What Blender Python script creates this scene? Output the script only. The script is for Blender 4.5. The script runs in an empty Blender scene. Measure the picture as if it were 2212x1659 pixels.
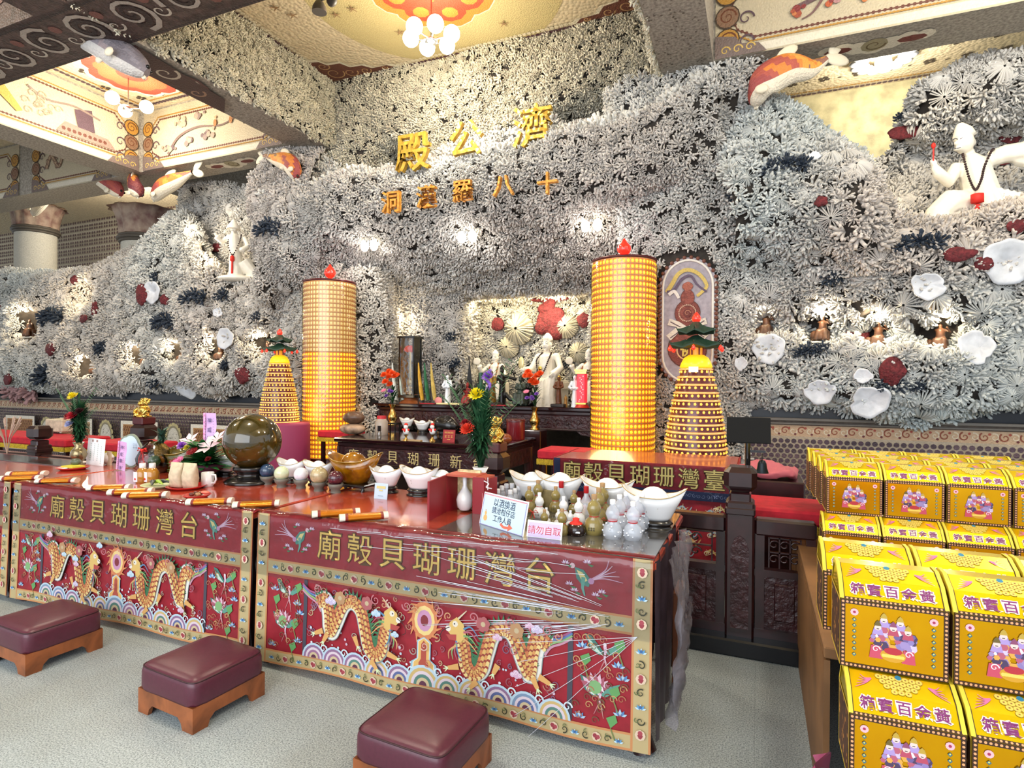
import bpy, math, random
import numpy as np
from mathutils import Vector, Matrix, Quaternion
from mathutils.geometry import tessellate_polygon
random.seed(7); rng=np.random.default_rng(7)
C=bpy.context.scene.collection; SC=bpy.context.scene
PI=math.pi
# ------------------------------------------------------------------ camera
FPX,YAW,PIT,ROL,EYE=1268.0,0.3962,-0.00396,0.00696,1.6
_fw=np.array([-math.sin(YAW)*math.cos(PIT),math.cos(YAW)*math.cos(PIT),math.sin(PIT)])
_r=np.array([math.cos(YAW),math.sin(YAW),0.]); _u=np.cross(_r,_fw)
_R=math.cos(ROL)*_r+math.sin(ROL)*_u; _U=-math.sin(ROL)*_r+math.cos(ROL)*_u
cam_d=bpy.data.cameras.new('camera'); cam=bpy.data.objects.new('camera',cam_d); C.objects.link(cam)
cam_d.sensor_fit='HORIZONTAL'; cam_d.sensor_width=36; cam_d.lens=36*FPX/2212; cam_d.clip_end=200; cam_d.clip_start=.05
cam.matrix_world=Matrix(((_R[0],_U[0],-_fw[0],0),(_R[1],_U[1],-_fw[1],0),(_R[2],_U[2],-_fw[2],EYE),(0,0,0,1)))
SC.camera=cam
# ------------------------------------------------------------------ world, exposure, room light
W=bpy.data.worlds.new('daylight'); SC.world=W; W.use_nodes=True
W.node_tree.nodes['Background'].inputs[0].default_value=(.88,.93,1,1)
W.node_tree.nodes['Background'].inputs[1].default_value=.85
SC.view_settings.view_transform='Standard'; SC.view_settings.look='None'
SC.view_settings.gamma=1; SC.view_settings.use_curve_mapping=False
SC.view_settings.exposure=0.62
SC.cycles.max_bounces=6; SC.cycles.diffuse_bounces=3; SC.cycles.glossy_bounces=3
SC.cycles.transmission_bounces=5; SC.cycles.transparent_max_bounces=12; SC.cycles.caustics_reflective=False; SC.cycles.caustics_refractive=False
SC.cycles.sample_clamp_indirect=4
WARM=(1,.80,.52); SOFT=(1,.92,.78); COOL=(.88,.94,1)
def lamp(name,kind,loc,power,color,size=.1,target=None,spot=None,blend=.6,size_y=None):
    d=bpy.data.lights.new(name,kind); d.energy=power; d.color=color
    if kind=='AREA':
        d.size=size
        if size_y: d.shape='RECTANGLE'; d.size_y=size_y
    else: d.shadow_soft_size=size
    if kind=='SPOT': d.spot_size=spot or 1.2; d.spot_blend=blend
    o=bpy.data.objects.new(name,d); C.objects.link(o); o.location=loc
    if target is not None:
        o.rotation_euler=(Vector(target)-Vector(loc)).to_track_quat('-Z','Y').to_euler()
    return o
lamp('daylight_entrance','AREA',(-2.5,-4.5,3.2),380,COOL,9,(-2.8,6,2.2),size_y=4.5)
for x,y,e in((-3.4,2.2,150),(-8,2.0,120),(1.5,2.0,130),(-8.2,5.0,70),(-13,8.5,150),(2.4,4.6,110)):
    lamp('bay_lamp','POINT',(x,y,5.2),e,SOFT,.25)
# ------------------------------------------------------------------ helpers
def ray(px,py):
    return _fw+(px-1106)/FPX*_R-(py-829.5)/FPX*_U
def at(px,py,X=None,Y=None,Z=None):
    d=ray(px,py)
    t=X/d[0] if X is not None else Y/d[1] if Y is not None else (Z-EYE)/d[2]
    return (t*d[0],t*d[1],EYE+t*d[2])
def colr(c):
    if isinstance(c,str):
        c=[int(c[i:i+2],16)/255 for i in (0,2,4)]
        c=[x/12.92 if x<.04045 else ((x+.055)/1.055)**2.4 for x in c]
    return tuple(c[:3])
MATS={}
def mat(name,col,rough=.5,metal=0,noise=0,nscale=20,bump=0,bscale=60,col2=None,emis=0,ecol=None,alpha=1,trans=0,spec=.5,coat=0,attr=False,btype='noise',ior=1.45,sheen=0,dist=.01,detail=4):
    if name in MATS: return MATS[name]
    m=bpy.data.materials.new(name); m.use_nodes=True; nt=m.node_tree; b=nt.nodes['Principled BSDF']; L=nt.links.new
    c=colr(col); b.inputs['Base Color'].default_value=(*c,1); b.inputs['Roughness'].default_value=rough
    b.inputs['Metallic'].default_value=metal; b.inputs['Specular IOR Level'].default_value=spec
    b.inputs['Coat Weight'].default_value=coat; b.inputs['Coat Roughness'].default_value=.08; b.inputs['IOR'].default_value=ior
    b.inputs['Alpha'].default_value=alpha; b.inputs['Transmission Weight'].default_value=trans
    tc=nt.nodes.new('ShaderNodeTexCoord')
    src=None
    if attr:
        a=nt.nodes.new('ShaderNodeAttribute'); a.attribute_name='Col'; src=a.outputs['Color']; L(src,b.inputs['Base Color'])
    if noise or col2:
        n=nt.nodes.new('ShaderNodeTexNoise'); n.inputs['Scale'].default_value=nscale; n.inputs['Detail'].default_value=detail; L(tc.outputs['Object'],n.inputs['Vector'])
        mx=nt.nodes.new('ShaderNodeMix'); mx.data_type='RGBA'
        rp=nt.nodes.new('ShaderNodeMapRange'); rp.inputs[1].default_value=.35; rp.inputs[2].default_value=.65; L(n.outputs['Fac'],rp.inputs[0]); L(rp.outputs[0],mx.inputs[0])
        if col2: mx.inputs[6].default_value=(*c,1); mx.inputs[7].default_value=(*colr(col2),1)
        else:
            if src: 
                mx.blend_type='MULTIPLY'; mx.inputs[0].default_value=1; L(src,mx.inputs[6])
                g=nt.nodes.new('ShaderNodeMapRange'); g.inputs[3].default_value=1-noise; g.inputs[4].default_value=1; L(n.outputs['Fac'],g.inputs[0]); L(g.outputs[0],mx.inputs[7])
                nt.links.remove(mx.inputs[0].links[0])
            else:
                mx.inputs[6].default_value=(*[x*(1-noise) for x in c],1); mx.inputs[7].default_value=(*[min(1,x*(1+noise)) for x in c],1)
        L(mx.outputs[2],b.inputs['Base Color'])
    if bump:
        if btype=='voronoi': t=nt.nodes.new('ShaderNodeTexVoronoi'); t.inputs['Scale'].default_value=bscale; o=t.outputs['Distance']
        else: t=nt.nodes.new('ShaderNodeTexNoise'); t.inputs['Scale'].default_value=bscale; t.inputs['Detail'].default_value=3; o=t.outputs['Fac']
        L(tc.outputs['Object'],t.inputs['Vector'])
        bp=nt.nodes.new('ShaderNodeBump'); bp.inputs['Strength'].default_value=bump; bp.inputs['Distance'].default_value=dist
        if btype=='voronoi': bp.invert=True
        L(o,bp.inputs['Height']); L(bp.outputs[0],b.inputs['Normal'])
    if emis:
        b.inputs['Emission Color'].default_value=(*colr(ecol or col),1); b.inputs['Emission Strength'].default_value=emis
    MATS[name]=m; return m
def tag(o,label=None,cat=None,group=None,kind=None):
    if label: o['label']=label
    if cat: o['category']=cat
    if group: o['group']=group
    if kind: o['kind']=kind
    return o
def link(o,parent=None):
    C.objects.link(o)
    if parent is not None: o.parent=parent
    return o
def thing(name,loc,label,cat,group=None,rz=0,scale=1):
    o=bpy.data.objects.new(name,None); o.empty_display_size=.1; C.objects.link(o); o.location=loc; o.rotation_euler=(0,0,rz)
    o.scale=(scale,)*3
    return tag(o,label,cat,group)
def copy_tree(o,parent=None):
    c=o.copy(); C.objects.link(c); c.parent=parent
    for ch in list(o.children): copy_tree(ch,c)
    return c
def dup(o,loc,rz=None,label=None,group=None,scale=None):
    c=copy_tree(o); c.location=loc
    if rz is not None: c.rotation_euler=(0,0,rz)
    if scale: c.scale=(scale,)*3
    if label: c['label']=label
    if group: c['group']=group
    return c
class M:
    """collects shapes into one mesh; every face keeps a material slot and a colour"""
    def __init__(s): s.v=[]; s.f=[]; s.mi=[]; s.c=[]; s.sm=[]; s.cur=0; s.col=(1,1,1); s.smooth=False; s.T=None
    def add(s,vs,fs,smooth=None):
        o=len(s.v)
        for p in vs:
            p=Vector(p)
            if s.T is not None: p=s.T@p
            s.v.append(tuple(p))
        sm=s.smooth if smooth is None else smooth
        for f in fs: s.f.append(tuple(i+o for i in f)); s.mi.append(s.cur); s.c.append(s.col); s.sm.append(sm)
        return s
    def box(s,c,d,bev=0,rz=0,taper=1):
        x,y,z=[k/2 for k in d]; b=min(bev,x*.9,y*.9,z*.9)
        if b<=0:
            P=[(-x,-y,-z),(x,-y,-z),(x,y,-z),(-x,y,-z),(-x*taper,-y*taper,z),(x*taper,-y*taper,z),(x*taper,y*taper,z),(-x*taper,y*taper,z)]
            F=[(0,3,2,1),(4,5,6,7),(0,1,5,4),(1,2,6,5),(2,3,7,6),(3,0,4,7)]
        else:
            P=[];
            def ring(ix,iy,zz,bb):
                return [(-ix+bb,-iy,zz),(ix-bb,-iy,zz),(ix,-iy+bb,zz),(ix,iy-bb,zz),(ix-bb,iy,zz),(-ix+bb,iy,zz),(-ix,iy-bb,zz),(-ix,-iy+bb,zz)]
            P+=ring(x-b,y-b,-z,b*.4)+ring(x,y,-z+b,b)+ring(x,y,z-b,b)+ring(x-b,y-b,z,b*.4)
            F=[(7,6,5,4,3,2,1,0),tuple(range(24,32))]
            for k in range(3):
                for i in range(8): j=(i+1)%8; F.append((k*8+i,k*8+j,k*8+8+j,k*8+8+i))
        ca,sa=math.cos(rz),math.sin(rz)
        return s.add([(c[0]+p[0]*ca-p[1]*sa,c[1]+p[0]*sa+p[1]*ca,c[2]+p[2]) for p in P],F,False)
    def lathe(s,c,prof,n=24,smooth=True,cap=True,sx=1,sy=1,a0=0):
        P=[];F=[];k=len(prof)
        for r,z in prof:
            for i in range(n):
                a=a0+2*PI*i/n; P.append((c[0]+r*math.cos(a)*sx,c[1]+r*math.sin(a)*sy,c[2]+z))
        for j in range(k-1):
            for i in range(n): i2=(i+1)%n; F.append((j*n+i,j*n+i2,(j+1)*n+i2,(j+1)*n+i))
        s.add(P,F,smooth)
        if cap:
            s.add(P[:n],[tuple(range(n-1,-1,-1))],False); s.add(P[-n:],[tuple(range(n))],False)
        return s
    def tube(s,pts,rad,n=8,smooth=True,flat=1,cap=True):
        pts=[Vector(p) for p in pts]; k=len(pts)
        if not hasattr(rad,'__len__'): rad=[rad]*k
        P=[];F=[];up=None
        for i,p in enumerate(pts):
            t=(pts[min(i+1,k-1)]-pts[max(i-1,0)]).normalized()
            if up is None:
                up=Vector((0,0,1)) if abs(t.z)<.9 else Vector((1,0,0))
            a=t.cross(up)
            if a.length<1e-4: a=t.orthogonal()
            a.normalize(); b=a.cross(t).normalized(); up=b
            for j in range(n):
                w=2*PI*j/n; P.append(p+a*math.cos(w)*rad[i]+b*math.sin(w)*rad[i]*flat)
        for i in range(k-1):
            for j in range(n): j2=(j+1)%n; F.append((i*n+j,i*n+j2,(i+1)*n+j2,(i+1)*n+j))
        s.add(P,F,smooth)
        if cap: s.add(P[:n],[tuple(range(n-1,-1,-1))],smooth); s.add(P[-n:],[tuple(range(n))],smooth)
        return s
    def ell(s,c,r,n=14,m=9,rot=None,smooth=True):
        if not hasattr(r,'__len__'): r=(r,)*3
        P=[];F=[]
        for j in range(m+1):
            t=PI*j/m
            for i in range(n):
                a=2*PI*i/n; p=Vector((r[0]*math.sin(t)*math.cos(a),r[1]*math.sin(t)*math.sin(a),-r[2]*math.cos(t)))
                if rot is not None: p=rot@p
                P.append(p+Vector(c))
        for j in range(m):
            for i in range(n): i2=(i+1)%n; F.append((j*n+i,j*n+i2,(j+1)*n+i2,(j+1)*n+i))
        return s.add(P,F,smooth)
    def prism(s,pts,h,axis='z',off=0):
        n=len(pts)
        def q(p,k):
            return {'z':(p[0],p[1],off+k),'y':(p[0],off+k,p[1]),'x':(off+k,p[0],p[1])}[axis]
        V=[q(p,0) for p in pts]+[q(p,h) for p in pts]
        return s.add(V,[tuple(range(n-1,-1,-1)),tuple(range(n,2*n))]+[(i,(i+1)%n,n+(i+1)%n,n+i) for i in range(n)],False)
    def cone(s,p,r0,r1,h,n=16,smooth=True): return s.lathe(p,[(r0,0),(r1,h)],n,smooth)
    def build(s,name,mats,parent=None,attr=False,mods=None,vc=None):
        me=bpy.data.meshes.new(name); me.from_pydata(s.v,[],s.f); 
        if not isinstance(mats,(list,tuple)): mats=[mats]
        for m_ in mats: me.materials.append(m_)
        me.polygons.foreach_set('material_index',[min(i,len(mats)-1) for i in s.mi]); me.polygons.foreach_set('use_smooth',s.sm)
        if attr:
            a=me.color_attributes.new('Col','FLOAT_COLOR','CORNER'); buf=np.empty((len(me.loops),4),np.float32); k=0
            cnt=np.array([len(f) for f in s.f]); buf[:,:3]=np.repeat(np.array(s.c,np.float32),cnt,axis=0); buf[:,3]=1
            a.data.foreach_set('color',buf.ravel())
        me.update(); o=bpy.data.objects.new(name,me); link(o,parent)
        return o
def remesh(o,vox,smooth=4,sub=0):
    r=o.modifiers.new('r','REMESH'); r.mode='VOXEL'; r.voxel_size=vox; r.use_smooth_shade=True
    if smooth: k=o.modifiers.new('s','SMOOTH'); k.iterations=smooth; k.factor=.5
    return o
# ---- ink: flat coloured patterns laid on a surface (printed, embroidered or mosaic)
class Ink:
    def __init__(s,fn,lift=.0006): s.fn=fn; s.lift=lift*1.6; s.k=.6; s.m=M(); s.off=(0,0); s.sc=1; s.flip=1; s.rot=0; s.tone=None
    def P(s,x,y):
        x*=s.flip
        if s.rot: x,y=x*math.cos(s.rot)-y*math.sin(s.rot),x*math.sin(s.rot)+y*math.cos(s.rot)
        return s.fn(s.off[0]+x*s.sc,s.off[1]+y*s.sc,s.lift*(1+s.k))
    def layer(s,n=1): s.k+=n*.25; return s
    def cc(s,col):
        c=colr(col)
        if s.tone: l=.3*c[0]+.55*c[1]+.15*c[2]; c=tuple((x*(1-s.tone[0])+l*s.tone[0])*s.tone[1] for x in c)
        return c
    def poly(s,pts,col):
        s.m.col=s.cc(col)
        n=len(pts)
        tris=tessellate_polygon([[Vector((p[0],p[1],0)) for p in pts]]) if n>4 else [tuple(range(n))]
        s.m.add([s.P(*p) for p in pts],tris,False)
        s.k+=.02; return s
    def stroke(s,pts,w0,col,w1=None,closed=False):
        w1=w0 if w1 is None else w1; s.m.col=s.cc(col); n=len(pts); V=[];F=[]
        for i,(x,y) in enumerate(pts):
            a=pts[i-1] if (i or closed) else pts[0]; b=pts[(i+1)%n] if (i<n-1 or closed) else pts[-1]
            dx,dy=b[0]-a[0],b[1]-a[1]; l=math.hypot(dx,dy) or 1; w=(w0+(w1-w0)*i/max(1,n-1))/2
            V+=[s.P(x-dy/l*w,y+dx/l*w),s.P(x+dy/l*w,y-dx/l*w)]
        for i in range(n if closed else n-1):
            j=(i+1)%n; F.append((2*i,2*i+1,2*j+1,2*j))
        s.m.add(V,F,False); s.k+=.02; return s
    def disc(s,x,y,r,col,n=10,ry=None,a0=0):
        ry=ry or r; return s.poly([(x+r*math.cos(2*PI*i/n+a0),y+ry*math.sin(2*PI*i/n+a0)) for i in range(n)],col)
    def rect(s,x0,y0,x1,y1,col,sub=1):
        k=max(1,int(sub)); s.m.col=s.cc(col); V=[];
        for i in range(k+1):
            x=x0+(x1-x0)*i/k; V+=[s.P(x,y0),s.P(x,y1)]
        s.m.add(V,[(2*i,2*i+2,2*i+3,2*i+1) for i in range(k)],False); s.k+=.02; return s
    def frame(s,x0,y0,x1,y1,w,col,sub=1):
        s.rect(x0,y0,x1,y0+w,col,sub); s.rect(x0,y1-w,x1,y1,col,sub); s.rect(x0,y0+w,x0+w,y1-w,col); s.rect(x1-w,y0+w,x1,y1-w,col); return s
    def flower(s,x,y,r,c1,c2,n=5):
        for i in range(n):
            a=2*PI*i/n+.3; s.disc(x+r*.55*math.cos(a),y+r*.55*math.sin(a),r*.48,c1,8)
        return s.disc(x,y,r*.35,c2,7)
    def lotus(s,x,y,r,c1,c2,n=7,up=1):
        for i in range(n):
            a=PI*(.1+.8*i/(n-1)); t=(x+r*math.cos(a),y+up*r*math.sin(a)*.9); b=(x+r*.25*math.cos(a),y-up*.1*r)
            px,py=-(t[1]-b[1])*.22,(t[0]-b[0])*.22; mx,my=(t[0]+b[0])/2,(t[1]+b[1])/2
            s.poly([b,(mx+px,my+py),t,(mx-px,my-py)],c1 if i%2 else c2)
        return s
    def swirl(s,x,y,r,w,col,turns=1.25,a0=0,d=1):
        return s.stroke([(x+r*(1-k/22)*math.cos(a0+d*turns*2*PI*k/20),y+r*(1-k/22)*math.sin(a0+d*turns*2*PI*k/20)) for k in range(20)],w,col,w*.4)
    def cloud(s,x,y,r,c1,c2):
        for dx,dy,q in((-.7,-.15,.5),(0,.2,.65),(.7,-.1,.5),(.1,-.3,.5)): s.disc(x+dx*r,y+dy*r,q*r,c1,10)
        for dx,dy,q in((-.7,-.15,.3),(0,.2,.42),(.7,-.1,.3)): s.swirl(x+dx*r,y+dy*r,q*r,r*.1,c2)
        return s
    def build(s,name,m,parent=None): 
        return s.m.build(name,m,parent,attr=True)
def curve_pts(pts,n=10):
    out=[];k=len(pts)
    for i in range(k-1):
        p0,p1,p2,p3=[np.array(pts[max(0,min(k-1,i+j))],float) for j in(-1,0,1,2)]
        for t in np.linspace(0,1,n,endpoint=False):
            out.append(tuple(.5*((2*p1)+(p2-p0)*t+(2*p0-5*p1+4*p2-p3)*t*t+(3*p1-p0-3*p2+p3)*t**3)))
    out.append(tuple(pts[-1])); return out
def text_geo(body,size,bold=0,extrude=0,res=2):
    """glyph outlines of built-in lettering -> (verts Nx3, faces); centred"""
    key=(body,size,bold,extrude)
    if key in TG: return TG[key]
    cu=bpy.data.curves.new('lettering','FONT'); cu.body=body; cu.size=size; cu.offset=bold; cu.extrude=extrude; cu.resolution_u=res
    cu.align_x='CENTER'; cu.align_y='CENTER'
    o=bpy.data.objects.new('lettering',cu); C.objects.link(o)
    dg=bpy.context.evaluated_depsgraph_get(); ev=o.evaluated_get(dg); me=ev.to_mesh()
    V=np.array([v.co[:] for v in me.vertices]) if len(me.vertices) else np.zeros((1,3)); F=[tuple(p.vertices) for p in me.polygons]
    ev.to_mesh_clear(); bpy.data.objects.remove(o); bpy.data.curves.remove(cu)
    if len(F): V[:,:2]-=(V[:,:2].max(0)+V[:,:2].min(0))/2
    TG[key]=(V,F); return V,F
TG={}
def ink_text(ink,body,x,y,size,col,bold=0,dz=0):
    V,F=text_geo(body,size,bold); ink.m.col=colr(col)
    ink.m.add([ink.P(x+p[0],y+p[1]) for p in V],F,False); ink.k+=.05
# ---- noise and smooth sheets
_ph=rng.uniform(0,6.28,(24,)); _kd=rng.normal(size=(24,3)); _kd/=np.linalg.norm(_kd,axis=1)[:,None]
def noise(P,scale=1.,octs=3):
    P=np.asarray(P,float)*scale; out=0;amp=1
    for o in range(octs):
        k=_kd[o*8:(o+1)*8]*(2**o)*(1+.13*np.arange(8))[:,None]
        out=out+amp*np.sin(P@k.T*2.1+_ph[o*8:(o+1)*8]).sum(-1)/4; amp*=.5
    return out
def cat(pts,t):
    pts=np.asarray(pts,float); k=len(pts); i=np.minimum(np.floor(t).astype(int),k-2); f=(t-i)[:,None,None] if pts.ndim==3 else (t-i)[:,None]
    g=lambda j: pts[np.clip(i+j,0,k-1)]
    p0,p1,p2,p3=g(-1),g(0),g(1),g(2)
    return .5*(2*p1+(p2-p0)*f+(2*p0-5*p1+4*p2-p3)*f*f+(3*p1-p0-3*p2+p3)*f**3)
def sheet(ctrl,step=.09,bumpy=.12,bscale=.9,holes=(),linear=False):
    """ctrl rows x cols x 3 -> grid of points (nv,nu,3) and outward normals"""
    A=np.asarray(ctrl,float)
    L1=np.linalg.norm(np.diff(A,axis=0),axis=2).sum(0).max(); L2=np.linalg.norm(np.diff(A,axis=1),axis=2).sum(1).max()
    nv=max(4,int(L1/step)); nu=max(4,int(L2/step))
    G=cat(A,np.linspace(0,A.shape[0]-1,nv)); G=cat(G.transpose(1,0,2),np.linspace(0,A.shape[1]-1,nu)).transpose(1,0,2)
    def nrm(G):
        du=np.gradient(G,axis=1); dv=np.gradient(G,axis=0); N=np.cross(du,dv); N/=np.linalg.norm(N,axis=2)[...,None]+1e-9; return N
    N=nrm(G); G=G+N*(noise(G,bscale)*bumpy)[...,None]
    for (hx,hy,hz,hr,hd) in holes:
        d=np.linalg.norm((G-np.array([hx,hy,hz]))*np.array([1,.35,1.15]),axis=2)
        G=G-N*(hd*np.clip(1.35-(d/hr)**2,0,1))[...,None]
    return G,nrm(G)
def sheet_mesh(name,G,m,parent=None):
    nv,nu=G.shape[:2]; me=bpy.data.meshes.new(name)
    idx=np.arange(nv*nu).reshape(nv,nu); F=np.stack([idx[:-1,:-1],idx[:-1,1:],idx[1:,1:],idx[1:,:-1]],-1).reshape(-1,4)
    return raw_mesh(name,G.reshape(-1,3),F,m,parent)
def raw_mesh(name,V,F,m,parent=None,col=None,smooth=True):
    me=bpy.data.meshes.new(name); nf=len(F)
    me.vertices.add(len(V)); me.vertices.foreach_set('co',np.asarray(V,np.float32).ravel())
    me.loops.add(nf*4); me.loops.foreach_set('vertex_index',np.asarray(F,np.int32).ravel())
    me.polygons.add(nf); me.polygons.foreach_set('loop_start',np.arange(0,nf*4,4,dtype=np.int32)); me.polygons.foreach_set('use_smooth',np.full(nf,smooth))
    me.update(calc_edges=True); me.materials.append(m)
    if col is not None:
        a=me.color_attributes.new('Col','FLOAT_COLOR','POINT'); b=np.ones((len(V),4),np.float32); b[:,:3]=col; a.data.foreach_set('color',b.ravel())
    o=bpy.data.objects.new(name,me); link(o,parent); return o
# ---- coral clumps
def finger(P0,P1,P2,r0,r1,r2,sides=4):
    pts=np.array([P0,P1,P2],float); V=[];F=[]
    for i,(p,r) in enumerate(zip(pts,(r0,r1,r2))):
        t=pts[min(i+1,2)]-pts[max(i-1,0)]; t/=np.linalg.norm(t)+1e-9
        a=np.cross(t,[.3,.5,.8]); a/=np.linalg.norm(a)+1e-9; b=np.cross(t,a)
        for j in range(sides):
            w=2*PI*j/sides; V.append(p+(a*math.cos(w)+b*math.sin(w))*r)
    for i in range(2):
        for j in range(sides): j2=(j+1)%sides; F.append((i*sides+j,i*sides+j2,(i+1)*sides+j2,(i+1)*sides+j))
    F.append((2*sides,2*sides+1,2*sides+2,2*sides+3)); return V,F
def proto_branch(g,stems=13,fine=1.0,tilt=1.15):
    V=[];F=[]
    for k in range(stems):
        th=math.acos(1-(k+.5)/stems*(1-math.cos(tilt))); ph=k*2.39996+g.uniform(-.2,.2)
        d=np.array([math.sin(th)*math.cos(ph),math.sin(th)*math.sin(ph),math.cos(th)]); L=g.uniform(.55,.75)
        def add(vf):
            o=len(V); V.extend(vf[0]); F.extend([tuple(i+o for i in f) for f in vf[1]])
        q=d*L; add(finger(d*.05,d*L*.6,q,.11*fine,.10*fine,.10*fine))
        nb=g.integers(2,4)
        for j in range(nb):
            s=g.normal(size=3)*.42; dd=d+s; dd/=np.linalg.norm(dd); e=q+dd*g.uniform(.26,.38); mid=q+dd*.18+g.normal(size=3)*.02
            add(finger(q-d*.05,mid,e,.082*fine,.092*fine,.055*fine))
    return np.array(V),np.array(F)
def proto_rosette(g,n=20):
    V=[];F=[]
    for k in range(n):
        a=2*PI*k/n+g.uniform(-.08,.08); ca,sa=math.cos(a),math.sin(a); w=g.uniform(-.1,.1); o=len(V)
        for i in range(4):
            t=i/3; r=.08+.82*t; z=.45*(1-t*t)+.12; th=.035+.03*t
            for sd in(-1,1):
                V.append((r*ca-sa*(th*sd+w*t),r*sa+ca*(th*sd+w*t),z-.25)); V.append((r*ca*(1+.06)-sa*(th*.5*sd+w*t),r*sa*1.06+ca*(th*.5*sd+w*t),z+.03+.07*g.random()))
        for i in range(3):
            b=o+i*4; F+=[(b,b+4,b+5,b+1),(b+1,b+5,b+7,b+3),(b+3,b+7,b+6,b+2)]
    return np.array(V),np.array(F)
_g=np.random.default_rng(3)
PB=[proto_branch(_g,13) for _ in range(5)]+[proto_branch(_g,20,.8,1.3) for _ in range(3)]+[proto_branch(_g,8,1.35,1.0) for _ in range(2)]
PR=[proto_rosette(_g,22) for _ in range(2)]
PF=[proto_branch(_g,10,1.25,1.1) for _ in range(4)]
def scatter(name,surfs,per_m2,size,label,cat_,m,protos=None,avoid=(),seed=1,jit=.35,tint=(.8,.77,.72),tvar=.1,up=0.0,parent=None,bluish=.0):
    g=np.random.default_rng(seed); protos=protos or PB+PR; VV=[];FF=[];CC=[];off=0
    for G,N in surfs:
        a=np.linalg.norm(np.cross(G[1:,:-1]-G[:-1,:-1],G[:-1,1:]-G[:-1,:-1]),axis=2); nv,nu=a.shape; n=int(a.sum()*per_m2)
        if n<1: continue
        # even placement: several tries, keep the farthest
        area=a.sum(); n0=n; n*=6
        cell=g.choice(nv*nu,size=n,p=(a/area).ravel()); i,j=cell//nu,cell%nu; fu,fv=g.random(n)[:,None],g.random(n)[:,None]
        Pt=G[i,j]*(1-fu)*(1-fv)+G[i,j+1]*fu*(1-fv)+G[i+1,j]*(1-fu)*fv+G[i+1,j+1]*fu*fv
        rm=.84/math.sqrt(per_m2); grid={}; ok=[]; Q=Pt/rm; Qi=np.floor(Q).astype(int)   # even spacing, no bare gaps
        for q in range(n):
            x,y,z=Qi[q]; hit=False
            for dx in(-1,0,1):
                for dy in(-1,0,1):
                    for dz in(-1,0,1):
                        for w_ in grid.get((x+dx,y+dy,z+dz),()):
                            e=Q[q]-Q[w_]
                            if e[0]*e[0]+e[1]*e[1]+e[2]*e[2]<1: hit=True; break
                        if hit: break
                    if hit: break
                if hit: break
            if not hit: grid.setdefault((x,y,z),[]).append(q); ok.append(q)
        Pt=Pt[ok]; i,j=i[ok],j[ok]; n=len(ok); Nn=N[i,j].copy(); Nn[:,2]+=up
        Nn+=g.normal(size=Nn.shape)*.22; Nn/=np.linalg.norm(Nn,axis=1)[:,None]
        keep=np.ones(n,bool)
        for (hx,hy,hz,hr) in avoid: keep&=np.linalg.norm((Pt-np.array([hx,hy,hz]))*np.array([1,.4,1.1]),axis=1)>hr
        Pt,Nn=Pt[keep],Nn[keep]; n=len(Pt)
        if not n: continue
        pid=g.integers(0,len(protos),n); sz=size*g.uniform(1-jit,1+jit,n); spin=g.uniform(0,6.28,n)
        a0=np.cross(Nn,np.array([.31,.2,.93])); a0/=np.linalg.norm(a0,axis=1)[:,None]; b0=np.cross(Nn,a0)
        cs,sn=np.cos(spin)[:,None],np.sin(spin)[:,None]; ax=a0*cs+b0*sn; bx=-a0*sn+b0*cs
        R_=np.stack([ax,bx,Nn],-1)*sz[:,None,None]
        big=noise(Pt,.7,2); tv=g.normal(size=n)*tvar+big*.06
        T=np.array(tint)[None]*(1+tv[:,None]); bl=np.clip(noise(Pt+7,.55,2)*.5,-.3,.6)*bluish; T[:,0]*=1-bl*.25; T[:,2]*=1+bl*.12
        T=np.clip(T*.84,.02,.95)
        for k in range(len(protos)):
            s_=np.where(pid==k)[0]
            if not len(s_): continue
            pv,pf=protos[k]; V=np.einsum('nij,vj->nvi',R_[s_],pv)+Pt[s_][:,None,:]
            F=pf[None]+ (np.arange(len(s_))*len(pv))[:,None,None]+off
            VV.append(V.reshape(-1,3)); FF.append(F.reshape(-1,4)); CC.append(np.repeat(T[s_],len(pv),axis=0)); off+=len(s_)*len(pv)
    o=raw_mesh(name,np.concatenate(VV),np.concatenate(FF),m,parent,np.concatenate(CC))
    if label: tag(o,label,cat_)
    o['kind']='stuff'; return o
# ================================================================== the building
coral_m=mat('coral_skeleton','b9b3a6',.75,attr=True,noise=.18,nscale=9)
mortar=mat('shade_dark_mortar','332e2a',.95,noise=.25,nscale=14,bump=.4,bscale=40)  # mortar kept dark to deepen the shade in gaps between coral clumps
red_m=mat('red_coral','601c22',.75,noise=.4,nscale=30,bump=.9,bscale=45,dist=.02)
blue_m=mat('blue_coral','27313f',.7,noise=.3,nscale=25,attr=False)
shell_m=mat('white_shell','c9ccd2',.35,noise=.15,nscale=8,bump=.3,bscale=18)
ink_m=mat('printed_pattern','ffffff',.55,attr=True)
mosaic_m=mat('shell_mosaic','ffffff',.6,attr=True,noise=.25,nscale=40,bump=.5,bscale=55,btype='voronoi',dist=.012)
pebble=mat('cream_pebble_plaster','cdbd9e',.7,noise=.12,nscale=30,bump=.55,bscale=22,btype='voronoi',dist=.02)
plaster=mat('speckled_plaster','bdb29c',.85,noise=.2,nscale=60,bump=.3,bscale=70)
beamgrey=mat('speckled_beam_soffit','9c9488',.85,noise=.3,nscale=35,bump=.3,bscale=50)
darkstone=mat('brown_shell_mosaic','4b3a35',.6,noise=.4,nscale=12,bump=.6,bscale=45,btype='voronoi',dist=.015)
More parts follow.
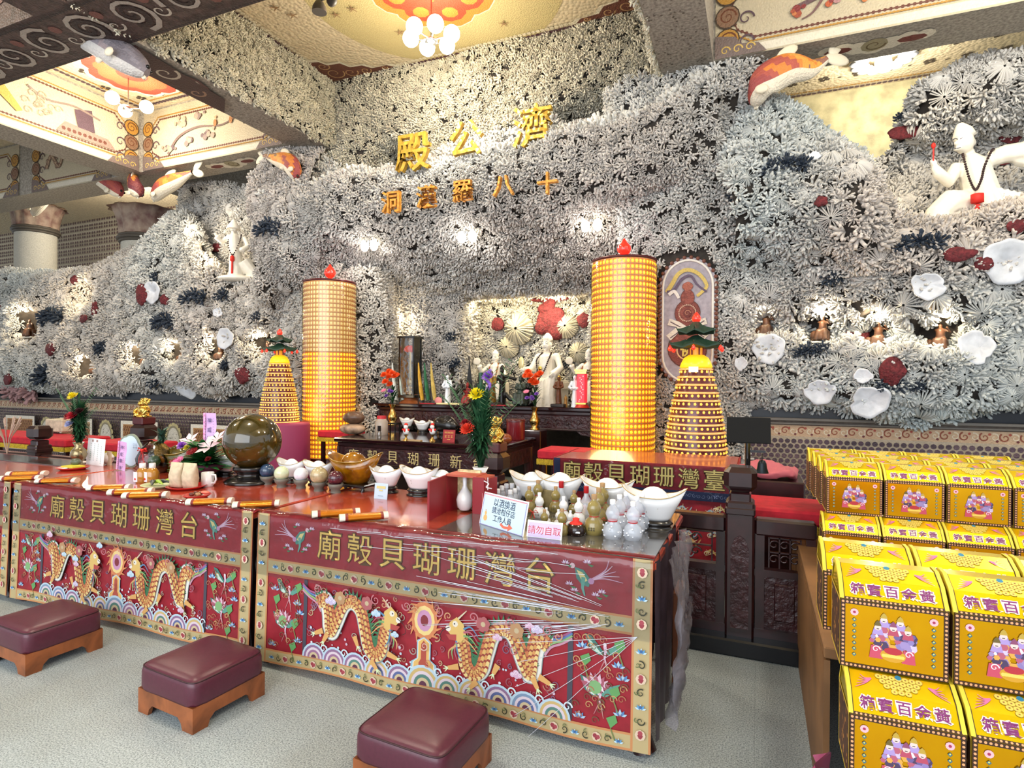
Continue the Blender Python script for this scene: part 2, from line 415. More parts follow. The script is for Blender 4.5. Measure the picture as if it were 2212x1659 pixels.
# granite floor
def granite():
    m=mat('granite_floor','8b8f8c',.42,bump=.05,bscale=90,spec=.35); nt=m.node_tree; L=nt.links.new; b=nt.nodes['Principled BSDF']
    tc=nt.nodes.new('ShaderNodeTexCoord')
    def nz(s,d): n=nt.nodes.new('ShaderNodeTexNoise'); n.inputs['Scale'].default_value=s; n.inputs['Detail'].default_value=d; L(tc.outputs['Object'],n.inputs['Vector']); return n
    a=nz(150,6); c=nz(1.1,3); v=nt.nodes.new('ShaderNodeTexVoronoi'); v.inputs['Scale'].default_value=75; L(tc.outputs['Object'],v.inputs['Vector'])
    r=nt.nodes.new('ShaderNodeValToRGB'); e=r.color_ramp.elements; e[0].position=.30; e[0].color=(.11,.13,.145,1); e[1].position=.62; e[1].color=(.50,.56,.58,1)
    k=e.new(.45); k.color=(.30,.35,.365,1); L(a.outputs['Fac'],r.inputs[0])
    mx=nt.nodes.new('ShaderNodeMix'); mx.data_type='RGBA'; mx.blend_type='MULTIPLY'; mx.inputs[0].default_value=.45; L(r.outputs[0],mx.inputs[6])
    r2=nt.nodes.new('ShaderNodeValToRGB'); r2.color_ramp.elements[0].position=.4; r2.color_ramp.elements[0].color=(.62,.56,.48,1); r2.color_ramp.elements[1].position=.58; r2.color_ramp.elements[1].color=(1,1,1,1); L(c.outputs['Fac'],r2.inputs[0]); L(r2.outputs[0],mx.inputs[7])
    br=nt.nodes.new('ShaderNodeTexBrick'); br.inputs['Scale'].default_value=1; br.inputs['Brick Width'].default_value=1.2; br.inputs['Row Height'].default_value=1.2; br.inputs['Mortar Size'].default_value=.002; br.offset=0
    br.inputs['Color1'].default_value=(1,1,1,1); br.inputs['Color2'].default_value=(.98,.98,.98,1); br.inputs['Mortar'].default_value=(.8,.8,.8,1); L(tc.outputs['Object'],br.inputs['Vector'])
    m2=nt.nodes.new('ShaderNodeMix'); m2.data_type='RGBA'; m2.blend_type='MULTIPLY'; m2.inputs[0].default_value=1; L(mx.outputs[2],m2.inputs[6]); L(br.outputs[0],m2.inputs[7]); L(m2.outputs[2],b.inputs['Base Color'])
    return m
tag(M().box((-9,4.5,-.05),(38,18,.1)).build('floor',granite()),kind='structure')
def struct(o): o['kind']='structure'; return o
ZB,ZC=5.0,5.98
# ceilings of the three bays
struct(M().box((-3.4,2.4,ZC+.1),(4.8,13.2,.2)).build('ceiling',pebble))
cl=struct(M().box((-17,3.4,ZC+.1),(22.0,15.2,.2)).build('ceiling_left_bays',pebble))
cr=struct(M().box((3.1,3.9,ZC+.1),(8.0,14.2,.2)).build('ceiling_right_bays',pebble))
CR='d9cdb4'; BR='6b3f33'; PU='5b4650'; OC='b98a3c'; RD='8a3b33'; GY='8d8577'
def koi_scroll(ink,x,y,s,c1,c2):
    ink.disc(x,y,s*1.12,'4a3a2c',14); ink.disc(x,y,s,c1,14); ink.swirl(x,y,s*.8,s*.16,c2,1.6)
def corner_scroll(ink,x,y,sx,sy,L=.9,H=.35,c=BR,c2='c09a6a'):
    pts=[(x,y),(x+sx*L,y),(x+sx*L*.92,y+sy*H*.18),(x+sx*L*.7,y+sy*H*.2),(x+sx*L*.62,y+sy*H*.45),(x+sx*L*.45,y+sy*H*.5),(x+sx*L*.38,y+sy*H*.8),(x+sx*L*.2,y+sy*H*.85),(x+sx*L*.15,y+sy*H*1.1),(x,y+sy*H*1.2)]
    ink.poly([(a,b) for a,b in pts],'e6dcc4'); ink.poly([(x+(a-x)*.93,y+(b-y)*.9) for a,b in pts],c)
    for t,u,q in((.15,.35,.16),(.35,.22,.12),(.55,.15,.09),(.8,.08,.05),(.12,.75,.1)): ink.swirl(x+sx*L*t,y+sy*H*u,q*L*.8,.018,c2,1.4)
def line_beads(ink,pts,r,col,gap=2.2):
    for a,b in zip(pts[:-1],pts[1:]):
        n=max(1,int(math.hypot(b[0]-a[0],b[1]-a[1])/(r*gap)))
        for i in range(n): ink.disc(a[0]+(b[0]-a[0])*i/n,a[1]+(b[1]-a[1])*i/n,r,col,6)
# central ceiling ornament and painted yellow glow: (x,y) in plan, facing down
ck=Ink(lambda x,y,z:(x,y,ZC-z-.002),.001)
mx_,my_,_=at(930,-25,Z=ZC)
ck.disc(mx_,my_,1.5,'c9b884',48); ck.layer();  # wide yellow disc paints the chandelier's glow onto the ceiling
for r_,c_ in((.78,'f1e3c8'),(.74,'c98a3c')): 
    for i in range(8): a=2*PI*i/8; ck.disc(mx_+.42*math.cos(a),my_+.42*math.sin(a),r_*.42,c_,12)
for i in range(8):
    a=2*PI*i/8; ck.disc(mx_+.40*math.cos(a),my_+.40*math.sin(a),.22,'c4472f',10); ck.disc(mx_+.45*math.cos(a),my_+.45*math.sin(a),.10,'d98a3a',8)
ck.disc(mx_,my_,.2,'b8402c',14)
line_beads(ck,[(-5.78,4.0),(-5.78,6.95),(-1.03,6.95),(-1.03,4.0)],.03,'5b3a44',2)
line_beads(ck,[(-5.70,4.0),(-5.70,6.87),(-1.11,6.87),(-1.11,4.0)],.03,'e8dcc0',2)
corner_scroll(ck,-5.75,6.9,1,-1,1.15,.5); corner_scroll(ck,-1.05,6.9,-1,-1,1.1,.5)
for k in range(26):
    x,y=random.uniform(-5.4,-1.4),random.uniform(4.2,6.7); 
    if math.hypot(x-mx_,y-my_)>.9:
        for a in range(5): ck.stroke([(x,y),(x+.07*math.cos(a*1.257),y+.07*math.sin(a*1.257))],.02,'9c7b58',.008)
struct(ck.build('ceiling_medallion_glow',mosaic_m))
def dots_ceiling(name,x0,x1,y0,y1):
    k=Ink(lambda x,y,z:(x,y,ZC-z-.002),.001); nx=int((x1-x0)/.42); ny=int((y1-y0)/.42)
    for i in range(nx):
        for j in range(ny):
            x=x0+(i+.5)*.42+(j%2)*.2; y=y0+(j+.5)*.42
            for a in range(4): k.disc(x+.045*math.cos(a*1.57+.4),y+.045*math.sin(a*1.57+.4),.035,'4b4038',6)
            k.disc(x+.2,y+.02,.025,'6d6050',5)
    line_beads(k,[(x0+.1,y0),(x0+.1,y1-.1),(x1-.1,y1-.1),(x1-.1,y0)],.035,PU,2)
    line_beads(k,[(x0+.2,y0),(x0+.2,y1-.2),(x1-.2,y1-.2)],.02,OC,2)
    return struct(k.build(name,mosaic_m))
dots_ceiling('ceiling_dots_left',-9.3,-6.35,3.9,6.5)
dots_ceiling('ceiling_dots_right',-.4,4,7.2,10)
lx,ly,_=at(285,160,Z=ZC); fk=Ink(lambda x,y,z:(x,y,ZC-z-.006),.001)
for r_,c_,n in((.70,'efe2cc',9),(.64,'b0503e',9),(.5,'c9744a',9)):
    for i in range(n): a=2*PI*i/n; fk.disc(lx+.6*r_*math.cos(a),ly+.6*r_*math.sin(a),r_*.34,c_,10)
fk.disc(lx,ly,.2,'a84838',14)
struct(fk.build('ceiling_rosette',mosaic_m))
# beams
def beam(name,x0,x1,y0,y1,m=beamgrey): return struct(M().box(((x0+x1)/2,(y0+y1)/2,(ZB+ZC)/2+.01),(x1-x0,y1-y0,ZC-ZB+.02)).build(name,m))
beam('ceiling_beam_depth_left',-6.3,-5.8,4.0,7.6); beam('ceiling_beam_depth_right',-1.0,-.46,-1,7.4)
beam('ceiling_beam_depth_far_left',-9.95,-9.38,-2,11); beam('ceiling_beam_cross_left',-15.5,-9.95,6.55,7.1); beam('ceiling_beam_cross_middle',-9.38,-6.3,6.55,7.1)
beam('ceiling_beam_cross_right',-.46,6,6.55,7.1); beam('ceiling_beam_cross_near_left',-16,-9.95,3.35,4.0,darkstone)
bc=beam('ceiling_beam_cross_near',-9.38,-1.0,3.35,4.0,darkstone); beam('ceiling_beam_depth_near',-6.3,-5.8,-1,3.35,darkstone)
# scrollwork on the dark near beams (soffit)
k=Ink(lambda x,y,z:(x,y,ZB-z-.003),.0012)
for x in np.arange(-11.6,-3.4,.62):
    if -9.9<x<-9.4: continue
    s=1 if int(x*10)%2 else -1
    k.swirl(x,3.68,.24,.055,'b0a59a',1.6,x*2,s); k.swirl(x,3.68,.17,.05,'31211f',1.3,x*2+.5,s); k.disc(x+.3,3.68+.12*s,.06,'7a4a42',8); k.swirl(x+.3,3.62-.12*s,.09,.025,'c9bfb0',1.2)
for q in(3.40,3.95): line_beads(k,[(-13,q),(-2,q)],.018,'2b2122',2.4)
for y in(4.25,4.75):
    k.disc(-6.05,y,.2,'5b3330',10,.28); k.swirl(-6.05,y,.15,.03,'d0c4b0',1.4)
k.poly([(-6.28,4.0),(-5.82,4.0),(-5.95,5.2),(-6.25,5.45)],'4a2f2b'); k.swirl(-6.05,4.5,.15,.035,'c9bba8'); k.swirl(-6.12,4.95,.1,.03,'a07a60')
struct(k.build('ceiling_beam_scrolls',mosaic_m))
k=Ink(lambda x,z,o:(x,3.35-o-.003,z),.0012)
for x in np.arange(-13.2,-1.5,.7): 
    if -9.9<x<-9.4: continue
    k.disc(x,5.45,.24,'6b4a42',12); k.swirl(x,5.45,.22,.05,'c2b6a6',1.7,x); k.swirl(x+.35,5.5,.14,.035,'8b7a70',1.3,x,-1); k.swirl(x+.33,5.25,.12,.03,'a04a3c',1.3,x)
struct(k.build('ceiling_beam_scrolls_front',mosaic_m))
# picture panels on beam faces
def panel(name,fn,w,h,seed,kind='fish',m=mosaic_m):
    g=random.Random(seed); k=Ink(fn,.0014)
    k.rect(0,0,w,h,'c8bb9f',12); k.layer(2); k.rect(0,.02,w,.1,'e3dac6',12)
    for c,ins,r in((BR,.17,.018),(OC,.13,.012)):
        q=.22; P=[(ins+q,ins),(w-ins-q,ins),(w-ins-.05,ins+.1),(w-ins,ins+q),(w-ins,h-ins-q),(w-ins-q,h-ins),(ins+q,h-ins),(ins,h-ins-q),(ins,ins+q),(ins+.05,ins+.1),(ins+q,ins)]
        k.stroke(P,.014,c); line_beads(k,P,r,c,2.6)
    for sx,x in((1,0),(-1,w)):
        for y0,c1 in((.18,OC),(.42,'8a6a52'),(.66,OC)):
            koi_scroll(k,x+sx*.12,y0,.11,c1,'6b3a22'); k.swirl(x+sx*.3,y0-.05,.08,.02,PU)
        k.poly([(x,0),(x+sx*.5,0),(x+sx*.42,.1),(x+sx*.25,.12),(x+sx*.2,.2),(x,.24)],'7a6a64')
        for q in(.1,.22,.34): k.swirl(x+sx*q,.07,.05,.014,'d6b45c')
    if kind=='branch':
        P=curve_pts([(w*.22,h*.38),(w*.33,h*.48),(w*.42,h*.40),(w*.55,h*.55),(w*.68,h*.60),(w*.8,h*.72)],6); k.stroke(P,.05,'6e5558',.015)
        k.stroke(curve_pts([(w*.3,h*.45),(w*.27,h*.3),(w*.24,h*.25)],5),.03,'7a5a58',.01)
        for i in range(60):
            t=g.random(); x,y=P[int(t*(len(P)-1))]; x+=g.gauss(0,.06); y+=g.gauss(0,.07); k.disc(x,y,g.uniform(.02,.045),g.choice(['a4503a','c0603c','b98a8a','8a3b3b','c77b4a']),7)
        k.stroke(curve_pts([(w*.46,h*.62),(w*.5,h*.56),(w*.56,h*.5),(w*.6,h*.36)],5),.07,'b5643c',.02); k.disc(w*.455,h*.66,.045,'c9b08a',8)
    elif kind=='tree':
        k.stroke(curve_pts([(w*.2,h*.2),(w*.28,h*.45),(w*.42,h*.55),(w*.6,h*.5),(w*.75,h*.65)],6),.05,'7b6660',.015)
        for cx,cy in((.2,.3),(.3,.68),(.42,.72),(.5,.4),(.36,.35),(.7,.68)):
            for i in range(9): k.disc(w*cx+g.gauss(0,.07),h*cy+g.gauss(0,.035),g.uniform(.025,.05),g.choice(['8a7a74','a89484','6b5a5e','b7a28c']),7)
        for cx in(.55,.66): k.disc(w*cx,h*.55,.035,'b07a4a',8,.06); k.disc(w*cx+.01,h*.64,.025,'c9a27a',7)
    elif kind=='pagoda':
        k.poly([(w*.5,h*.2),(w*.85,h*.2),(w*.8,h*.34),(w*.55,h*.38)],'a08478')
        for i in range(9): k.disc(w*(.54+.03*i),h*.27,.03,BR,6)
        k.poly([(w*.62,h*.36),(w*.72,h*.36),(w*.7,h*.7),(w*.6,h*.62)],PU); k.stroke(curve_pts([(w*.35,h*.7),(w*.45,h*.6),(w*.6,h*.66),(w*.75,h*.6)],5),.03,'8a7a70')
        for i in range(14): k.swirl(w*.42+g.gauss(0,.12),h*.5+g.gauss(0,.1),.06,.014,'b09a84')
        k.disc(w*.2,h*.62,.09,OC,9); k.poly([(w*.2,h*.7),(w*.33,h*.3),(w*.3,h*.26),(w*.17,h*.52)],'cba652')
    else:
        P=curve_pts([(w*.2,h*.4),(w*.26,h*.62),(w*.36,h*.4),(w*.44,h*.66),(w*.55,h*.5),(w*.62,h*.68),(w*.72,h*.4)],7); k.stroke(P,.09,'9a7c66',.04); k.stroke(P,.03,'c7ae8c',.01)
        for i in range(12): x,y=P[i*3]; k.swirl(x+g.gauss(0,.04),y+g.gauss(0,.05),.06,.018,'7c5a4c')
    return struct(k.build(name,m))
panel('trim_1',lambda x,z,o:(-.44+x,6.545-o,ZB+z),3.4,.95,1,'branch')
panel('trim_2',lambda x,z,o:(-9.3+x,6.545-o,ZB+z),2.95,.95,2,'tree')
panel('trim_3',lambda x,z,o:(-9.375+o,4.05+x,ZB+z),2.45,.95,3,'pagoda')
panel('trim_4',lambda x,z,o:(-12.3+x,6.545-o,ZB+z),2.2,.95,4,'dragon')
panel('trim_5',lambda x,z,o:(-15.3+x,6.545-o,ZB+z),2.6,.95,5,'dragon')
# ornaments on soffits of the cross beams
k=Ink(lambda x,y,z:(x,y,ZB-z-.002),.0015)
for cx in(1.05,-8.0+.35):
    for dx in np.linspace(-.42,.42,7): k.disc(cx+dx,6.82+.04*math.cos(dx*9),.13-.1*abs(dx),'e9dfca',10)
    for dx in(-.32,.32): k.disc(cx+dx,6.82,.13,'7a3b33',8,.06)
    k.disc(cx,6.82,.12,'a79b7a',10); k.swirl(cx,6.82,.1,.02,'6d5a3a')
struct(k.build('ceiling_beam_flowers',mosaic_m))
k=Ink(lambda x,y,z:(x,y,ZB-z-.002),.001)
for i in range(260):
    k.disc(-6.05+random.uniform(-.23,.23),random.uniform(4.9,7.0),random.uniform(.006,.014),'6b6259',5); k.disc(-.73+random.uniform(-.25,.25),random.uniform(4.0,7.0),random.uniform(.006,.014),'5f5348',5)
struct(k.build('ceiling_beam_speckles',ink_m))
# rooms beyond the coral
struct(M().box((3,10.1,3),(8,.2,6.2)).build('wall_right',mat('pale_green_plaster','b3aa84',.85,noise=.25,nscale=5,bump=.4,bscale=50)))
struct(M().box((-17,10.6,3),(20,.2,6.2)).build('wall_left',plaster))
struct(M().box((-3.4,9.2,3),(7,.2,6.2)).build('wall_back',mortar))
k=Ink(lambda x,z,o:(x,10.49-o,z),.003)
x0,_,z0=at(120,530,Y=10.4); 
for x in np.arange(-24,-9,.21):
    for j,z in enumerate(np.arange(4.5,6.0,.21)):
        xx=x+(j%2)*.105
        for dx,dz in((-.045,-.045),(.045,-.045),(-.045,.045),(.045,.045)): k.disc(xx+dx,z+dz,.036,'57403c',7)
line_beads(k,[(-22,4.34),(-9,4.34)],.045,'3a3632',1.7); line_beads(k,[(-22,4.25),(-9,4.25)],.035,'3a3632',1.7)
for cx in(-17.3,):
    for i in range(6): k.disc(cx+.5-.12*abs(i-3),3.15+.16*i,.38-.04*i,'7a4a40',12,.14); k.disc(cx+.5,3.18+.16*i,.3-.03*i,'9a6a58',12,.06)
struct(k.build('wall_left_lattice',ink_m))
# ---- dado below the coral
def dado(name,x0,x1):
    struct(M().box(((x0+x1)/2,7.35,.6),(x1-x0,.6,1.2)).build('baseboard_'+name,mat('dado_stone','6f6258',.7,noise=.2)))
    struct(M().box(((x0+x1)/2,7.25,1.42),(x1-x0,.3,.5)).build('trim_slate_'+name,mat('dark_slate','161c26',.35,noise=.3,nscale=6)))
    ml=M(); 
    for z,d,h in((1.215,.08,.03),(1.17,.05,.02)): ml.box(((x0+x1)/2,7.02,z),(x1-x0,d,h),.006)
    struct(ml.build('trim_cornice_'+name,mat('cornice_stone','6a655f',.6)))
    k=Ink(lambda x,z,o:(x,7.045-o,z),.0015); k.rect(x0,0,x1,1.15,'b5a58e'); k.layer(1)
    k.rect(x0,1.03,x1,1.15,'c4a585'); 
    for x in np.arange(x0,x1,.16):
        k.swirl(x,1.09,.045,.016,'8a4a34',1.3,x); k.swirl(x+.08,1.09,.04,.014,'d9c9ae',1.2,x,-1); k.disc(x+.04,1.12,.014,'a04a3a',5); k.disc(x+.1,1.055,.014,'6a2c2c',5)
    for j in range(19):
        for i,x in enumerate(np.arange(x0,x1,.063)):
            k.disc(x+(j%2)*.031,.98-j*.054,.026,random.choice(['54404c','5f4a52','4a3a42']),8)
    k.layer(3)
    xs=np.arange(x0+.75,x1-.5,1.75)
    for x in xs:
        k.rect(x,.18,x+1.0,.9,'3a2c28'); k.rect(x+.03,.21,x+.97,.87,'e9e0d0'); k.layer(); k.rect(x+.09,.27,x+.91,.81,'b98a55')
        for j in range(10):
            for i in range(15): k.disc(x+.125+i*.053+(j%2)*.026,.30+j*.052,.024,'7d4a2c',6); k.disc(x+.125+i*.053+(j%2)*.026,.30+j*.052,.015,'a9764a',6)
        cx=x+1.37
        for a in range(16): k.disc(cx+.17*math.cos(a*.3927),.56+.27*math.sin(a*.3927),.05,'b9ac7c',7)
        k.disc(cx,.56,.17,'8a8168',18,.27); k.disc(cx,.56,.14,'cfc9bc',16,.235)
        for i in range(30): k.disc(cx+random.uniform(-.09,.09),.56+random.uniform(-.16,.16),.014,random.choice(['9b958a','e6e2d8']),5)
    struct(k.build('trim_mosaic_'+name,mosaic_m)); return xs
xl=dado('left',-14.6,-5.6); xr=dado('right',-.2,4.5)
for x in list(xl)[2:]+list(xr)[:2]: lamp('panel_lamp','POINT',(x+.5,6.9,.42),2.2,WARM,.03)
# ================================================================== coral relief
def ctrl(rows): return [[at(*p[:2],Y=p[2]) for p in r] for r in rows]
surf={}
HL=[(60,705,.42),(185,790,.3),(290,770,.28),(378,762,.28),(465,757,.3),(557,745,.3),(165,640,.34)]
HR=[(1657,690,.24),(1783,700,.30),(1905,715,.24),(2035,722,.26)]
hl=[(*at(x,y,Y=6.75),r,.42) for x,y,r in HL]; hr=[(*at(x,y,Y=6.75),r,.42) for x,y,r in HR]
hs=[(*at(505,555,Y=6.8),.75,.5)]
wl_cols=[-170,-60,60,160,260,340,405,450,495,560,625,695]
top=[600,590,588,585,556,500,468,545,606,606,600,560]
rows=[]
rows.append([(x,842,7.05) for x in wl_cols]); rows.append([(x,815,6.76) for x in wl_cols]); rows.append([(x,770,6.7) for x in wl_cols])
rows.append([(x,700+(t-585)*.2,6.8-.08*math.sin(x/60)) for x,t in zip(wl_cols,top)])
rows.append([(x,640+(t-585)*.6,6.85) for x,t in zip(wl_cols,top)]); rows.append([(x,t+8,6.95) for x,t in zip(wl_cols,top)]); rows.append([(x,t+5,7.5) for x,t in zip(wl_cols,top)])
surf['wingL']=sheet(ctrl(rows),.08,.10,1.1,hl)
# mound beyond the left statue
rows=[[(x,y,Y) for x,y,Y in zip((390,430,480,530,590,640),ys,(7.6,7.45,7.4,7.4,7.4,7.4))] for ys in((650,)*6,(580,)*6,(500,)*6,(455,440,430,435,450,460),(428,405,397,408,420,420))]
surf['moundL']=sheet(ctrl(rows),.09,.08,1.2)
wr_cols=[1585,1640,1710,1790,1860,1890,1950,2050,2150,2260,2400]
topr=[330,245,258,292,350,455,505,500,480,462,450]
rows=[[(x,876+(x-1600)*.04,7.08) for x in wr_cols],[(x,846+(x-1600)*.045,6.78) for x in wr_cols],[(x,780,6.72) for x in wr_cols],[(x,690,6.78) for x in wr_cols]]
rows.append([(x,600 if x<1890 else 610,6.8) for x in wr_cols]); 
rows.append([(x,t+.55*(600-t),6.45 if x<1880 else 6.72) for x,t in zip(wr_cols,topr)])
rows.append([(x,t+.2*(600-t),6.5 if x<1880 else 6.8) for x,t in zip(wr_cols,topr)])
rows.append([(x,t+4,6.85) for x,t in zip(wr_cols,topr)]); rows.append([(x,t+2,7.4) for x,t in zip(wr_cols,topr)])
surf['wingR']=sheet(ctrl(rows),.08,.12,1.0,hr)
rows=[[(x,520,7.5) for x in(1850,1900,1960,2040,2130,2220,2340)],[(1850,450,7.7),(1900,420,7.8),(1960,400,7.9),(2040,400,8),(2130,390,8),(2220,380,8),(2340,380,8)],
 [(1870,390,7.8),(1910,370,7.9),(1970,330,8),(2040,320,8.0),(2130,300,8),(2220,300,8),(2340,300,8)],[(1885,375,7.8),(1925,330,7.8),(1960,285,7.7),(2040,240,7.5),(2130,225,7.4),(2220,220,7.4),(2340,220,7.4)],
 [(1890,372,7.9),(1935,318,7.9),(1968,262,7.8),(2000,200,7.5),(2100,160,7.3),(2220,125,7.2),(2340,100,7.2)],[(1890,375,8.6),(1935,320,8.6),(1972,262,8.5),(2004,204,8.3),(2100,166,8.2),(2220,130,8.2),(2340,104,8.2)]]
surf['caveR']=sheet(ctrl(rows),.09,.10,1.1)
def G3(xs,prof): return [[(x,y,z) for x in xs] for y,z in prof]
hu=[(*at(1295,252,Y=7.0),.42,.45),(*at(1235,258,Y=7.0),.3,.4),(*at(1355,250,Y=7.0),.3,.4),(*at(830,345,Y=7.0),.36,.4),(*at(790,365,Y=7.0),.25,.35)]
surf['upper']=sheet(G3((-5.95,-4.7,-3.4,-2.2,-.9),((7.05,4.3),(7.02,4.9),(7.0,5.4),(7.0,5.97))),.07,.05,1.5,hu)
surf['beamA']=sheet([[(-5.8,y,z) for y in(3.3,4.3,5.3,6.2,7.1)] for z in(5.02,5.35,5.7,5.97)],.09,.03,1.5)
surf['beamR']=sheet([[(-1.0,y,z) for y in(7.1,6.2,5.3,4.3,3.3)] for z in(5.02,5.35,5.7,5.97)],.09,.03,1.5)
# canopy above the shrine
cx=[-6.75,-6.65,-6.45,-6.0,-5.2,-4.3,-3.4,-2.5,-1.7,-1.0,-.4]
zl=[2.9,2.9,3.15,3.5,3.68,3.66,3.66,3.7,3.78,3.9,4.0]      # lower front edge
zt=[4.05,4.15,4.3,4.33,4.27,4.25,4.3,4.35,4.42,4.55,4.7]   # upper front edge
rows=[[(x,7.95,2.9+(.2 if x<-5.5 else 0)) for x in cx],[(x,7.4,max(2.75,z-.45)) for x,z in zip(cx,zl)],[(x,6.85,z-.2) for x,z in zip(cx,zl)],[(x,6.5,z) for x,z in zip(cx,zl)],
 [(x,6.42,(z*.6+w*.4)) for x,z,w in zip(cx,zl,zt)],[(x,6.42,(z*.25+w*.75)) for x,z,w in zip(cx,zl,zt)],[(x,6.5,w) for x,w in zip(cx,zt)],[(x,6.8,w+.12) for x,w in zip(cx,zt)],
 [(x,7.0,w+(.25 if -5.6<x<-1.3 else .5)+.3*math.exp(-((x+3.2)/.8)**2)) for x,w in zip(cx,zt)]]
surf['canopy']=sheet(rows,.085,.07,1.3)
# bulge at the left of the canopy
rows=[[(-6.9,7.4,2.6),(-6.75,7.1,2.7),(-6.55,6.75,2.75),(-6.3,6.6,2.9),(-5.9,6.8,3.0)],[(-7.0,7.3,3.2),(-6.8,6.85,3.2),(-6.6,6.5,3.2),(-6.3,6.35,3.3),(-5.8,6.6,3.4)],
 [(-7.35,7.3,3.9),(-7.1,6.8,3.9),(-6.8,6.45,3.9),(-6.3,6.35,3.9),(-5.8,6.5,3.9)],[(-7.4,7.3,4.45),(-7.1,6.9,4.5),(-6.8,6.6,4.55),(-6.3,6.5,4.55),(-5.8,6.6,4.5)],
 [(-7.3,7.4,4.7),(-7.0,7.1,4.8),(-6.6,6.85,5.0),(-6.2,6.75,5.05),(-5.9,6.9,5.0)]]
surf['bulgeL']=sheet(rows,.085,.1,1.2)
def wallY(xy,zs): return [[(x,y,z) for x,y in xy] for z in zs]
surf['jambL']=sheet(wallY(((-7.0,7.15),(-6.6,6.95),(-6.1,6.85),(-5.5,6.85),(-5.12,7.05),(-5.15,7.5),(-5.3,8.0)),(.1,.9,1.7,2.4,3.2)),.085,.07,1.3)
surf['jambR']=sheet([[(x+ (.12 if z>3.2 else 0)*(1 if x>-1 else -1),y-(.18 if z>3.6 else 0),z) for x,y in((-1.45,8.0),(-1.5,7.4),(-1.45,7.0),(-1.05,6.86),(-.5,6.82),(-.15,6.95),(-.02,7.4))] for z in(.1,.9,1.7,2.4,3.2,3.9,4.5,5.05)],.085,.05,1.3)
surf['backL']=sheet(wallY(((-5.4,7.95),(-4.9,7.95),(-4.5,7.95),(-4.25,8.0),(-4.2,8.5)),(.9,1.6,2.2,3.0)),.085,.05,1.4)
surf['backR']=sheet(wallY(((-2.15,8.5),(-2.1,8.0),(-1.8,7.95),(-1.4,7.9)),(.9,1.6,2.2,3.0)),.085,.05,1.4)
surf['nicheB']=sheet(wallY(((-4.6,8.65),(-4.0,8.7),(-3.3,8.7),(-2.6,8.7),(-2.0,8.6)),(1.2,1.8,2.4,2.95)),.085,.05,1.4)
surf['nicheT']=sheet([[(x,y,z) for x in(-4.5,-3.3,-2.1)] for y,z in((8.7,2.92),(8.3,2.95),(7.95,2.93))],.1,.03,1.3)
for nm,(G,N) in surf.items(): struct(sheet_mesh('wall_coral_backing_'+{'wingL':'left','moundL':'left_mound','wingR':'right','caveR':'right_cave','upper':'back_upper','beamA':'beam_left','beamR':'beam_right','canopy':'canopy','bulgeL':'bulge','jambL':'jamb_left','jambR':'jamb_right','backL':'recess_left','backR':'recess_right','nicheB':'niche','nicheT':'niche_top'}[nm],G,mortar))
S=surf; av=[(h[0],h[1],h[2],h[3]*.95) for h in hl]+[(h[0]+.10,h[1]-.1,h[2],h[3]*.7) for h in hl]+[(h[0],h[1],h[2],h[3]*.82) for h in hr]
D_=1.9
def sc(nm,keys,per,size,label,**k): return scatter(nm,[S[q] for q in keys],per*D_,size*.76,label,'coral',coral_m,**k)
sc('coral_relief',['wingL'],62,.15,'grey white coral clumps covering the left wing wall',avoid=av,seed=1,bluish=.5,tint=(.72,.69,.64))
sc('coral_relief',['moundL'],70,.14,'coral mound lit warm above the left statue',seed=2)
sc('coral_relief',['wingR'],62,.15,'grey white coral clumps covering the right wing wall',avoid=av,seed=3,bluish=1,tint=(.72,.70,.66))  # bluish tint varies the clumps and puts cool daylight into their colour
sc('coral_relief',['caveR'],60,.15,'coral hollow behind the large white statue on the right',seed=4)
sc('coral_relief',['upper'],115,.105,'fine cream coral covering the upper back wall under the ceiling',seed=5,tint=(.78,.72,.58),protos=PB,avoid=[(h[0],h[1]+.3,h[2],h[3]*.62) for h in hu])
sc('coral_relief',['beamA'],125,.10,'fine cream coral on the side of the left ceiling beam',seed=6,tint=(.80,.74,.58),protos=PB)
sc('coral_relief',['beamR'],125,.10,'fine cream coral on the side of the right ceiling beam',seed=7,tint=(.80,.74,.58),protos=PB)
sc('coral_relief',['canopy'],80,.125,'thick grey coral canopy hanging over the shrine',seed=8,tint=(.66,.63,.59),protos=PB,bluish=.4)
sc('coral_relief',['bulgeL'],75,.14,'rounded coral bulge left of the canopy',seed=9,bluish=.8,tint=(.62,.60,.57))
sc('coral_relief',['jambL'],85,.13,'coral pillar behind the left light tower',seed=10,protos=PF,up=.15,tint=(.74,.70,.63))
sc('coral_relief',['jambR'],85,.125,'coral pillar around the gourd mosaic',seed=11,protos=PF+PB,up=.15,tint=(.74,.72,.68),avoid=[(-.74,6.8,z,.31) for z in (1.85,2.05,2.25,2.45,2.65,2.8)])
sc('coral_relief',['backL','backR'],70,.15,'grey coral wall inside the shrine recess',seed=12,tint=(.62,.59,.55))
sc('coral_relief',['nicheB','nicheT'],70,.13,'warm lit coral lining of the central niche',seed=13,tint=(.80,.76,.68))
# larger pale fingers on the canopy top around the gold characters
g_=np.random.default_rng(5)
G,N=S['canopy']; r0=int(G.shape[0]*.74); scatter('coral_relief',[(G[r0:],N[r0:])],75,.13,'thick white coral fingers along the ledge of the gold characters','coral',coral_m,protos=PF,seed=14,tint=(.80,.78,.73),up=.3)
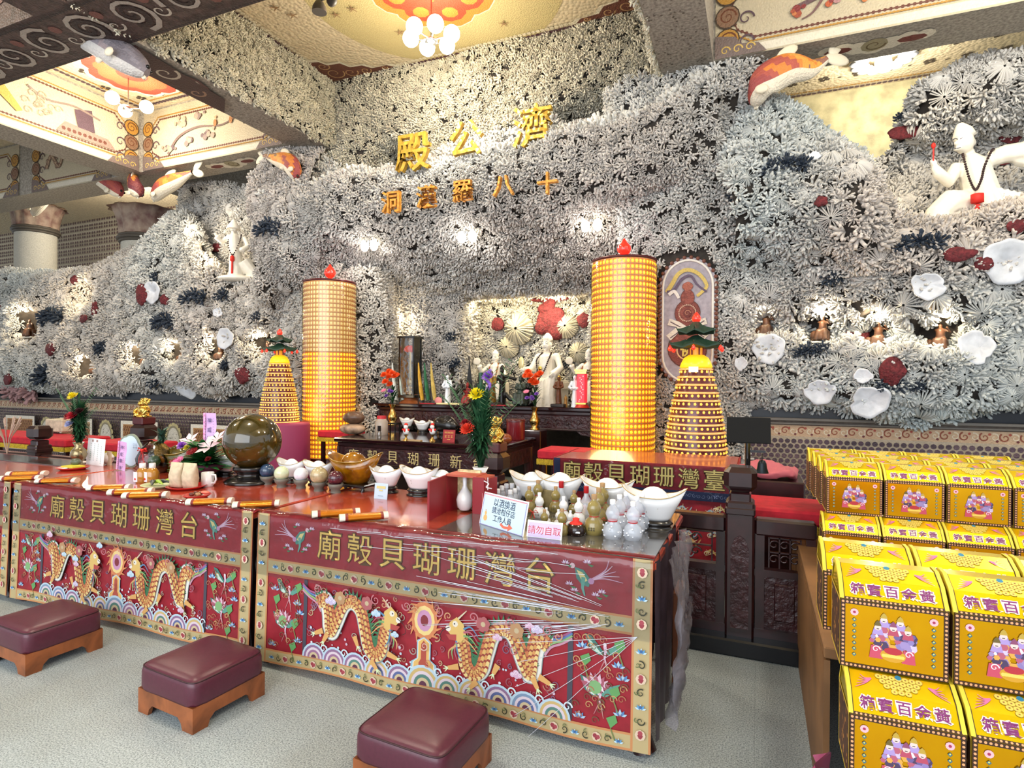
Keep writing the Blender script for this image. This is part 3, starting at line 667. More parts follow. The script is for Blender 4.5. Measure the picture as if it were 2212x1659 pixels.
# ================================================================== materials for objects
TT=.84
rosewood=mat('dark_rosewood','2a1012',.28,noise=.4,nscale=9,coat=.3)
rosecarv=mat('carved_rosewood','331417',.38,noise=.35,nscale=14,bump=.7,bscale=28,dist=.02,coat=.2)
lacq=mat('red_lacquer_top','ab432e',.14,noise=.25,nscale=3,coat=.6)
blackgl=mat('black_gloss','0d0d10',.12,coat=.5)
white_c=mat('white_ceramic','e6e6e6',.12,coat=.5)
goldpol=mat('polished_gold','d9b45a',.22,metal=1)
brass=mat('brass','b89a5a',.22,metal=1)
goldlet=mat('gold_lettering','caa456',.35,metal=.6)
redcloth=mat('red_velvet_cloth','b0182a',.8,noise=.15)
fringe=mat('yellow_fringe','c9ab2e',.75,noise=.3,nscale=80)
plastw=mat('white_plastic','e8ecf4',.3)
marble_w=mat('white_marble_statue','efe9da',.3,noise=.04)
green_l=mat('green_leaves','1f4a2e',.5,noise=.4,nscale=30)
def clear(name,c=(1,1,1),rough=.05,fac=.12,tint=.92):
    if name in MATS: return MATS[name]
    m=bpy.data.materials.new(name); m.use_nodes=True; nt=m.node_tree; nt.nodes.clear(); L=nt.links.new
    o=nt.nodes.new('ShaderNodeOutputMaterial'); t=nt.nodes.new('ShaderNodeBsdfTransparent'); t.inputs[0].default_value=(tint*c[0],tint*c[1],tint*c[2],1)
    g=nt.nodes.new('ShaderNodeBsdfGlossy'); g.inputs['Roughness'].default_value=rough; f=nt.nodes.new('ShaderNodeFresnel'); f.inputs[0].default_value=1.5
    ad=nt.nodes.new('ShaderNodeMath'); ad.operation='ADD'; ad.use_clamp=True; ad.inputs[1].default_value=fac; L(f.outputs[0],ad.inputs[0])
    mx=nt.nodes.new('ShaderNodeMixShader'); L(ad.outputs[0],mx.inputs[0]); L(t.outputs[0],mx.inputs[1]); L(g.outputs[0],mx.inputs[2]); L(mx.outputs[0],o.inputs[0]); MATS[name]=m
    tc=nt.nodes.new('ShaderNodeTexCoord'); n=nt.nodes.new('ShaderNodeTexNoise'); n.inputs['Scale'].default_value=18; L(tc.outputs['Object'],n.inputs['Vector']); bp=nt.nodes.new('ShaderNodeBump'); bp.inputs['Strength'].default_value=.25; bp.inputs['Distance'].default_value=.02; L(n.outputs['Fac'],bp.inputs['Height']); L(bp.outputs[0],g.inputs['Normal'])
    return m
film=clear('clear_plastic_film',fac=.0,rough=.07); glassy=clear('clear_glass',fac=.06,rough=.02)
filmgrey=mat('crumpled_plastic_film','8c8890',.16,alpha=.5,spec=1,bump=.8,bscale=30,dist=.01)
filmridge=mat('pale_film_highlight_crease','dfe3ee',.15,alpha=.75)  # creases coloured near white to stand for highlight streaks on the film
def onz(px,py,z=None): return at(px,py,Z=TT if z is None else z)
# ================================================================== offering tables
tabs=[(-2.62,-.39),(-4.93,-2.66),(-7.4,-4.97)]; Y0,Y1=2.52,3.5
tl=['red lacquered offering table at the right end carrying bottles and signs','red lacquered offering table in the middle carrying the big marble ball','red lacquered offering table at the far left with a grey back edge']
for (a,b),l in zip(tabs,tl):
    t=thing('offering_table',((a+b)/2,(Y0+Y1)/2,0),l,'table','offering tables in a row'); w=b-a; d=Y1-Y0
    M().box((0,0,TT-.02),(w,d,.04),.008).build('tabletop',lacq,t)
    M().box((0,-d/2+.05,TT-.12),(w-.1,.03,.15)).box((0,d/2-.05,TT-.12),(w-.1,.03,.15)).build('apron',rosecarv,t)
    for sx in(-1,1):
        for sy in(-1,1): M().tube([(sx*(w/2-.07),sy*(d/2-.07),TT-.04),(sx*(w/2-.06),sy*(d/2-.06),.45),(sx*(w/2-.10),sy*(d/2-.08),.15),(sx*(w/2-.05),sy*(d/2-.05),.0)],[.05,.045,.04,.055],8).build('leg',rosewood,t)
g=tag(M().box((-.95,(Y0+Y1)/2,TT+.004),(1.1,Y1-Y0-.02,.008),.002).build('glass_sheet',mat('grey_glass_sheet','4a4744',.08,coat=.8,noise=.3,nscale=4)),'dark grey glass sheet lying on the right table under the gourd bottles','glass sheet')
g=tag(M().box((-6.3,3.3,TT+.004),(1.5,.26,.008),.002).build('glass_sheet',MATS['grey_glass_sheet']),'grey glass strip along the back of the far left table','glass sheet')
# ------------------------------------------------------------------ embroidered cloths
RC='98202f'
def border(ink,P0,P1,w,n=None,first=0):
    """ornate band between two points (centre line)"""
    dx,dy=P1[0]-P0[0],P1[1]-P0[1]; L_=math.hypot(dx,dy); ux,uy=dx/L_,dy/L_; nx,ny=-uy,ux
    n=n or max(2,int(L_/(w*1.25))); 
    for i in range(n):
        t=(i+.5)/n*L_; x,y=P0[0]+ux*t,P0[1]+uy*t
        if (i+first)%2: 
            ink.disc(x,y,w*.27,'e9c9a8',8); ink.disc(x-ux*w*.08,y-uy*w*.08+w*.05,w*.14,'a8283c',6); ink.disc(x+ux*w*.1,y+uy*w*.1,w*.13,'b8384a',6); ink.disc(x,y-w*.1,w*.1,'a8283c',5)
        else:
            ink.lotus(x,y-w*.1,w*.3,'4aa0d8','bfe2f4',5); ink.disc(x,y,w*.09,'2a6ab0',5)
        t2=(i+1)/n*L_
        if i<n-1: 
            x,y=P0[0]+ux*t2,P0[1]+uy*t2; ink.swirl(x,y,w*.22,w*.07,'3a3a24',1.2,i,1 if i%2 else -1); ink.swirl(x+nx*w*.18,y+ny*w*.18,w*.13,w*.05,'6a7a3a',1.1,i+2)
def phoenix(k,x,y,s,f):
    k.off=(x,y); k.sc=s; k.flip=f
    for i,a in enumerate((.05,.25,.42,.6,.78)): k.stroke(curve_pts([(.1,.05),(.5,.12+a*.3),(1.0-.1*i,.05+a*.75)],5),.045,'e6c6da' if i%2 else 'd9a0c0',.012)
    k.poly([(-.35,.35),(-.1,.3),(.12,.05),(.05,-.15),(-.15,-.1),(-.3,.05)],'3f8a7c'); k.poly([(-.3,.28),(-.12,.22),(.02,.02),(-.12,-.05)],'e6d27a'); k.stroke([(-.1,.1),(-.12,-.2),(-.05,-.4)],.12,'5aa896',.04)
    k.disc(-.42,.38,.08,'e9c0c8',7); k.disc(.12,.02,.09,'c98ab8',7)
    for a,b in((-.35,-.3),(-.5,-.15),(.25,-.35),(.42,-.25),(-.62,.42),(.0,.5)): k.lotus(a,b,.13,'f0d9ea','d09ac4',5); k.poly([(a,b-.02),(a+.12,b-.1),(a+.2,b-.05)],'3c8a50')
    k.off=(0,0); k.sc=1; k.flip=1
def crane(k,x,y,s,f=1):
    k.off=(x,y); k.sc=s; k.flip=f
    k.poly([(0,0),(-.5,.55),(-.75,.6),(-.55,.1),(-.2,-.1)],'2f7f73'); k.poly([(0,0),(.35,.35),(.75,.5),(.5,.12),(.2,-.05)],'4fa08c'); k.poly([(-.05,-.1),(-.5,.35),(-.62,.4),(-.45,.05)],'bfe0cc')
    k.stroke(curve_pts([(0,.25),(.03,.05),(0,-.2),(.1,-.5)],5),.13,'e3b9d0',.04); k.stroke([(0,-.25),(-.2,-.7)],.05,'c9727a',.02); k.stroke([(.05,-.3),(.15,-.8)],.05,'d08a80',.02); k.disc(0,.3,.07,'e9d9e0',6)
    k.off=(0,0); k.sc=1; k.flip=1
def dragon(k,x,y,s,f):
    k.off=(x,y); k.sc=s; k.flip=f
    # ribbon tail
    for j,c in enumerate(('b0508a','5a7fc0','8ab86a','d08aa8')): k.stroke(curve_pts([(-.92,.58-.03*j),(-.80,.50-.03*j),(-.66,.46-.04*j),(-.58,.32-.03*j)],6),.022,c,.03)
    P=curve_pts([(-.62,.34),(-.50,.40),(-.44,.22),(-.42,.02),(-.38,-.02),(-.30,.14),(-.18,.38),(-.04,.44),(.10,.34),(.17,.12),(.24,-.12),(.36,-.20),(.47,-.10),(.50,.08),(.55,.24)],9); n=len(P)
    w=[.085+.06*math.sin(min(1,i/n*1.4)*PI) for i in range(n)]
    k.stroke([(a,b+.0) for a,b in P],.27,'8aa0a0',.17); k.stroke([(a,b+.0) for a,b in P],.245,'f0ece0',.15); k.layer()
    for i in range(2,n-1,2):   # mane
        a,b=P[i]; dx,dy=P[i+1][0]-P[i-1][0],P[i+1][1]-P[i-1][1]; l=math.hypot(dx,dy); nx,ny=-dy/l,dx/l
        k.poly([(a+nx*.09,b+ny*.09),(a+nx*.19+dx*.3,b+ny*.19+dy*.3),(a+nx*.09+dx*1.4,b+ny*.09+dy*1.4)],'2f7a4a')
    for r in range(4):
        for i in range(1,n-1):
            a,b=P[i]; dx,dy=P[i+1][0]-P[i-1][0],P[i+1][1]-P[i-1][1]; l=math.hypot(dx,dy) or 1; nx,ny=-dy/l,dx/l; o=.078-r*.042
            k.disc(a+nx*o+(dx*.25 if r%2 else 0),b+ny*o,.0265,('d8741e','e8b23a','e3962c','f2d06a')[r] if (i+r)%3 else 'a8381a',5)
    for a,b,t in((-.52,-.02,3.6),(.02,.0,-1.2),(.30,-.26,-.9),(.56,-.12,-.3),(-.44,-.05,-2)):   # legs
        e=(a+.16*math.cos(t),b+.13*math.sin(t)); k.stroke([(a,b),e],.08,'e8a63a',.05)
        for q in(-.6,0,.6): k.stroke([e,(e[0]+.07*math.cos(t+q),e[1]+.07*math.sin(t+q))],.022,'d9efb0',.006)
    # head with horns, whiskers and beard
    k.poly([(.46,.28),(.50,.42),(.60,.50),(.70,.42),(.72,.30),(.64,.22),(.54,.18)],'e6b840'); k.disc(.62,.41,.04,'e9dfc8',8); k.disc(.63,.41,.012,'2a2a40',5); k.disc(.72,.34,.04,'f0e6d8',7); k.poly([(.6,.28),(.75,.26),(.7,.2),(.6,.2)],'c0342a')
    for j,c in enumerate(('4a8ab8','c0506a','7ab05a','e0a04a')): k.stroke(curve_pts([(.50,.36-.04*j),(.40,.40-.07*j),(.30,.30-.07*j)],5),.03,c,.008); k.stroke(curve_pts([(.60,.2-.02*j),(.58+.04*j,.06),(.52+.06*j,-.04)],4),.028,c,.008)
    k.stroke(curve_pts([(.70,.36),(.80,.30),(.84,.2),(.78,.16)],5),.012,'2a2422',.006); k.stroke([(.58,.48),(.50,.56),(.46,.6)],.025,'d9c9a0',.008)
    k.off=(0,0); k.sc=1; k.flip=1
def offering_cloth(x0,w,label,seed,film_from=None,chars='廟殼貝瑚珊灣台'):
    g=random.Random(seed); H=.81
    def fn(u,v,o):   # v measured up from the hem
        d=H-v; wav=0
        if d<0: return (x0+u,Y0-.004-d,TT+.010+o)
        e=1; hem=.008*math.sin(u*7+seed)*(d/H)**2
        return (x0+u,Y0-.006-.035*d-o,TT+.010-d-hem)
    base=M(); base.col=colr(RC); nu,nv=44,22; V=[];F=[]
    vs=[H+.07-(H+.07)*j/nv for j in range(nv+1)]
    for v in vs:
        for i in range(nu+1): V.append(fn(w*i/nu,v,0))
    for j in range(nv):
        for i in range(nu): a=j*(nu+1)+i; F.append((a,a+nu+1,a+nu+2,a+1))
    base.add(V,F,True); cl=base.build('altar_cloth',mat('red_embroidered_satin','8e1a28',.5,noise=.12,nscale=20)); tag(cl,label,'altar cloth','embroidered cloths on the offering tables')
    k=Ink(fn,.0008); k.tone=(.2,.82); k.k=1.5; Z1,Z2=H-.245,H-.325; b=.085; sub=30
    YL,OL='c9b070','d98a3c'
    def band(xa,ya,xb,yb,s_=sub): k.rect(xa,ya,xb,yb,OL,s_); q=.010; k.rect(xa+q,ya+q,xb-q,yb-q,YL,s_)
    band(0,Z2,w,Z1); band(0,0,w,.075); 
    def vband(xa,xb,ya,yb):
        n=14
        for i in range(n): y0=ya+(yb-ya)*i/n; y1=ya+(yb-ya)*(i+1)/n; k.rect(xa,y0,xb,y1,OL)
        for i in range(n): y0=ya+(yb-ya)*i/n; y1=ya+(yb-ya)*(i+1)/n; k.rect(xa+.01,y0,xb-.01,y1,YL)
    for xa in(0,w-b): vband(xa,xa+b,0,H)
    k.layer(2)
    border(k,(b,(Z1+Z2)/2),(w-b,(Z1+Z2)/2),.085); border(k,(b,.037),(w-b,.037),.075)
    border(k,(b/2,.02),(b/2,Z2),.085); border(k,(w-b/2,.02),(w-b/2,Z2),.085,first=1); border(k,(b/2,Z2),(b/2,H),.085); border(k,(w-b/2,Z2),(w-b/2,H),.085,first=1)
    bd=k.build('border',ink_m,cl)
    # valance lettering
    k=Ink(fn,.0015); k.layer(2); n=len(chars); xs=np.linspace(b+.42,w-b-.42,n)
    for c,x in zip(chars,xs): ink_text(k,c,x,Z1+.12,.165,'5a3a14',.005)
    k.k=1.6
    for c,x in zip(chars,xs): ink_text(k,c,x,Z1+.12,.165,'d9b45e',0)
    lt=k.build('lettering',mat('gold_embroidery','ffffff',.4,attr=True),cl)
    k=Ink(fn,.0006); k.k=2.5; k.tone=(.15,.85); phoenix(k,b+.20,Z1+.12,.16,-1); phoenix(k,w-b-.20,Z1+.12,.16,1); k.build('phoenix_embroidery',ink_m,cl)
    # lower picture
    k=Ink(fn,.0005); k.k=3; k.tone=(.22,.80); x1,x2=b+.27,w-b-.27; zb,zt=.08,Z2-.005; mid=w/2
    for xx in(x1,x2): 
        for i in range(10): k.rect(xx-.012,zb+(zt-zb)*i/10,xx+.012,zb+(zt-zb)*(i+1)/10,'4a4656')
    for a,c in((b,x1),(x2,w-b)):
        cx=(a+c)/2; crane(k,cx+.02,zt-.09,.12); crane(k,cx,zb+.13,.12)
        k.lotus(cx-.02,.24,.07,'e8b9cc','b8506a',9); k.lotus(cx-.02,.25,.05,'f4dfe8','a8486a',9,-1); k.disc(cx-.02,.24,.03,'7ab86a',8)
        for dx,dz in((.08,.34),(-.08,.4),(.09,.14),(-.09,.1),(.1,.29)): k.lotus(cx+dx,dz,.032,'4a86c8','a8d0ec',5); 
        for dx,dz in((.06,.2),(-.07,.32),(.05,.08),(.08,.4)): k.poly([(cx+dx,dz),(cx+dx+.03,dz+.03),(cx+dx+.02,dz+.06),(cx+dx-.02,dz+.04)],'5aa850'); k.stroke([(cx+dx,dz),(cx+dx+.02,dz-.05)],.006,'7a8a3a')
        for _ in range(34): k.swirl(g.uniform(a+.02,c-.02),g.uniform(zb+.02,zt-.02),.018,.005,g.choice(['c06a3a','d09a4a','7a4a2a']))
    s=.63*(x2-x1)/1.5; 
    # mountain, pearl and waves
    for r,c in((.075,'e07a2a'),(.058,'f2d06a'),(.042,'d08ab8'),(.022,'8e1a28')): k.disc(mid,zt-.095,r,c,12,r*1.25)
    for a in range(14): t=a*.449; k.stroke([(mid+.07*math.cos(t),zt-.095+.085*math.sin(t)),(mid+.1*math.cos(t+.25),zt-.095+.12*math.sin(t+.25))],.014,'e8862e',.003)
    for q,c in((1.3,'8fc4dc'),(1.1,'f4ecd0'),(1.0,'f0b63a'),(.5,'c0401e')): k.poly([(mid-.06*q,.10),(mid-.055*q,.18),(mid-.03*q,.20),(mid-.03*q,.26+.02*q),(mid,.28+.02*q),(mid+.03*q,.26+.02*q),(mid+.03*q,.20),(mid+.055*q,.18),(mid+.06*q,.10)],c); k.layer()
    nw=11
    for i in range(nw):
        x=x1+.07+(x2-x1-.14)*i/(nw-1); R_=.078+(.02 if i==nw//2 else 0)
        for q,c in((1,'b9d8ec'),(.86,g.choice(['d9b45a','7a9ac0','9a6a9a'])),(.7,'e6cfdc'),(.54,g.choice(['a86a9a','4f8a7c','5a6aa8'])),(.38,'d9c08a'),(.22,'6a2a4a')):
            k.poly([(x+R_*q*math.cos(t),.075+R_*q*math.sin(t)) for t in np.linspace(0,PI,11)],c)
        k.swirl(x+R_*.8,.075+R_*.75,.022,.008,'d9ecf6'); 
    k.k=max(3,k.k-6)
    for _ in range(90):
        x=g.uniform(x1+.03,x2-.03); z=g.uniform(.14,zt-.015); k.swirl(x,z,g.uniform(.012,.024),.006,g.choice(['a8485a','c07a5a','b09a8a','c9a070','8a5a7a']),1.4,x*9)
    for _ in range(60): x=g.uniform(x1+.03,x2-.03); k.disc(x,g.uniform(.14,.24),g.uniform(.004,.009),g.choice(['e6e2ee','c9d8e8','d8b0c8']),6)
    for f in(-1,1):
        k.layer(2); dragon(k,mid-f*.425*(x2-x1)/1.55,.245,s*.60,f)
    for _ in range(14):
        x=g.uniform(x1+.04,x2-.04); z=g.uniform(.15,zt-.02)
        if g.random()<.5 and abs(x-mid)>.12: k.cloud(x,z+(.05 if z>.25 else 0),g.uniform(.018,.03),g.choice(['a9d0e8','dca8cc','c9b8e0']),'f4f0f4')
        else: k.swirl(x,z,.022,.006,g.choice(['c9606a','b8506a','d98a5a','e0b0a0']),1.4,x*9)
    for i in range(8): x=x1+.1+(x2-x1-.2)*i/7; k.swirl(x,zt-.03,.026,.007,'c9707a',1.5,i); k.swirl(x+.05,zt-.045,.02,.006,'d99a5a',1.3,i,-1)
    for f in(-1,1): 
        for dx in(.33,.5): k.flower(mid+f*dx*(x2-x1)/1.5,zt-.055,.036,'b8555a' if dx<.4 else 'c08a50','c9b080',6)
    k.build('dragon_embroidery',ink_m,cl)
    # film
    V=[];F=[];nu,nv=60,16
    for j in range(nv+1):
        for i in range(nu+1): V.append(fn(w*i/nu,H+.06-(.40)*j/nv,.010+.003*math.sin(i*.9+j)+.002*math.sin(i*2.3-j*1.7)))
    mm=M(); mm.add(V,[(j*(nu+1)+i,(j+1)*(nu+1)+i,(j+1)*(nu+1)+i+1,j*(nu+1)+i+1) for j in range(nv) for i in range(nu)],True)
    fl=mm.build('plastic_film',film,cl)
    if film_from is not None:
        r=M(); cx,cz=w-.06,Z2+.02
        for i in range(46):
            t=PI-g.uniform(-.34,.30); L0=g.uniform(.12,.5); L1=L0+g.uniform(.15,.7); 
            P=[(cx+L*math.cos(t),cz+L*math.sin(t)*.9+.05) for L in np.linspace(L0,L1,6)]
            P=[p for p in P if p[1]<H-.01 and p[0]>film_from-x0]
            if len(P)>2: r.tube([fn(p[0],p[1],.013) for p in P],[.0006+.0018*g.random()*math.sin(PI*(q+.5)/len(P)) for q in range(len(P))],4)
        for i in range(14):
            z=H-.01-g.random()*.1; xx=g.uniform(.5,w-.5); r.tube([fn(xx+q*.08,z+q*.004*g.random(),.013) for q in range(5)],.0012,4)
        for i in range(5): r.tube([fn(cx-.55*t,cz-.02-(.30+.05*i)*t*(.4+.2*i),.013) for t in np.linspace(0,1,6)],.0012,4)
        r.build('film_highlight_crease',filmridge,fl)
    return cl
offering_cloth(-2.60,2.2,'red embroidered dragon cloth on the right table, wrapped in shiny creased film',1,-1.9)
offering_cloth(-4.92,2.28,'red embroidered dragon cloth hanging from the middle table',2,None)
offering_cloth(-7.24,2.28,'red embroidered cloth at the left edge of the picture',3,None)
# crumpled film bundle on the right end of the table
g_=random.Random(4); V=[];nu,nv=16,22
for j in range(nv+1):
    t=j/nv
    for i in range(nu+1):
        s=i/nu; n=.03*math.sin(i*2.1+j*.35)+.02*math.sin(i*4.3-j*.5)+.012*math.sin(i*7+j*1.3)
        pinch=1-.5*math.exp(-((t-.38)/.12)**2)
        V.append((-.375+.035+n*.6+.05*math.sin(t*3),Y0+.02+(s*.62*pinch*(1-.35*t))+.04*n,TT+.012-t*(.72-.15*s)))
mm=M().add(V,[(j*(nu+1)+i,j*(nu+1)+i+1,(j+1)*(nu+1)+i+1,(j+1)*(nu+1)+i) for j in range(nv) for i in range(nu)],True)
tag(mm.build('plastic_sheet',filmgrey),'crumpled grey plastic sheet hanging down the right end of the table','plastic sheet')
V=[]
for j in range(nv+1):
    t=j/nv
    for i in range(nu+1): s=i/nu; V.append((-.395+.012*math.sin(i*1.1)+.01*t,Y0+.0+s*.75*(1-.45*t),TT+.0-t*.76+.02*s))
mm=M().add(V,[(j*(nu+1)+i,j*(nu+1)+i+1,(j+1)*(nu+1)+i+1,(j+1)*(nu+1)+i) for j in range(nv) for i in range(nu)],True)
tag(mm.build('side_cloth',mat('dark_mauve_cloth','3a2f38',.35,noise=.3,nscale=12)),'dark mauve cloth under the film on the right end of the table','cloth')
x,y,_=at(1463,1490,Z=0); tag(M().box((x,y,.27),(.03,.22,.54),.004).build('wooden_board',mat('brown_board','6b3a1e',.5,noise=.2)),'brown wooden board standing behind the right end of the table','board')
# ================================================================== stools
leath=mat('burgundy_leather','521f30',.36,noise=.08,nscale=60,bump=.12,bscale=220,dist=.002,spec=.6)
lamw=mat('brown_wood_laminate','8a4e2a',.42,noise=.3,nscale=6)
MATS['brown_wood_laminate'].node_tree.nodes['Noise Texture'].inputs['Distortion'].default_value=1.5
st=thing('kneeling_stool',(-1.24,2.07,0),'','stool','kneeling stools before the table')
w,d=.42,.40
def cushion():
    m=M(); n=14; V=[]; prof=[(0,.985),(.012,1.0),(.05,1.0),(.085,.995),(.105,.97),(.118,.9),(.125,.7),(.129,.35),(.13,0.02)]
    N=40
    for z,s in prof:
        for i in range(N):
            a=2*PI*i/N; c,q=math.cos(a),math.sin(a); e=.22 if s>.6 else .22+.5*(.6-s); x=math.copysign(abs(c)**e,c); y=math.copysign(abs(q)**e,q); V.append((x*w/2*s,y*d/2*s,.115+z+(.003*math.sin(i*1.7) if z<.02 else 0)))
    F=[(j*N+i,j*N+(i+1)%N,(j+1)*N+(i+1)%N,(j+1)*N+i) for j in range(len(prof)-1) for i in range(N)]; F.append(tuple(range(N-1,-1,-1))); F.append(tuple((len(prof)-1)*N+i for i in range(N)))
    return m.add(V,F,True)
cu=cushion().build('cushion',leath,st)
pp=[]; 
for i in range(41): a=2*PI*i/40; c,q=math.cos(a),math.sin(a); pp.append((math.copysign(abs(c)**.22,c)*w/2*.965,math.copysign(abs(q)**.22,q)*d/2*.965,.222))
M().tube(pp,.0035,6).build('piping',mat('dark_piping','32101a',.4),cu)
def side(L): return [(-L/2,0),(-L/2+.075,0),(-L/2+.085,.03),(-L/2+.11,.052),(L/2-.11,.052),(L/2-.085,.03),(L/2-.075,0),(L/2,0),(L/2,.115),(-L/2,.115)]
for sy in(-1,1): M().prism(side(w-.01),.02,'y',sy*(d/2-.015)-.01).build('frame_side',lamw,st)
for sx in(-1,1): M().prism(side(d-.012),.02,'x',sx*(w/2-.016)-.01).build('frame_end',lamw,st)
st['label']='burgundy leather kneeling stool nearest the camera, cut by the bottom edge'
st.rotation_euler.z=-.06
dup(st,(-2.52,2.09,0),-.08,'burgundy leather kneeling stool in the middle of the three'); dup(st,(-3.80,2.10,0),-.06,'burgundy leather kneeling stool at the left edge of the picture')
# ================================================================== balustrade
YB=3.8
def post(x,label,top=1.12,lion=False):
    t=thing('balustrade_post',(x,YB,0),label,'post','carved rosewood posts of the balustrade')
    M().box((0,0,.45),(.16,.16,.9),.012).build('shaft',rosewood,t)
    M().box((0,0,top-.07),(.185,.185,.14),.03).box((0,0,top-.20),(.12,.12,.10),.01).box((0,0,top-.26),(.17,.17,.05),.01).build('finial',rosewood,t)
    m=M()
    for sy in(-1,1): m.prism([(-.05,.15),(.05,.15),(.05,.62),(.03,.68),(0,.7),(-.03,.68),(-.05,.62)],.006,'y',sy*.083-.003)
    m.build('raised_panel',rosecarv,t)
    return t
px_=[(-.09,'rosewood post with square cap in front of the music stand'),(-1.72,'rosewood post under the gold figurine right of the altar',),(-5.38,'rosewood post under the gold figurine behind the left table'),(-7.0,'rosewood post with moulded cap between the red benches at far left')]
for x,l in px_: post(x,l,1.10 if x!=-5.38 else 1.17)
def rail(x0,x1,label,cut=None):
    t=thing('balustrade',((x0+x1)/2,YB,0),label,'balustrade'); w=x1-x0
    t['group']='balustrade runs'
    M().box((0,0,.75),(w,.09,.10),.012).build('handrail',rosewood,t); M().box((0,0,.12),(w,.08,.06)).build('bottom_rail',rosewood,t); M().box((0,0,.48),(w,.06,.04)).build('middle_rail',rosewood,t)
    n=max(1,round(w/.75))
    for i in range(n):
        cx=-w/2+w*(i+.5)/n; ww=w/n
        for sx in(-1,1): M().box((cx+sx*(ww/2-.03),0,.42),(.05,.07,.6)).build('stile',rosewood,t)
    for i in range(n):
        cx=-w/2+w*(i+.5)/n; ww=w/n; pn=M().box((cx,.005,.31),(ww-.1,.03,.32)).box((cx,-.012,.31),(ww-.22,.012,.22),.005).build('panel',rosecarv,t)
        lt=M()
        for r in range(2):
            for q in range(3):
                x=cx+(q-1)*(ww-.16)/3; z=.56+r*.085
                lt.tube([(x+.035*math.cos(a)*(1-a/9),0,z+.03*math.sin(a)*(1-a/9)) for a in np.linspace(0,7,12)],.006,5)
                lt.box((x,0,z+.042),((ww-.16)/3,.02,.008))
        for sx in(-1,0,1,2): lt.box((cx-(ww-.16)/2+(sx+1)*(ww-.16)/3,0,.6),(.008,.02,.18))
        lt.build('lattice',rosewood,t)
    return t
rail(-1.64,-.17,'rosewood balustrade panel between the right post and the gold figurine post')
rail(-.01,.32,'rosewood balustrade panel beside the stacked gold chests')
rail(-6.92,-5.46,'low rosewood rail behind the left table, ending at the gold figurine post')
rail(-9.4,-7.08,'rosewood rail running out of the picture at the left')
tag(M().box((-.65,3.83,.05),(1.9,.34,.10),.01).build('plinth',mat('black_plinth','0c0d12',.25)),'black plinth under the right balustrade','plinth')
# lion figurines
def lion(loc,label,s=1):
    t=thing('gold_figurine',loc,label,'figurine','gold figurines on the balustrade posts',scale=s)
    M().box((0,0,.03),(.12,.12,.06),.008).build('pedestal',mat('oxblood_pedestal','4a0f16',.35),t)
    m=M(); m.ell((0,0,.11),(.05,.045,.05)).ell((0,-.01,.17),(.035,.032,.035)).ell((0,-.04,.165),(.018,.012,.012)).ell((-.028,0,.20),.012).ell((.028,0,.20),.012)
    m.ell((-.022,-.03,.18),.007).ell((.022,-.03,.18),.007)
    for sx in(-1,1): m.tube([(sx*.04,-.01,.13),(sx*.065,-.03,.11),(sx*.05,-.045,.085)],[.016,.015,.014],7).tube([(sx*.03,0,.08),(sx*.055,-.035,.075),(sx*.05,-.04,.063)],[.022,.02,.016],7)
    m.ell((0,.01,.20),(.03,.025,.015))
    for i in range(9): a=i*.7; m.ell((.034*math.cos(a),.012+.02*math.sin(a),.178+.018*math.sin(a*2)),.012,7,5)
    m.lathe((0,0,.058),[(.055,0),(.058,.008),(.05,.014)],14)
    o=m.build('lion_body',goldpol,t); remesh(o,.0042,2); return t
lion((-1.72,YB,1.10),'gold lion figurine on the post right of the altar lettering',1.18)
lion((-5.38,YB,1.17),'gold lion figurine on the post behind the cloud shaped sign',1.18)
# red cloth covered benches
def bench(x0,x1,y,z,label,legs=True,d=.4,fr=.05):
    t=thing('bench',((x0+x1)/2,y,0),label,'bench'); w=x1-x0
    M().box((0,0,z-.02),(w,d,.03)).build('seat_board',rosewood,t)
    for sx in(-1,1):
        for sy in(-1,1): M().box((sx*(w/2-.04),sy*(d/2-.04),z/2-.02),(.045,.045,z-.04),.004).build('leg',rosewood,t)
    c=tag(M().box(((x0+x1)/2,y,z-.03),(w+.03,d+.03,.09),.015).build('bench_cover',redcloth),label.replace('bench','cover over the bench'),'cloth')
    f=M(); zz=z-.075; n=int((w+.03)/.008)
    for sy in(-1,1):
        for i in range(n): xx=(x0+x1)/2-(w+.03)/2+i*.008; f.box((xx,y+sy*(d/2+.017),zz-fr/2),(.005,.003,fr+.006*(i%2)))
    n=int((d+.03)/.008)
    for sx in(-1,1):
        for i in range(n): f.box(((x0+x1)/2+sx*(w/2+.017),y-(d+.03)/2+i*.008,zz-fr/2),(.003,.005,fr+.006*(i%2)))
    f.build('fringe',fringe,c); return t
a=at(1218,945,Y=5.3); bench(-1.92,-1.47,5.45,.94,'small red fringed bench right of the altar',d=.36)
bench(-5.3,-4.85,6.3,.93,'small red fringed bench left of the altar behind the stones',d=.36)
a=at(1625,1060,Y=4.15); bench(-.05,.62,4.25,.80,'long red fringed bench behind the right balustrade',d=.45)
a=at(20,955,Y=4.4); bench(-9.6,-7.35,4.5,.88,'long red fringed bench left of the moulded cap post',d=.5)
a=at(130,950,Y=4.4); bench(-7.2,-6.3,4.6,.86,'red fringed bench behind the tall flower vase',d=.5)
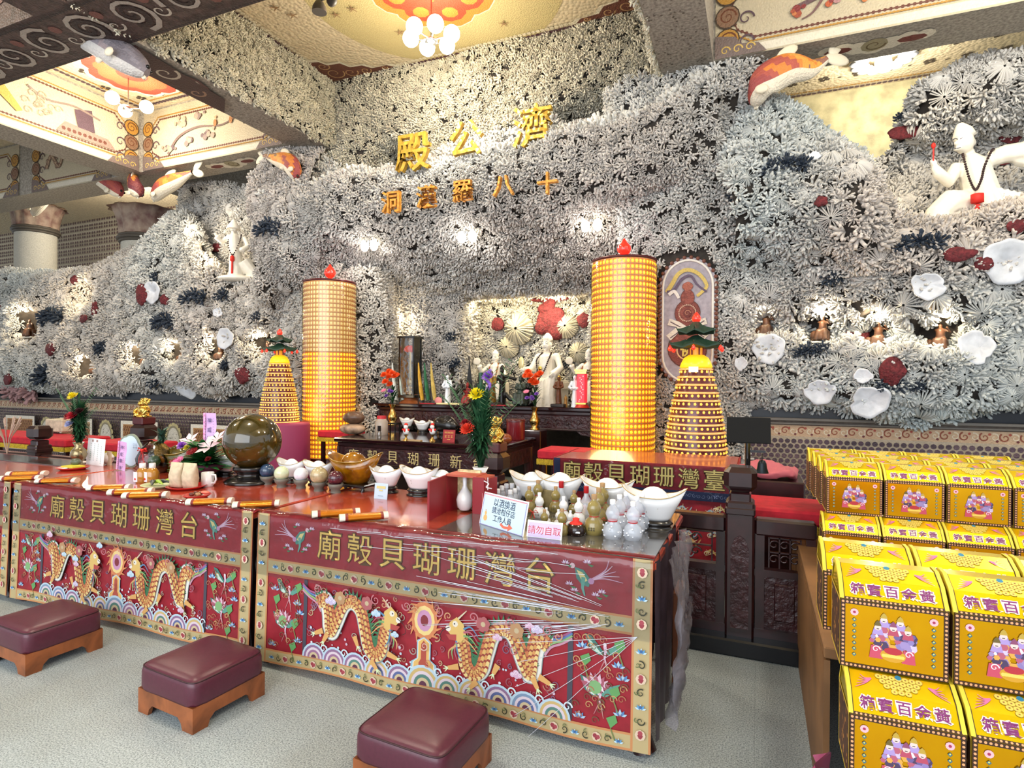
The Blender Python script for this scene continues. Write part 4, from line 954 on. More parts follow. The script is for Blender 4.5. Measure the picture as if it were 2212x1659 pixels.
# ================================================================== light towers
RX,LX,TY=-1.38,-5.45,6.5
amber=mat('amber_lit_cells','f0a018',.3,emis=.22,ecol='ff9010',coat=.4); bulbY=mat('lit_cell_lamp','ffd84a',.3,emis=1.0,ecol='ffb820')
amber2=mat('faint_glow_gold_cells','dfc27a',.3,emis=.16,ecol='e0b050',coat=.4); bulb2=mat('faint_glow_cell_lamp','f0dfa0',.25,emis=.35,ecol='f0d080')  # upper cells given a weak emission so they look brighter
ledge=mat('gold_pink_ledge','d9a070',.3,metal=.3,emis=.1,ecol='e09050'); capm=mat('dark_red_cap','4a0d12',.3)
redglow=mat('glowing_red_glass','ff2a1a',.15,emis=1.6,ecol='ff1a10',coat=.6)
def cells(m0,R,z0,z1,rows,cols,cellr,dome=1.0,Rf=None):
    """rows of little lamp niches on a round body"""
    for j in range(rows):
        z=z0+(z1-z0)*(j+.5)/rows; r=Rf(z) if Rf else R
        for i in range(cols):
            a=2*PI*(i+.5*(j%2)*0)/cols; c,s=math.cos(a),math.sin(a); h=cellr; V=[]
            V.append((c*(r+h*1.1*dome),s*(r+h*1.1*dome),z))
            for q in range(5):
                w=2*PI*q/5; V.append((c*(r+.001)-s*h*math.cos(w),s*(r+.001)+c*h*math.cos(w),z+h*1.15*math.sin(w)))
            m0.add(V,[(0,1+q,1+(q+1)%5) for q in range(5)],True)
def tower(x,label,split):
    t=thing('light_tower',(x,TY,.56),label,'votive light tower','round votive light towers either side of the altar')
    z1=2.36; R=.335; M().lathe((0,0,-.56),[(R*1.05,0),(R*1.05,.5),(R*.98,.56)],40).build('base',capm,t)
    def seg(za,zb,ma,mb,nm):
        if zb-za<.05: return
        M().lathe((0,0,0),[(R,za),(R,zb)],48,cap=False).build(nm+'_body',ma,t)
        rows=round((zb-za)/.0605); m=M(); cells(m,R,za,zb,rows,46,.0175); o=m.build(nm+'_lamps',mb,t); o['kind']='stuff'
        g=M()
        for j in range(rows+1): z=za+(zb-za)*j/rows; g.lathe((0,0,z),[(R,-.006),(R+.014,-.004),(R+.014,.004),(R,.006)],48,cap=False)
        for i in range(46): a=2*PI*(i+.5)/46; g.box((R*math.cos(a)*1.012,R*math.sin(a)*1.012,(za+zb)/2),(.010,.005,zb-za),rz=a)
        o=g.build(nm+'_grid',ledge,t); o['kind']='stuff'
    seg(0,split,amber,bulbY,'lit'); seg(split,z1,amber2,bulb2,'faint_glow')
    M().lathe((0,0,z1),[(R,0),(R*1.07,.004),(R*1.07,.028),(R*.96,.034)],48).build('cap',capm,t)
    M().lathe((0,0,z1+.03),[(.025,0),(.02,.02),(.045,.03),(.05,.045),(.02,.06)],16).build('finial_base',brass,t)
    M().lathe((0,0,z1+.085),[(.02,0),(.06,.03),(.078,.07),(.07,.11),(.035,.15),(.006,.195)],18).build('flame_bulb',redglow,t)
    M().lathe((0,0,0),[(R+.026,.01),(R+.026,z1-.01)],48,cap=False).build('glass_cover',clear('tower_glass',fac=.0,rough=.08,tint=.97),t)
    return t
tower(RX,'round golden votive light tower right of the altar, lit to the top',2.36)
tower(LX,'round golden votive light tower left of the altar, only its lower half lit',1.42)
for x in(RX,LX): lamp('tower_glow','POINT',(x,TY-.55,1.2),5,(1,.72,.35),.25)
# pagoda lamps
def pagoda(x,y,z,s,label):
    t=thing('pagoda_lamp',(x,y,z),label,'votive pagoda lamp','votive pagoda lamps with green roofs',scale=s)
    Rf=lambda q:.30-.16*max(0,(q)/.95)**1.6
    dm=mat('dark_red_pagoda_body','5a1418',.3,coat=.3); n=13
    prof=[(Rf(q),q) for q in np.linspace(0,.95,n)]; M().lathe((0,0,0),prof,36).build('body',dm,t)
    g=M(); 
    for j in range(n): q=.95*j/(n-1)*.985; r=Rf(q); g.lathe((0,0,q),[(r,-.01),(r+.02,-.007),(r+.02,.004),(r,.012)],36,cap=False)
    o=g.build('golden_tier',mat('lit_gold_ring','e0b070',.25,metal=.4,emis=.3,ecol='ffb060'),t); o['kind']='stuff'
    m=M(); 
    for j in range(n-1): q=.95*(j+.5)/(n-1); cells(m,Rf(q),q-.01,q+.01,1,max(16,int(Rf(q)*2*PI/.055)),.014)
    o=m.build('tier_lamps',mat('small_amber_lamp','ffc860',.3,emis=.9,ecol='ffa830'),t); o['kind']='stuff'
    M().lathe((0,0,.95),[(.15,0),(.16,.01),(.145,.05),(.12,.10),(.075,.13)],24).build('gold_shoulder',mat('yellow_lit_dome','f0c828',.3,emis=.35,ecol='ffc818'),t)
    M().lathe((0,0,1.08),[(.06,0),(.06,.10)],6).build('lantern_room',mat('amber_room','c98a30',.4,emis=.4,ecol='ffa030'),t)
    gr=mat('dark_green_roof','1f3a2c',.5,bump=.4,bscale=30)
    for zz,R,nm in((1.16,.27,'lower_roof'),(1.30,.20,'upper_roof')):
        m=M()
        for i in range(6):
            a=2*PI*i/6+PI/6; b=2*PI*(i+1)/6+PI/6
            A=(R*math.cos(a),R*math.sin(a),zz+.035);B=(R*math.cos(b),R*math.sin(b),zz+.035); mid=((A[0]+B[0])/2*.96,(A[1]+B[1])/2*.96,zz)
            A2=(R*.4*math.cos(a),R*.4*math.sin(a),zz+.07);B2=(R*.4*math.cos(b),R*.4*math.sin(b),zz+.07); A0=(A[0],A[1],A[2]-.015);B0=(B[0],B[1],B[2]-.015);m0=(mid[0],mid[1],mid[2]-.015)
            m.add([A,mid,B,B2,A2,A0,m0,B0,(0,0,zz-.01)],[(0,1,2,3,4),(0,5,6,1),(1,6,7,2),(5,8,6),(6,8,7)],False)
            m.tube([A2,((A[0]+A2[0])/2,(A[1]+A2[1])/2,zz+.04),A,(A[0]*1.06,A[1]*1.06,A[2]+.02)],[.008,.008,.008,.004],5)
        m.lathe((0,0,zz+.068),[(R*.4,0),(R*.3,.02),(.03,.05)],6,a0=PI/6); m.build(nm,gr,t)
    for i in range(6): a=2*PI*i/6; M().lathe((.07*math.cos(a),.07*math.sin(a),1.08),[(.008,0),(.008,.1)],6).build('column',mat('red_column','7a1a14',.4),t)
    for i in range(6):
        a=2*PI*i/6+PI/6; M().lathe((.275*math.cos(a),.275*math.sin(a),1.115),[(.006,0),(.018,.012),(.02,.025),(.014,.04),(.005,.055)],8).build('hanging_lantern',redglow,t)
    M().lathe((0,0,1.40),[(.012,0),(.038,.02),(.045,.05),(.03,.08),(.006,.11)],14).build('red_finial',redglow,t)
    return t
a=at(1502,985,Y=6.15); pg=pagoda(a[0],6.15,.80,1.0,'tall votive pagoda lamp standing by the gourd mosaic on the right')
a=at(603,938,Y=5.9); pagoda(a[0],5.9,1.06,.80,'smaller votive pagoda lamp behind the big marble ball')
tag(M().box((pg.location.x,6.15,.39),(.62,.62,.78),.01).build('lamp_pedestal',MATS['red_velvet_cloth']),'square red draped pedestal under the right pagoda lamp','pedestal')
# red card on the right pagoda
a=at(1498,798,Y=5.95); tag(M().box(a,(.09,.006,.055)).build('price_card',plastw),'small white card fixed on the neck of the right pagoda lamp','card')
a=at(630,990,Y=5.75)
m=M(); N=60; V=[]
for z,r in((0,.30),(1.02,.295),(1.05,.28),(1.055,.0)):
    for i in range(N): w=2*PI*i/N; k=1+(.025 if i%2 else -.01)*(1 if z<1 else .2); V.append((r*k*math.cos(w),r*k*math.sin(w),z))
m.T=Matrix.Translation((at(603,938,Y=5.9)[0]+.12,5.9,0)); m.add(V,[(j*N+i,j*N+(i+1)%N,(j+1)*N+(i+1)%N,(j+1)*N+i) for j in range(3) for i in range(N)],True)
tag(m.build('pedestal',mat('magenta_pleated_cloth','8a2a52',.6)),'round pedestal skirted in magenta pleated cloth under the left pagoda lamp','pedestal')
# ================================================================== tables at the shrine
def carved_table(name,x0,x1,y0,y1,z,label,letter=None,gold=None):
    t=thing(name,((x0+x1)/2,(y0+y1)/2,0),label,'table'); w,d=x1-x0,y1-y0
    M().box((0,0,z-.025),(w,d,.05),.012).build('tabletop',mat('polished_rosewood_top','220c10',.1,coat=.7),t)
    M().box((0,0,z-.075),(w-.06,d-.06,.05),.01).build('moulding',rosewood,t)
    M().box((0,-d/2+.06,z-.19),(w-.12,.05,.18),.01).build('frieze',rosecarv,t)
    M().box((0,d/2-.06,z-.19),(w-.12,.05,.18),.01).build('back_frieze',rosecarv,t)
    for sx in(-1,1): M().box((sx*(w/2-.06),0,z-.19),(.05,d-.12,.18),.01).build('side_frieze',rosecarv,t)
    M().box((0,-d/2+.05,z-.285),(w-.08,.07,.025),.008).build('bead_moulding',rosewood,t)
    for sx in(-1,1):
        for sy in(-1,1): M().tube([(sx*(w/2-.08),sy*(d/2-.08),z-.1),(sx*(w/2-.07),sy*(d/2-.07),z*.5),(sx*(w/2-.12),sy*(d/2-.10),.15),(sx*(w/2-.06),sy*(d/2-.06),0)],[.07,.06,.055,.08],8).build('leg',rosewood,t)
    for sx in(-1,1):
        m=M(); 
        m.prism([(sx*(w/2-.1),z-.29),(sx*(w/2-.45),z-.29),(sx*(w/2-.38),z-.34),(sx*(w/2-.25),z-.36),(sx*(w/2-.18),z-.46),(sx*(w/2-.1),z-.5)],.03,'y',-d/2+.04); m.build('bracket',rosecarv,t)
    rel=M()
    for i in range(int(w/.14)):
        x=-w/2+.15+i*.14; rel.tube([(x+.05*math.cos(a)*(1-a/8),-d/2+.032,z-.19+.055*math.sin(a)*(1-a/8)) for a in np.linspace(0,6.5,12)],.008,5)
    if not letter: rel.build('scroll_relief',rosecarv,t)
    if letter:
        k=Ink(lambda u,v,o:(u,-d/2+.034-o,z-.19+v),.001); n=len(letter)
        for i,c in enumerate(letter): ink_text(k,c,-w/2+.26+i*(w-.52)/(n-1),0,.15,'d9c48a',0)
        k.build('lettering',mat('pale_gold_lettering','ffffff',.35,attr=True,metal=.2),t)
    return t
LZ=.95; carved_table('altar_table',-4.47,-2.38,5.4,6.45,LZ,'low front rosewood altar table with gold lettering on its frieze','廟殼貝瑚珊新台')
UZ=1.28; carved_table('altar_table',-5.15,-1.65,7.05,7.75,UZ,'high rear rosewood altar table crowded with statues')
lower=lambda px,py,dz=0:at(px,py,Z=LZ+dz); upper=lambda px,Y=7.3:at(px,860,Y=Y)[0]
# cloth covered table on the right
t=thing('cloth_table',(-.87,4.95,0),'square table under a red plastic wrapped cloth with gold lettering, right of the altar','table')
tx0,tx1,ty0,ty1,tz=-1.6,-.14,4.78,5.55,.955
t.location=((tx0+tx1)/2,(ty0+ty1)/2,0); w,d=tx1-tx0,ty1-ty0
M().box((0,0,tz-.02),(w,d,.035),.008).build('tabletop',mat('salmon_red_top','b5523e',.25,coat=.5),t)
for sx in(-1,1):
    for sy in(-1,1): M().box((sx*(w/2-.06),sy*(d/2-.06),(tz-.04)/2),(.07,.07,tz-.04),.006).build('leg',rosewood,t)
V=[];nu=30
M().box((0,-d/2-.006,tz-.40),(w+.012,.008,.80)).box((-w/2-.006,0,tz-.40),(.008,d,.80)).box((w/2+.006,0,tz-.40),(.008,d,.80)).build('skirt',mat('red_brocade','8e1626',.55,noise=.2),t)
k=Ink(lambda u,v,o:(u,-d/2-.011-o,v),.0015); NV='27335a'
for a,b,c,e in((-w/2,tz-.27,w/2,tz-.20),(-w/2,tz-.27,-w/2+.055,tz),(w/2-.055,tz-.27,w/2,tz)): k.rect(a,b,c,e,NV)
for a in(-w/2,w/2-.055): k.rect(a,.15,a+.055,tz-.27,NV)
for i in range(42): k.swirl(-w/2+.03+i*.034,tz-.235,.016,.004,'8a96b8',1.2,i)
g_=random.Random(2)
for i in range(34):
    x,z=g_.uniform(-w/2+.1,w/2-.1),g_.uniform(.2,tz-.31); c_=g_.choice(['c9a86a','d9c090','8aa0b0','c98a60'])
    k.stroke(curve_pts([(x,z),(x+.04,z+.03),(x+.08,z-.01),(x+.11,z+.03)],4),.018,c_,.006); k.swirl(x,z,.02,.006,'e6d9c0'); 
    for q in range(4): k.stroke([(x+.04,z),(x+.04+.05*math.cos(q+.5),z+.05*math.sin(q+.5))],.007,'d9c9a0',.002)
ls=np.linspace(-w/2+.16,w/2-.16,7)
for c_,x in zip('廟殼貝瑚珊灣臺',ls): ink_text(k,c_,x,tz-.10,.17,'4a3a14',.005)
k.k+=.6
for c_,x in zip('廟殼貝瑚珊灣臺',ls): ink_text(k,c_,x,tz-.10,.17,'b5a564',0)
k.build('lettering_and_pattern',ink_m,t)
mm=M(); nu,nv=26,8; V=[(-w/2-.02+(w+.04)*i/nu,-d/2-.022-.006*math.sin(i*1.3+j)-.004*math.sin(i*2.9),tz+.005-.3*j/nv) for j in range(nv+1) for i in range(nu+1)]
mm.add(V,[(j*(nu+1)+i,(j+1)*(nu+1)+i,(j+1)*(nu+1)+i+1,j*(nu+1)+i+1) for j in range(nv) for i in range(nu)],True).build('plastic_film',film,t)
# music stand with bell
t=thing('music_stand',(*at(1615,1010,Y=4.05)[:2],0),'black music stand behind the right balustrade post','music stand')
a=at(1617,932,Y=4.05); b=t.location
M().tube([(0,0,.02),(0,0,a[2]-.03)],.017,8).build('pole',blackgl,t)
m=M().box((0,0,0),(.26,.012,.17),.004).build('tray',mat('matt_black','050506',.9),t); m.location=(a[0]-b[0],-.03,a[2]+.01); m.rotation_euler=(-.35,0,.05)
M().box((.055,0,a[2]-.125),(.10,.014,.014)).build('hook_arm',blackgl,t)
for k_ in range(3): aa=k_*2.1; M().tube([(0,0,.15),(.2*math.cos(aa),.2*math.sin(aa),.01)],.008,6).build('foot',blackgl,t)
t2=thing('hand_bell',(b[0]+.085,4.05,a[2]-.26),'dark bronze bell hanging from the arm of the music stand','bell')
M().lathe((0,0,0),[(.040,0),(.036,.012),(.030,.03),(.026,.06),(.018,.078),(.004,.084)],18).build('bell_body',mat('dark_bronze','20262a',.35,metal=.7),t2)
M().tube([(0,0,.08),(0,0,.125)],.003,6).build('cord',blackgl,t2)
# cloth bundle behind
a=at(1650,1030,Y=4.9); m=M(); 
for i in range(9): m.tube([(a[0]-.22+i*.05,4.7,.93+.02*math.sin(i)),(a[0]-.20+i*.05,4.85,1.0-.006*(i-4)**2),(a[0]-.18+i*.05,5.05,.93)],.032,8)
o=m.build('folded_cloth',mat('faded_pink_cloth','b8606a',.8)); remesh(o,.015,3); tag(o,'faded pink cloth bundle draped behind the music stand','cloth')
tag(M().box((a[0]+.02,4.88,.45),(.5,.42,.88),.01).build('small_cabinet',rosewood),'dark cabinet under the faded pink cloth bundle','cabinet')
# ================================================================== statues and figurines
def robed(m,h,seat=False,arms=((-1,.2),(1,.2)),hat=0,wide=1.0,lean=0):
    """continuous robed figure, feet at 0, facing -Y"""
    H=h; s=h
    if seat:
        m.ell((0,-.02*s,.865*s),(.062*s,.07*s,.082*s)).ell((0,-.01*s,.79*s),(.035*s,.035*s,.05*s))
        m.tube([(0,.04*s,.30*s),(0,.03*s,.45*s),(0,.01*s,.60*s),(0,0,.72*s),(0,0,.77*s)],[.17*s*wide,.16*s*wide,.15*s*wide,.13*s*wide,.05*s],12,flat=.75)
        for q in(-1,1):
            m.ell((q*.13*s,0,.71*s),(.06*s,.055*s,.05*s)); m.tube([(q*.08*s,.02*s,.36*s),(q*.13*s,-.16*s,.37*s),(q*.14*s,-.20*s,.2*s),(q*.15*s,-.21*s,.06*s)],[.11*s,.085*s,.08*s,.10*s],10)
            m.ell((q*.12*s,-.26*s,.035*s),(.04*s,.08*s,.03*s))
            m.ell((q*.066*s,-.01*s,.86*s),(.012*s,.02*s,.032*s))
        m.tube([(0,.02*s,.40*s),(0,-.14*s,.33*s),(0,-.18*s,.18*s),(0,-.19*s,.05*s)],[.1*s,.09*s,.1*s,.12*s],10)
        m.box((0,.10*s,.2*s),(.42*s,.22*s,.40*s),.01)
    else:
        m.ell((lean*.9,-.02*s,.90*s),(.055*s,.06*s,.075*s))
        m.tube([(0,0,.0),(0,0,.15*s),(lean*.2,0,.35*s),(lean*.4,0,.5*s),(lean*.6,0,.65*s),(lean*.8,0,.78*s),(lean*.85,0,.84*s)],[.15*s*wide,.135*s*wide,.115*s*wide,.10*s*wide,.12*s*wide,.10*s*wide,.035*s],12,flat=.75)
        for q in(-1,1): m.ell((lean*.7+q*.10*s,0,.76*s),(.05*s,.05*s,.045*s)); m.ell((q*.06*s,-.09*s,.02*s),(.035*s,.06*s,.02*s))
    # face
    hz=.865 if seat else .90; hx=0 if seat else lean*.9
    m.ell((hx,-.085*s,(hz-.008)*s),(.013*s,.018*s,.018*s)); m.ell((hx,-.07*s,(hz-.042)*s),(.022*s,.015*s,.009*s)); m.ell((hx,-.065*s,(hz-.07)*s),(.025*s,.018*s,.015*s))
    for q in(-1,1): m.ell((hx+q*.028*s,-.072*s,(hz+.018)*s),(.02*s,.012*s,.006*s)); m.ell((hx+q*.035*s,-.06*s,(hz-.02)*s),(.02*s,.02*s,.018*s))
    if hat: m.tube([(hx,.0,(hz+.05)*s),(hx,.0,(hz+.085)*s),(hx,.0,(hz+.12)*s),(hx,-.01*s,(hz+.16)*s)],[.072*s,.070*s,.052*s,.018*s],12); m.ell((hx,-.06*s,(hz+.085)*s),(.045*s,.02*s,.04*s))
def arm(m,s,pts,r=.045): m.tube([tuple(c*s for c in p) for p in pts],[r*s,r*s*1.0,r*s*1.25,r*s*.75][:len(pts)],9); 
def hand(m,p,s,d=(0,-1,.3)):
    d=Vector(d).normalized(); sd=d.orthogonal().normalized(); m.ell(p,(.026*s,.022*s,.026*s))
    for i in range(4): q=Vector(p)+sd*(i-1.5)*.012*s; m.tube([q,q+d*.03*s,q+d*(.048-.004*abs(i-1.5))*s+Vector((0,0,-.008*s))],[.0075*s,.007*s,.005*s],6)
    q=Vector(p)-sd*.024*s; m.tube([q,q+d*.012*s-sd*.014*s,q+d*.03*s-sd*.016*s],[.008*s,.007*s,.005*s],6)
def beads(name,pts,r,m_,parent,n=None):
    P=curve_pts(pts,12); m=M()
    for p in P[::2]: m.ell(p,r,7,5)
    o=m.build(name,m_,parent); return o
woodbead=mat('dark_prayer_beads','2a1214',.35); redt=mat('red_tassel','d2261c',.6,emis=.05)
facep=mat('painted_face_lines','3a3a4a',.5)
def facepaint(t,s,hz,hx=0,y=-.082):
    m=M()
    for q in(-1,1):
        m.tube([(hx+q*.010*s,y*s,(hz+.012)*s),(hx+q*.028*s,(y-.001)*s,(hz+.016)*s),(hx+q*.045*s,(y+.018)*s,(hz+.008)*s)],.0035*s,5)
        m.tube([(hx+q*.010*s,(y+.002)*s,(hz+.032)*s),(hx+q*.03*s,y*s,(hz+.040)*s),(hx+q*.05*s,(y+.018)*s,(hz+.026)*s)],.003*s,5)
    m.tube([(hx-.02*s,y*s,(hz-.040)*s),(hx,(y-.006)*s,(hz-.046)*s),(hx+.02*s,y*s,(hz-.040)*s)],.003*s,5); return m.build('face_paint',facep,t)
# main seated statue
a=at(1185,850,Y=8.25); s=1.12
t=thing('seated_monk_statue',(a[0]-.02,8.25,1.18),'large white seated monk statue before the big red coral in the central niche','statue')
t.rotation_euler.z=-.2
m=M(); robed(m,s,True,hat=1); arm(m,s,[(-.15,0,.70),(-.22,-.05,.55),(-.24,-.2,.52)]); arm(m,s,[(.15,0,.70),(.22,-.04,.56),(.18,-.18,.46)])
hand(m,(-.24*s,-.23*s,.53*s),s,(0,-.4,.9)); hand(m,(.17*s,-.2*s,.45*s),s); 
m.box((0,.1*s,.03*s),(.5*s,.45*s,.06*s),.01); m.box((.26*s,-.02*s,.33*s),(.05*s,.25*s,.10*s)).box((-.26*s,.04*s,.33*s),(.05*s,.2*s,.10*s))
o=m.build('body',marble_w,t); remesh(o,.011,4); facepaint(t,s,.865)
beads('prayer_beads',[(-.07*s,-.02*s,.76*s),(-.09*s,-.13*s,.66*s),(-.06*s,-.16*s,.52*s),(-.04*s,-.24*s,.40*s),(-.01*s,-.27*s,.28*s),(.02*s,-.26*s,.40*s),(.05*s,-.17*s,.52*s),(.09*s,-.13*s,.66*s),(.07*s,-.02*s,.76*s)],.012*s,woodbead,t)
M().ell((-.26*s,-.24*s,.62*s),(.045*s,.015*s,.085*s)).build('leaf_fan',mat('ivory_gold','e6d6a0',.3,metal=.3),t)
M().ell((0,-.19*s,.55*s),(.03*s,.012*s,.03*s)).ell((0,-.2*s,.50*s),(.026*s,.012*s,.022*s)).build('gold_medallion',goldpol,t)
M().lathe((.27*s,-.16*s,.32*s),[(.03*s,0),(.042*s,.03*s),(.02*s,.07*s),(.03*s,.1*s),(.012*s,.14*s)],14).build('gold_gourd',goldpol,t)
def side_monk(px,Y,z,s,label,rz=0):
    t=thing('seated_monk_statue',(at(px,820,Y=Y)[0],Y,z),label,'statue',rz=rz)
    m=M(); robed(m,s,True,hat=.5); arm(m,s,[(-.15,0,.70),(-.26,-.08,.60),(-.27,-.16,.72)]); arm(m,s,[(.15,0,.70),(.22,-.06,.55),(.20,-.2,.42)]); hand(m,(-.27*s,-.18*s,.75*s),s,(0,-.2,1)); hand(m,(.2*s,-.22*s,.41*s),s)
    o=m.build('body',marble_w,t); remesh(o,.010,3); facepaint(t,s,.865)
    beads('prayer_beads',[(-.06*s,0,.76*s),(-.09*s,-.12*s,.64*s),(-.06*s,-.17*s,.46*s),(0,-.24*s,.38*s),(.06*s,-.17*s,.46*s),(.09*s,-.12*s,.64*s),(.06*s,0,.76*s)],.016*s,mat('brown_prayer_beads','9a5a20',.4),t)
    M().ell((-.30*s,-.20*s,.80*s),(.08*s,.012*s,.07*s)).build('round_fan',mat('ivory_fan','eadfc8',.4),t); return t
side_monk(1070,8.1,1.28,.78,'smaller white seated monk statue with a round fan, left of the main statue')
side_monk(1272,8.1,1.28,.78,'white seated monk statue half hidden behind the right light tower',-.2)
# right wing statue
a=at(2085,480,Y=7.35); s=1.30
t=thing('reclining_monk_statue',(a[0]+.14,7.3,a[2]-.20),'large white robed monk statue stretching out one sleeve high on the right coral wall','statue')
m=M(); zz=.28
m.ell((-.18,-.05,.98),(.085,.10,.11)).tube([(-.18,-.04,1.04),(-.19,-.03,1.11),(-.22,-.03,1.19)],[.105,.085,.03],12).tube([(-.14,0,.86),(-.12,0,.92)],.05,8)
m.ell((-.255,-.10,.97),(.03,.03,.025)).ell((-.25,-.09,.91),(.03,.04,.02)).ell((-.10,-.04,.98),(.02,.03,.04))
m.tube([(0,0,.30),(-.02,0,.46),(-.06,0,.62),(-.09,0,.76),(-.12,0,.86)],[.24,.19,.18,.16,.07],14,flat=.8)
m.tube([(.04,0,.80),(.16,-.02,.83),(.30,-.05,.82),(.44,-.08,.90)],[.08,.09,.10,.075],10).tube([(.28,-.02,.78),(.36,-.04,.72),(.42,-.06,.74)],[.09,.07,.05],8)
m.tube([(-.22,0,.76),(-.32,-.08,.60),(-.42,-.14,.68),(-.46,-.16,.74)],[.07,.07,.055,.035],10)
m.tube([(-.10,0,.34),(-.32,-.12,.36),(-.42,-.18,.26),(-.46,-.20,.0)],[.16,.14,.12,.15],12).tube([(.1,0,.32),(.26,-.1,.24),(.48,-.14,.16),(.74,-.12,.12)],[.17,.15,.12,.07],12)
m.ell((0,-.05,.10),(.52,.26,.16)).ell((.5,-.1,.08),(.3,.16,.07)).box((.1,0,-.08),(1.3,.45,.2),.04)
hand(m,(-.465,-.17,.77),1.3,(0,-.2,1)); hand(m,(.46,-.1,.92),1.3,(.5,-.3,.4))
for i in range(7): m.tube([(-.02+.05*i,-.17,.5-.02*i),(0.02+.07*i,-.22,.32-.02*i),(.05+.09*i,-.25,.12)],.016,6)
o=m.build('body',marble_w,t); remesh(o,.012,4)
fp=M()
for q in(-.30,-.235): fp.tube([(q-.0,-.125,1.00),(q+.025,-.13,1.01),(q+.045,-.125,1.0)],.004,5)
fp.tube([(-.275,-.11,.915),(-.25,-.125,.91),(-.23,-.125,.915)],.004,5); fp.build('face_paint',facep,t)
beads('prayer_beads',[(-.20,-.08,.86),(-.20,-.18,.70),(-.17,-.20,.55),(-.13,-.22,.45),(-.08,-.20,.55),(-.05,-.18,.68),(.02,-.12,.84),(.06,-.05,.88)],.013,woodbead,t)
m=M().lathe((-.13,-.27,.30),[(.02,0),(.055,.01),(.055,.09),(.02,.10)],8); m.lathe((-.13,-.27,.14),[(.03,0),(.025,.15)],8).lathe((-.13,-.27,-.06),[(.032,0),(.03,.16)],8); m.build('red_tassel',redt,t)
M().lathe((.50,-.12,.86),[(.03,0),(.06,.04),(.03,.09),(.045,.13),(.012,.19)],14).build('gold_gourd',goldpol,t)
M().box((-.475,-.2,.86),(.012,.012,.14)).ell((-.475,-.2,.94),(.02,.02,.03)).build('incense_stick',redt,t)
M().ell((.36,-.14,.80),(.06,.03,.045)).ell((.70,-.16,.10),(.09,.05,.03)).build('gold_trim',goldpol,t)
lamp('statue_spot','SPOT',(a[0]-.6,6.5,a[2]+1.5),26,WARM,.05,(a[0],7.6,a[2]),1.5); lamp('statue_spot','POINT',(a[0]-.75,7.15,a[2]+.2),5,WARM,.05)
# left wing statue
a=at(515,604,Y=7.05); s=.92
t=thing('standing_monk_statue',(a[0]+.02,7.0,a[2]-.03),'white robed monk statue with a broad hat high on the left coral wall','statue',rz=.5)
m=M(); robed(m,s,False,hat=0,wide=1.25,lean=-.05); m.lathe((-.045,-.02,.95*s),[(.11,-.05),(.09,0),(.03,.09),(.01,.11)],16); arm(m,s,[(-.12,0,.76),(-.24,-.06,.66),(-.30,-.12,.74)]); arm(m,s,[(.12,0,.76),(.2,-.05,.6),(.12,-.14,.5)])
hand(m,(-.30*s,-.14*s,.76*s),s,(0,-.2,1)); hand(m,(.12*s,-.16*s,.49*s),s); m.ell((0,0,.03),(.3,.22,.06)); m.tube([(.1,0,.3),(.22,.02,.16),(.32,.02,.05)],[.12,.1,.08],10)
o=m.build('body',marble_w,t); remesh(o,.011,4); facepaint(t,s,.9,-.045,-.075)
beads('prayer_beads',[(-.1*s,-.02,.80*s),(-.1*s,-.14*s,.62*s),(-.02*s,-.16*s,.42*s),(.08*s,-.14*s,.62*s),(.08*s,-.02,.80*s)],.012,woodbead,t)
M().lathe((-.02*s,-.17*s,.30*s),[(.01,0),(.035,.02),(.035,.08),(.01,.10)],8).lathe((-.02*s,-.17*s,.10*s),[(.018,0),(.014,.19)],8).build('red_tassel',redt,t)
lamp('statue_spot','SPOT',(a[0]-.9,6.3,a[2]+1.0),28,WARM,.05,(a[0]-.1,7.4,a[2]+.4),1.7); lamp('statue_spot','POINT',(a[0]-.35,6.75,a[2]+.35),5,WARM,.05)
# figurines on the high altar table
def figurine(px,Y,h,m_,label,kind='stand',rz=0,wide=1,z=UZ,x=None,ped=None,nm='altar_figurine',arms=True,cat_='figurine'):
    x=at(px,860,Y=Y)[0] if x is None else x
    t=thing(nm,(x,Y,z),label,cat_,'small statues on the rear altar table',rz=rz); s=h
    if ped: M().box((0,0,.02),(h*.5,h*.4,.04),.006).build('pedestal',ped,t)
    z0=.04 if ped else 0; m=M(); m.T=Matrix.Translation((0,0,z0))
    robed(m,s,kind=='sit',hat=1 if kind!='stand' else 0,wide=wide)
    if kind=='dance':
        arm(m,s,[(.1,0,.76),(.25,-.03,.72),(.42,-.05,.68)]); m.tube([(.08*s,0,.3*s),(.25*s,-.02,.15*s),(.40*s,-.02,.12*s)],[.07*s,.06*s,.03*s],8); arm(m,s,[(-.1,0,.76),(-.2,-.05,.6),(-.12,-.12,.66)])
    elif arms:
        arm(m,s,[(-.11,0,.74),(-.17,-.06,.60),(-.05,-.13,.56)]); arm(m,s,[(.11,0,.74),(.17,-.06,.60),(.05,-.13,.56)])
        m.ell((0,-.14*s,.57*s),(.04*s,.03*s,.03*s))
    o=m.build('figure',m_,t); remesh(o,max(.006,h*.016),2); return t
dkw=mat('dark_wood_carving','241812',.4,noise=.3); dkg=mat('dark_green_stone','2c3830',.35,noise=.4); brz=mat('antique_gold','8a6a2c',.4,metal=.6,noise=.3,nscale=30); blk=mat('black_ebony','12100f',.35); rdw=mat('red_robed_figure','8a2420',.5,noise=.3); brw=mat('brown_wood_figure','5a3018',.45,noise=.3); porc=mat('white_porcelain_figure','dfe6ee',.15,coat=.5)
figurine(967,7.25,.42,porc,'slim white porcelain figurine standing left on the rear altar table')
figurine(997,7.3,.36,dkw,'thin dark wooden figurine right of the slim white porcelain one',wide=.7)
figurine(1010,7.35,.30,rdw,'small red robed figurine beneath the black triangular flag','sit')
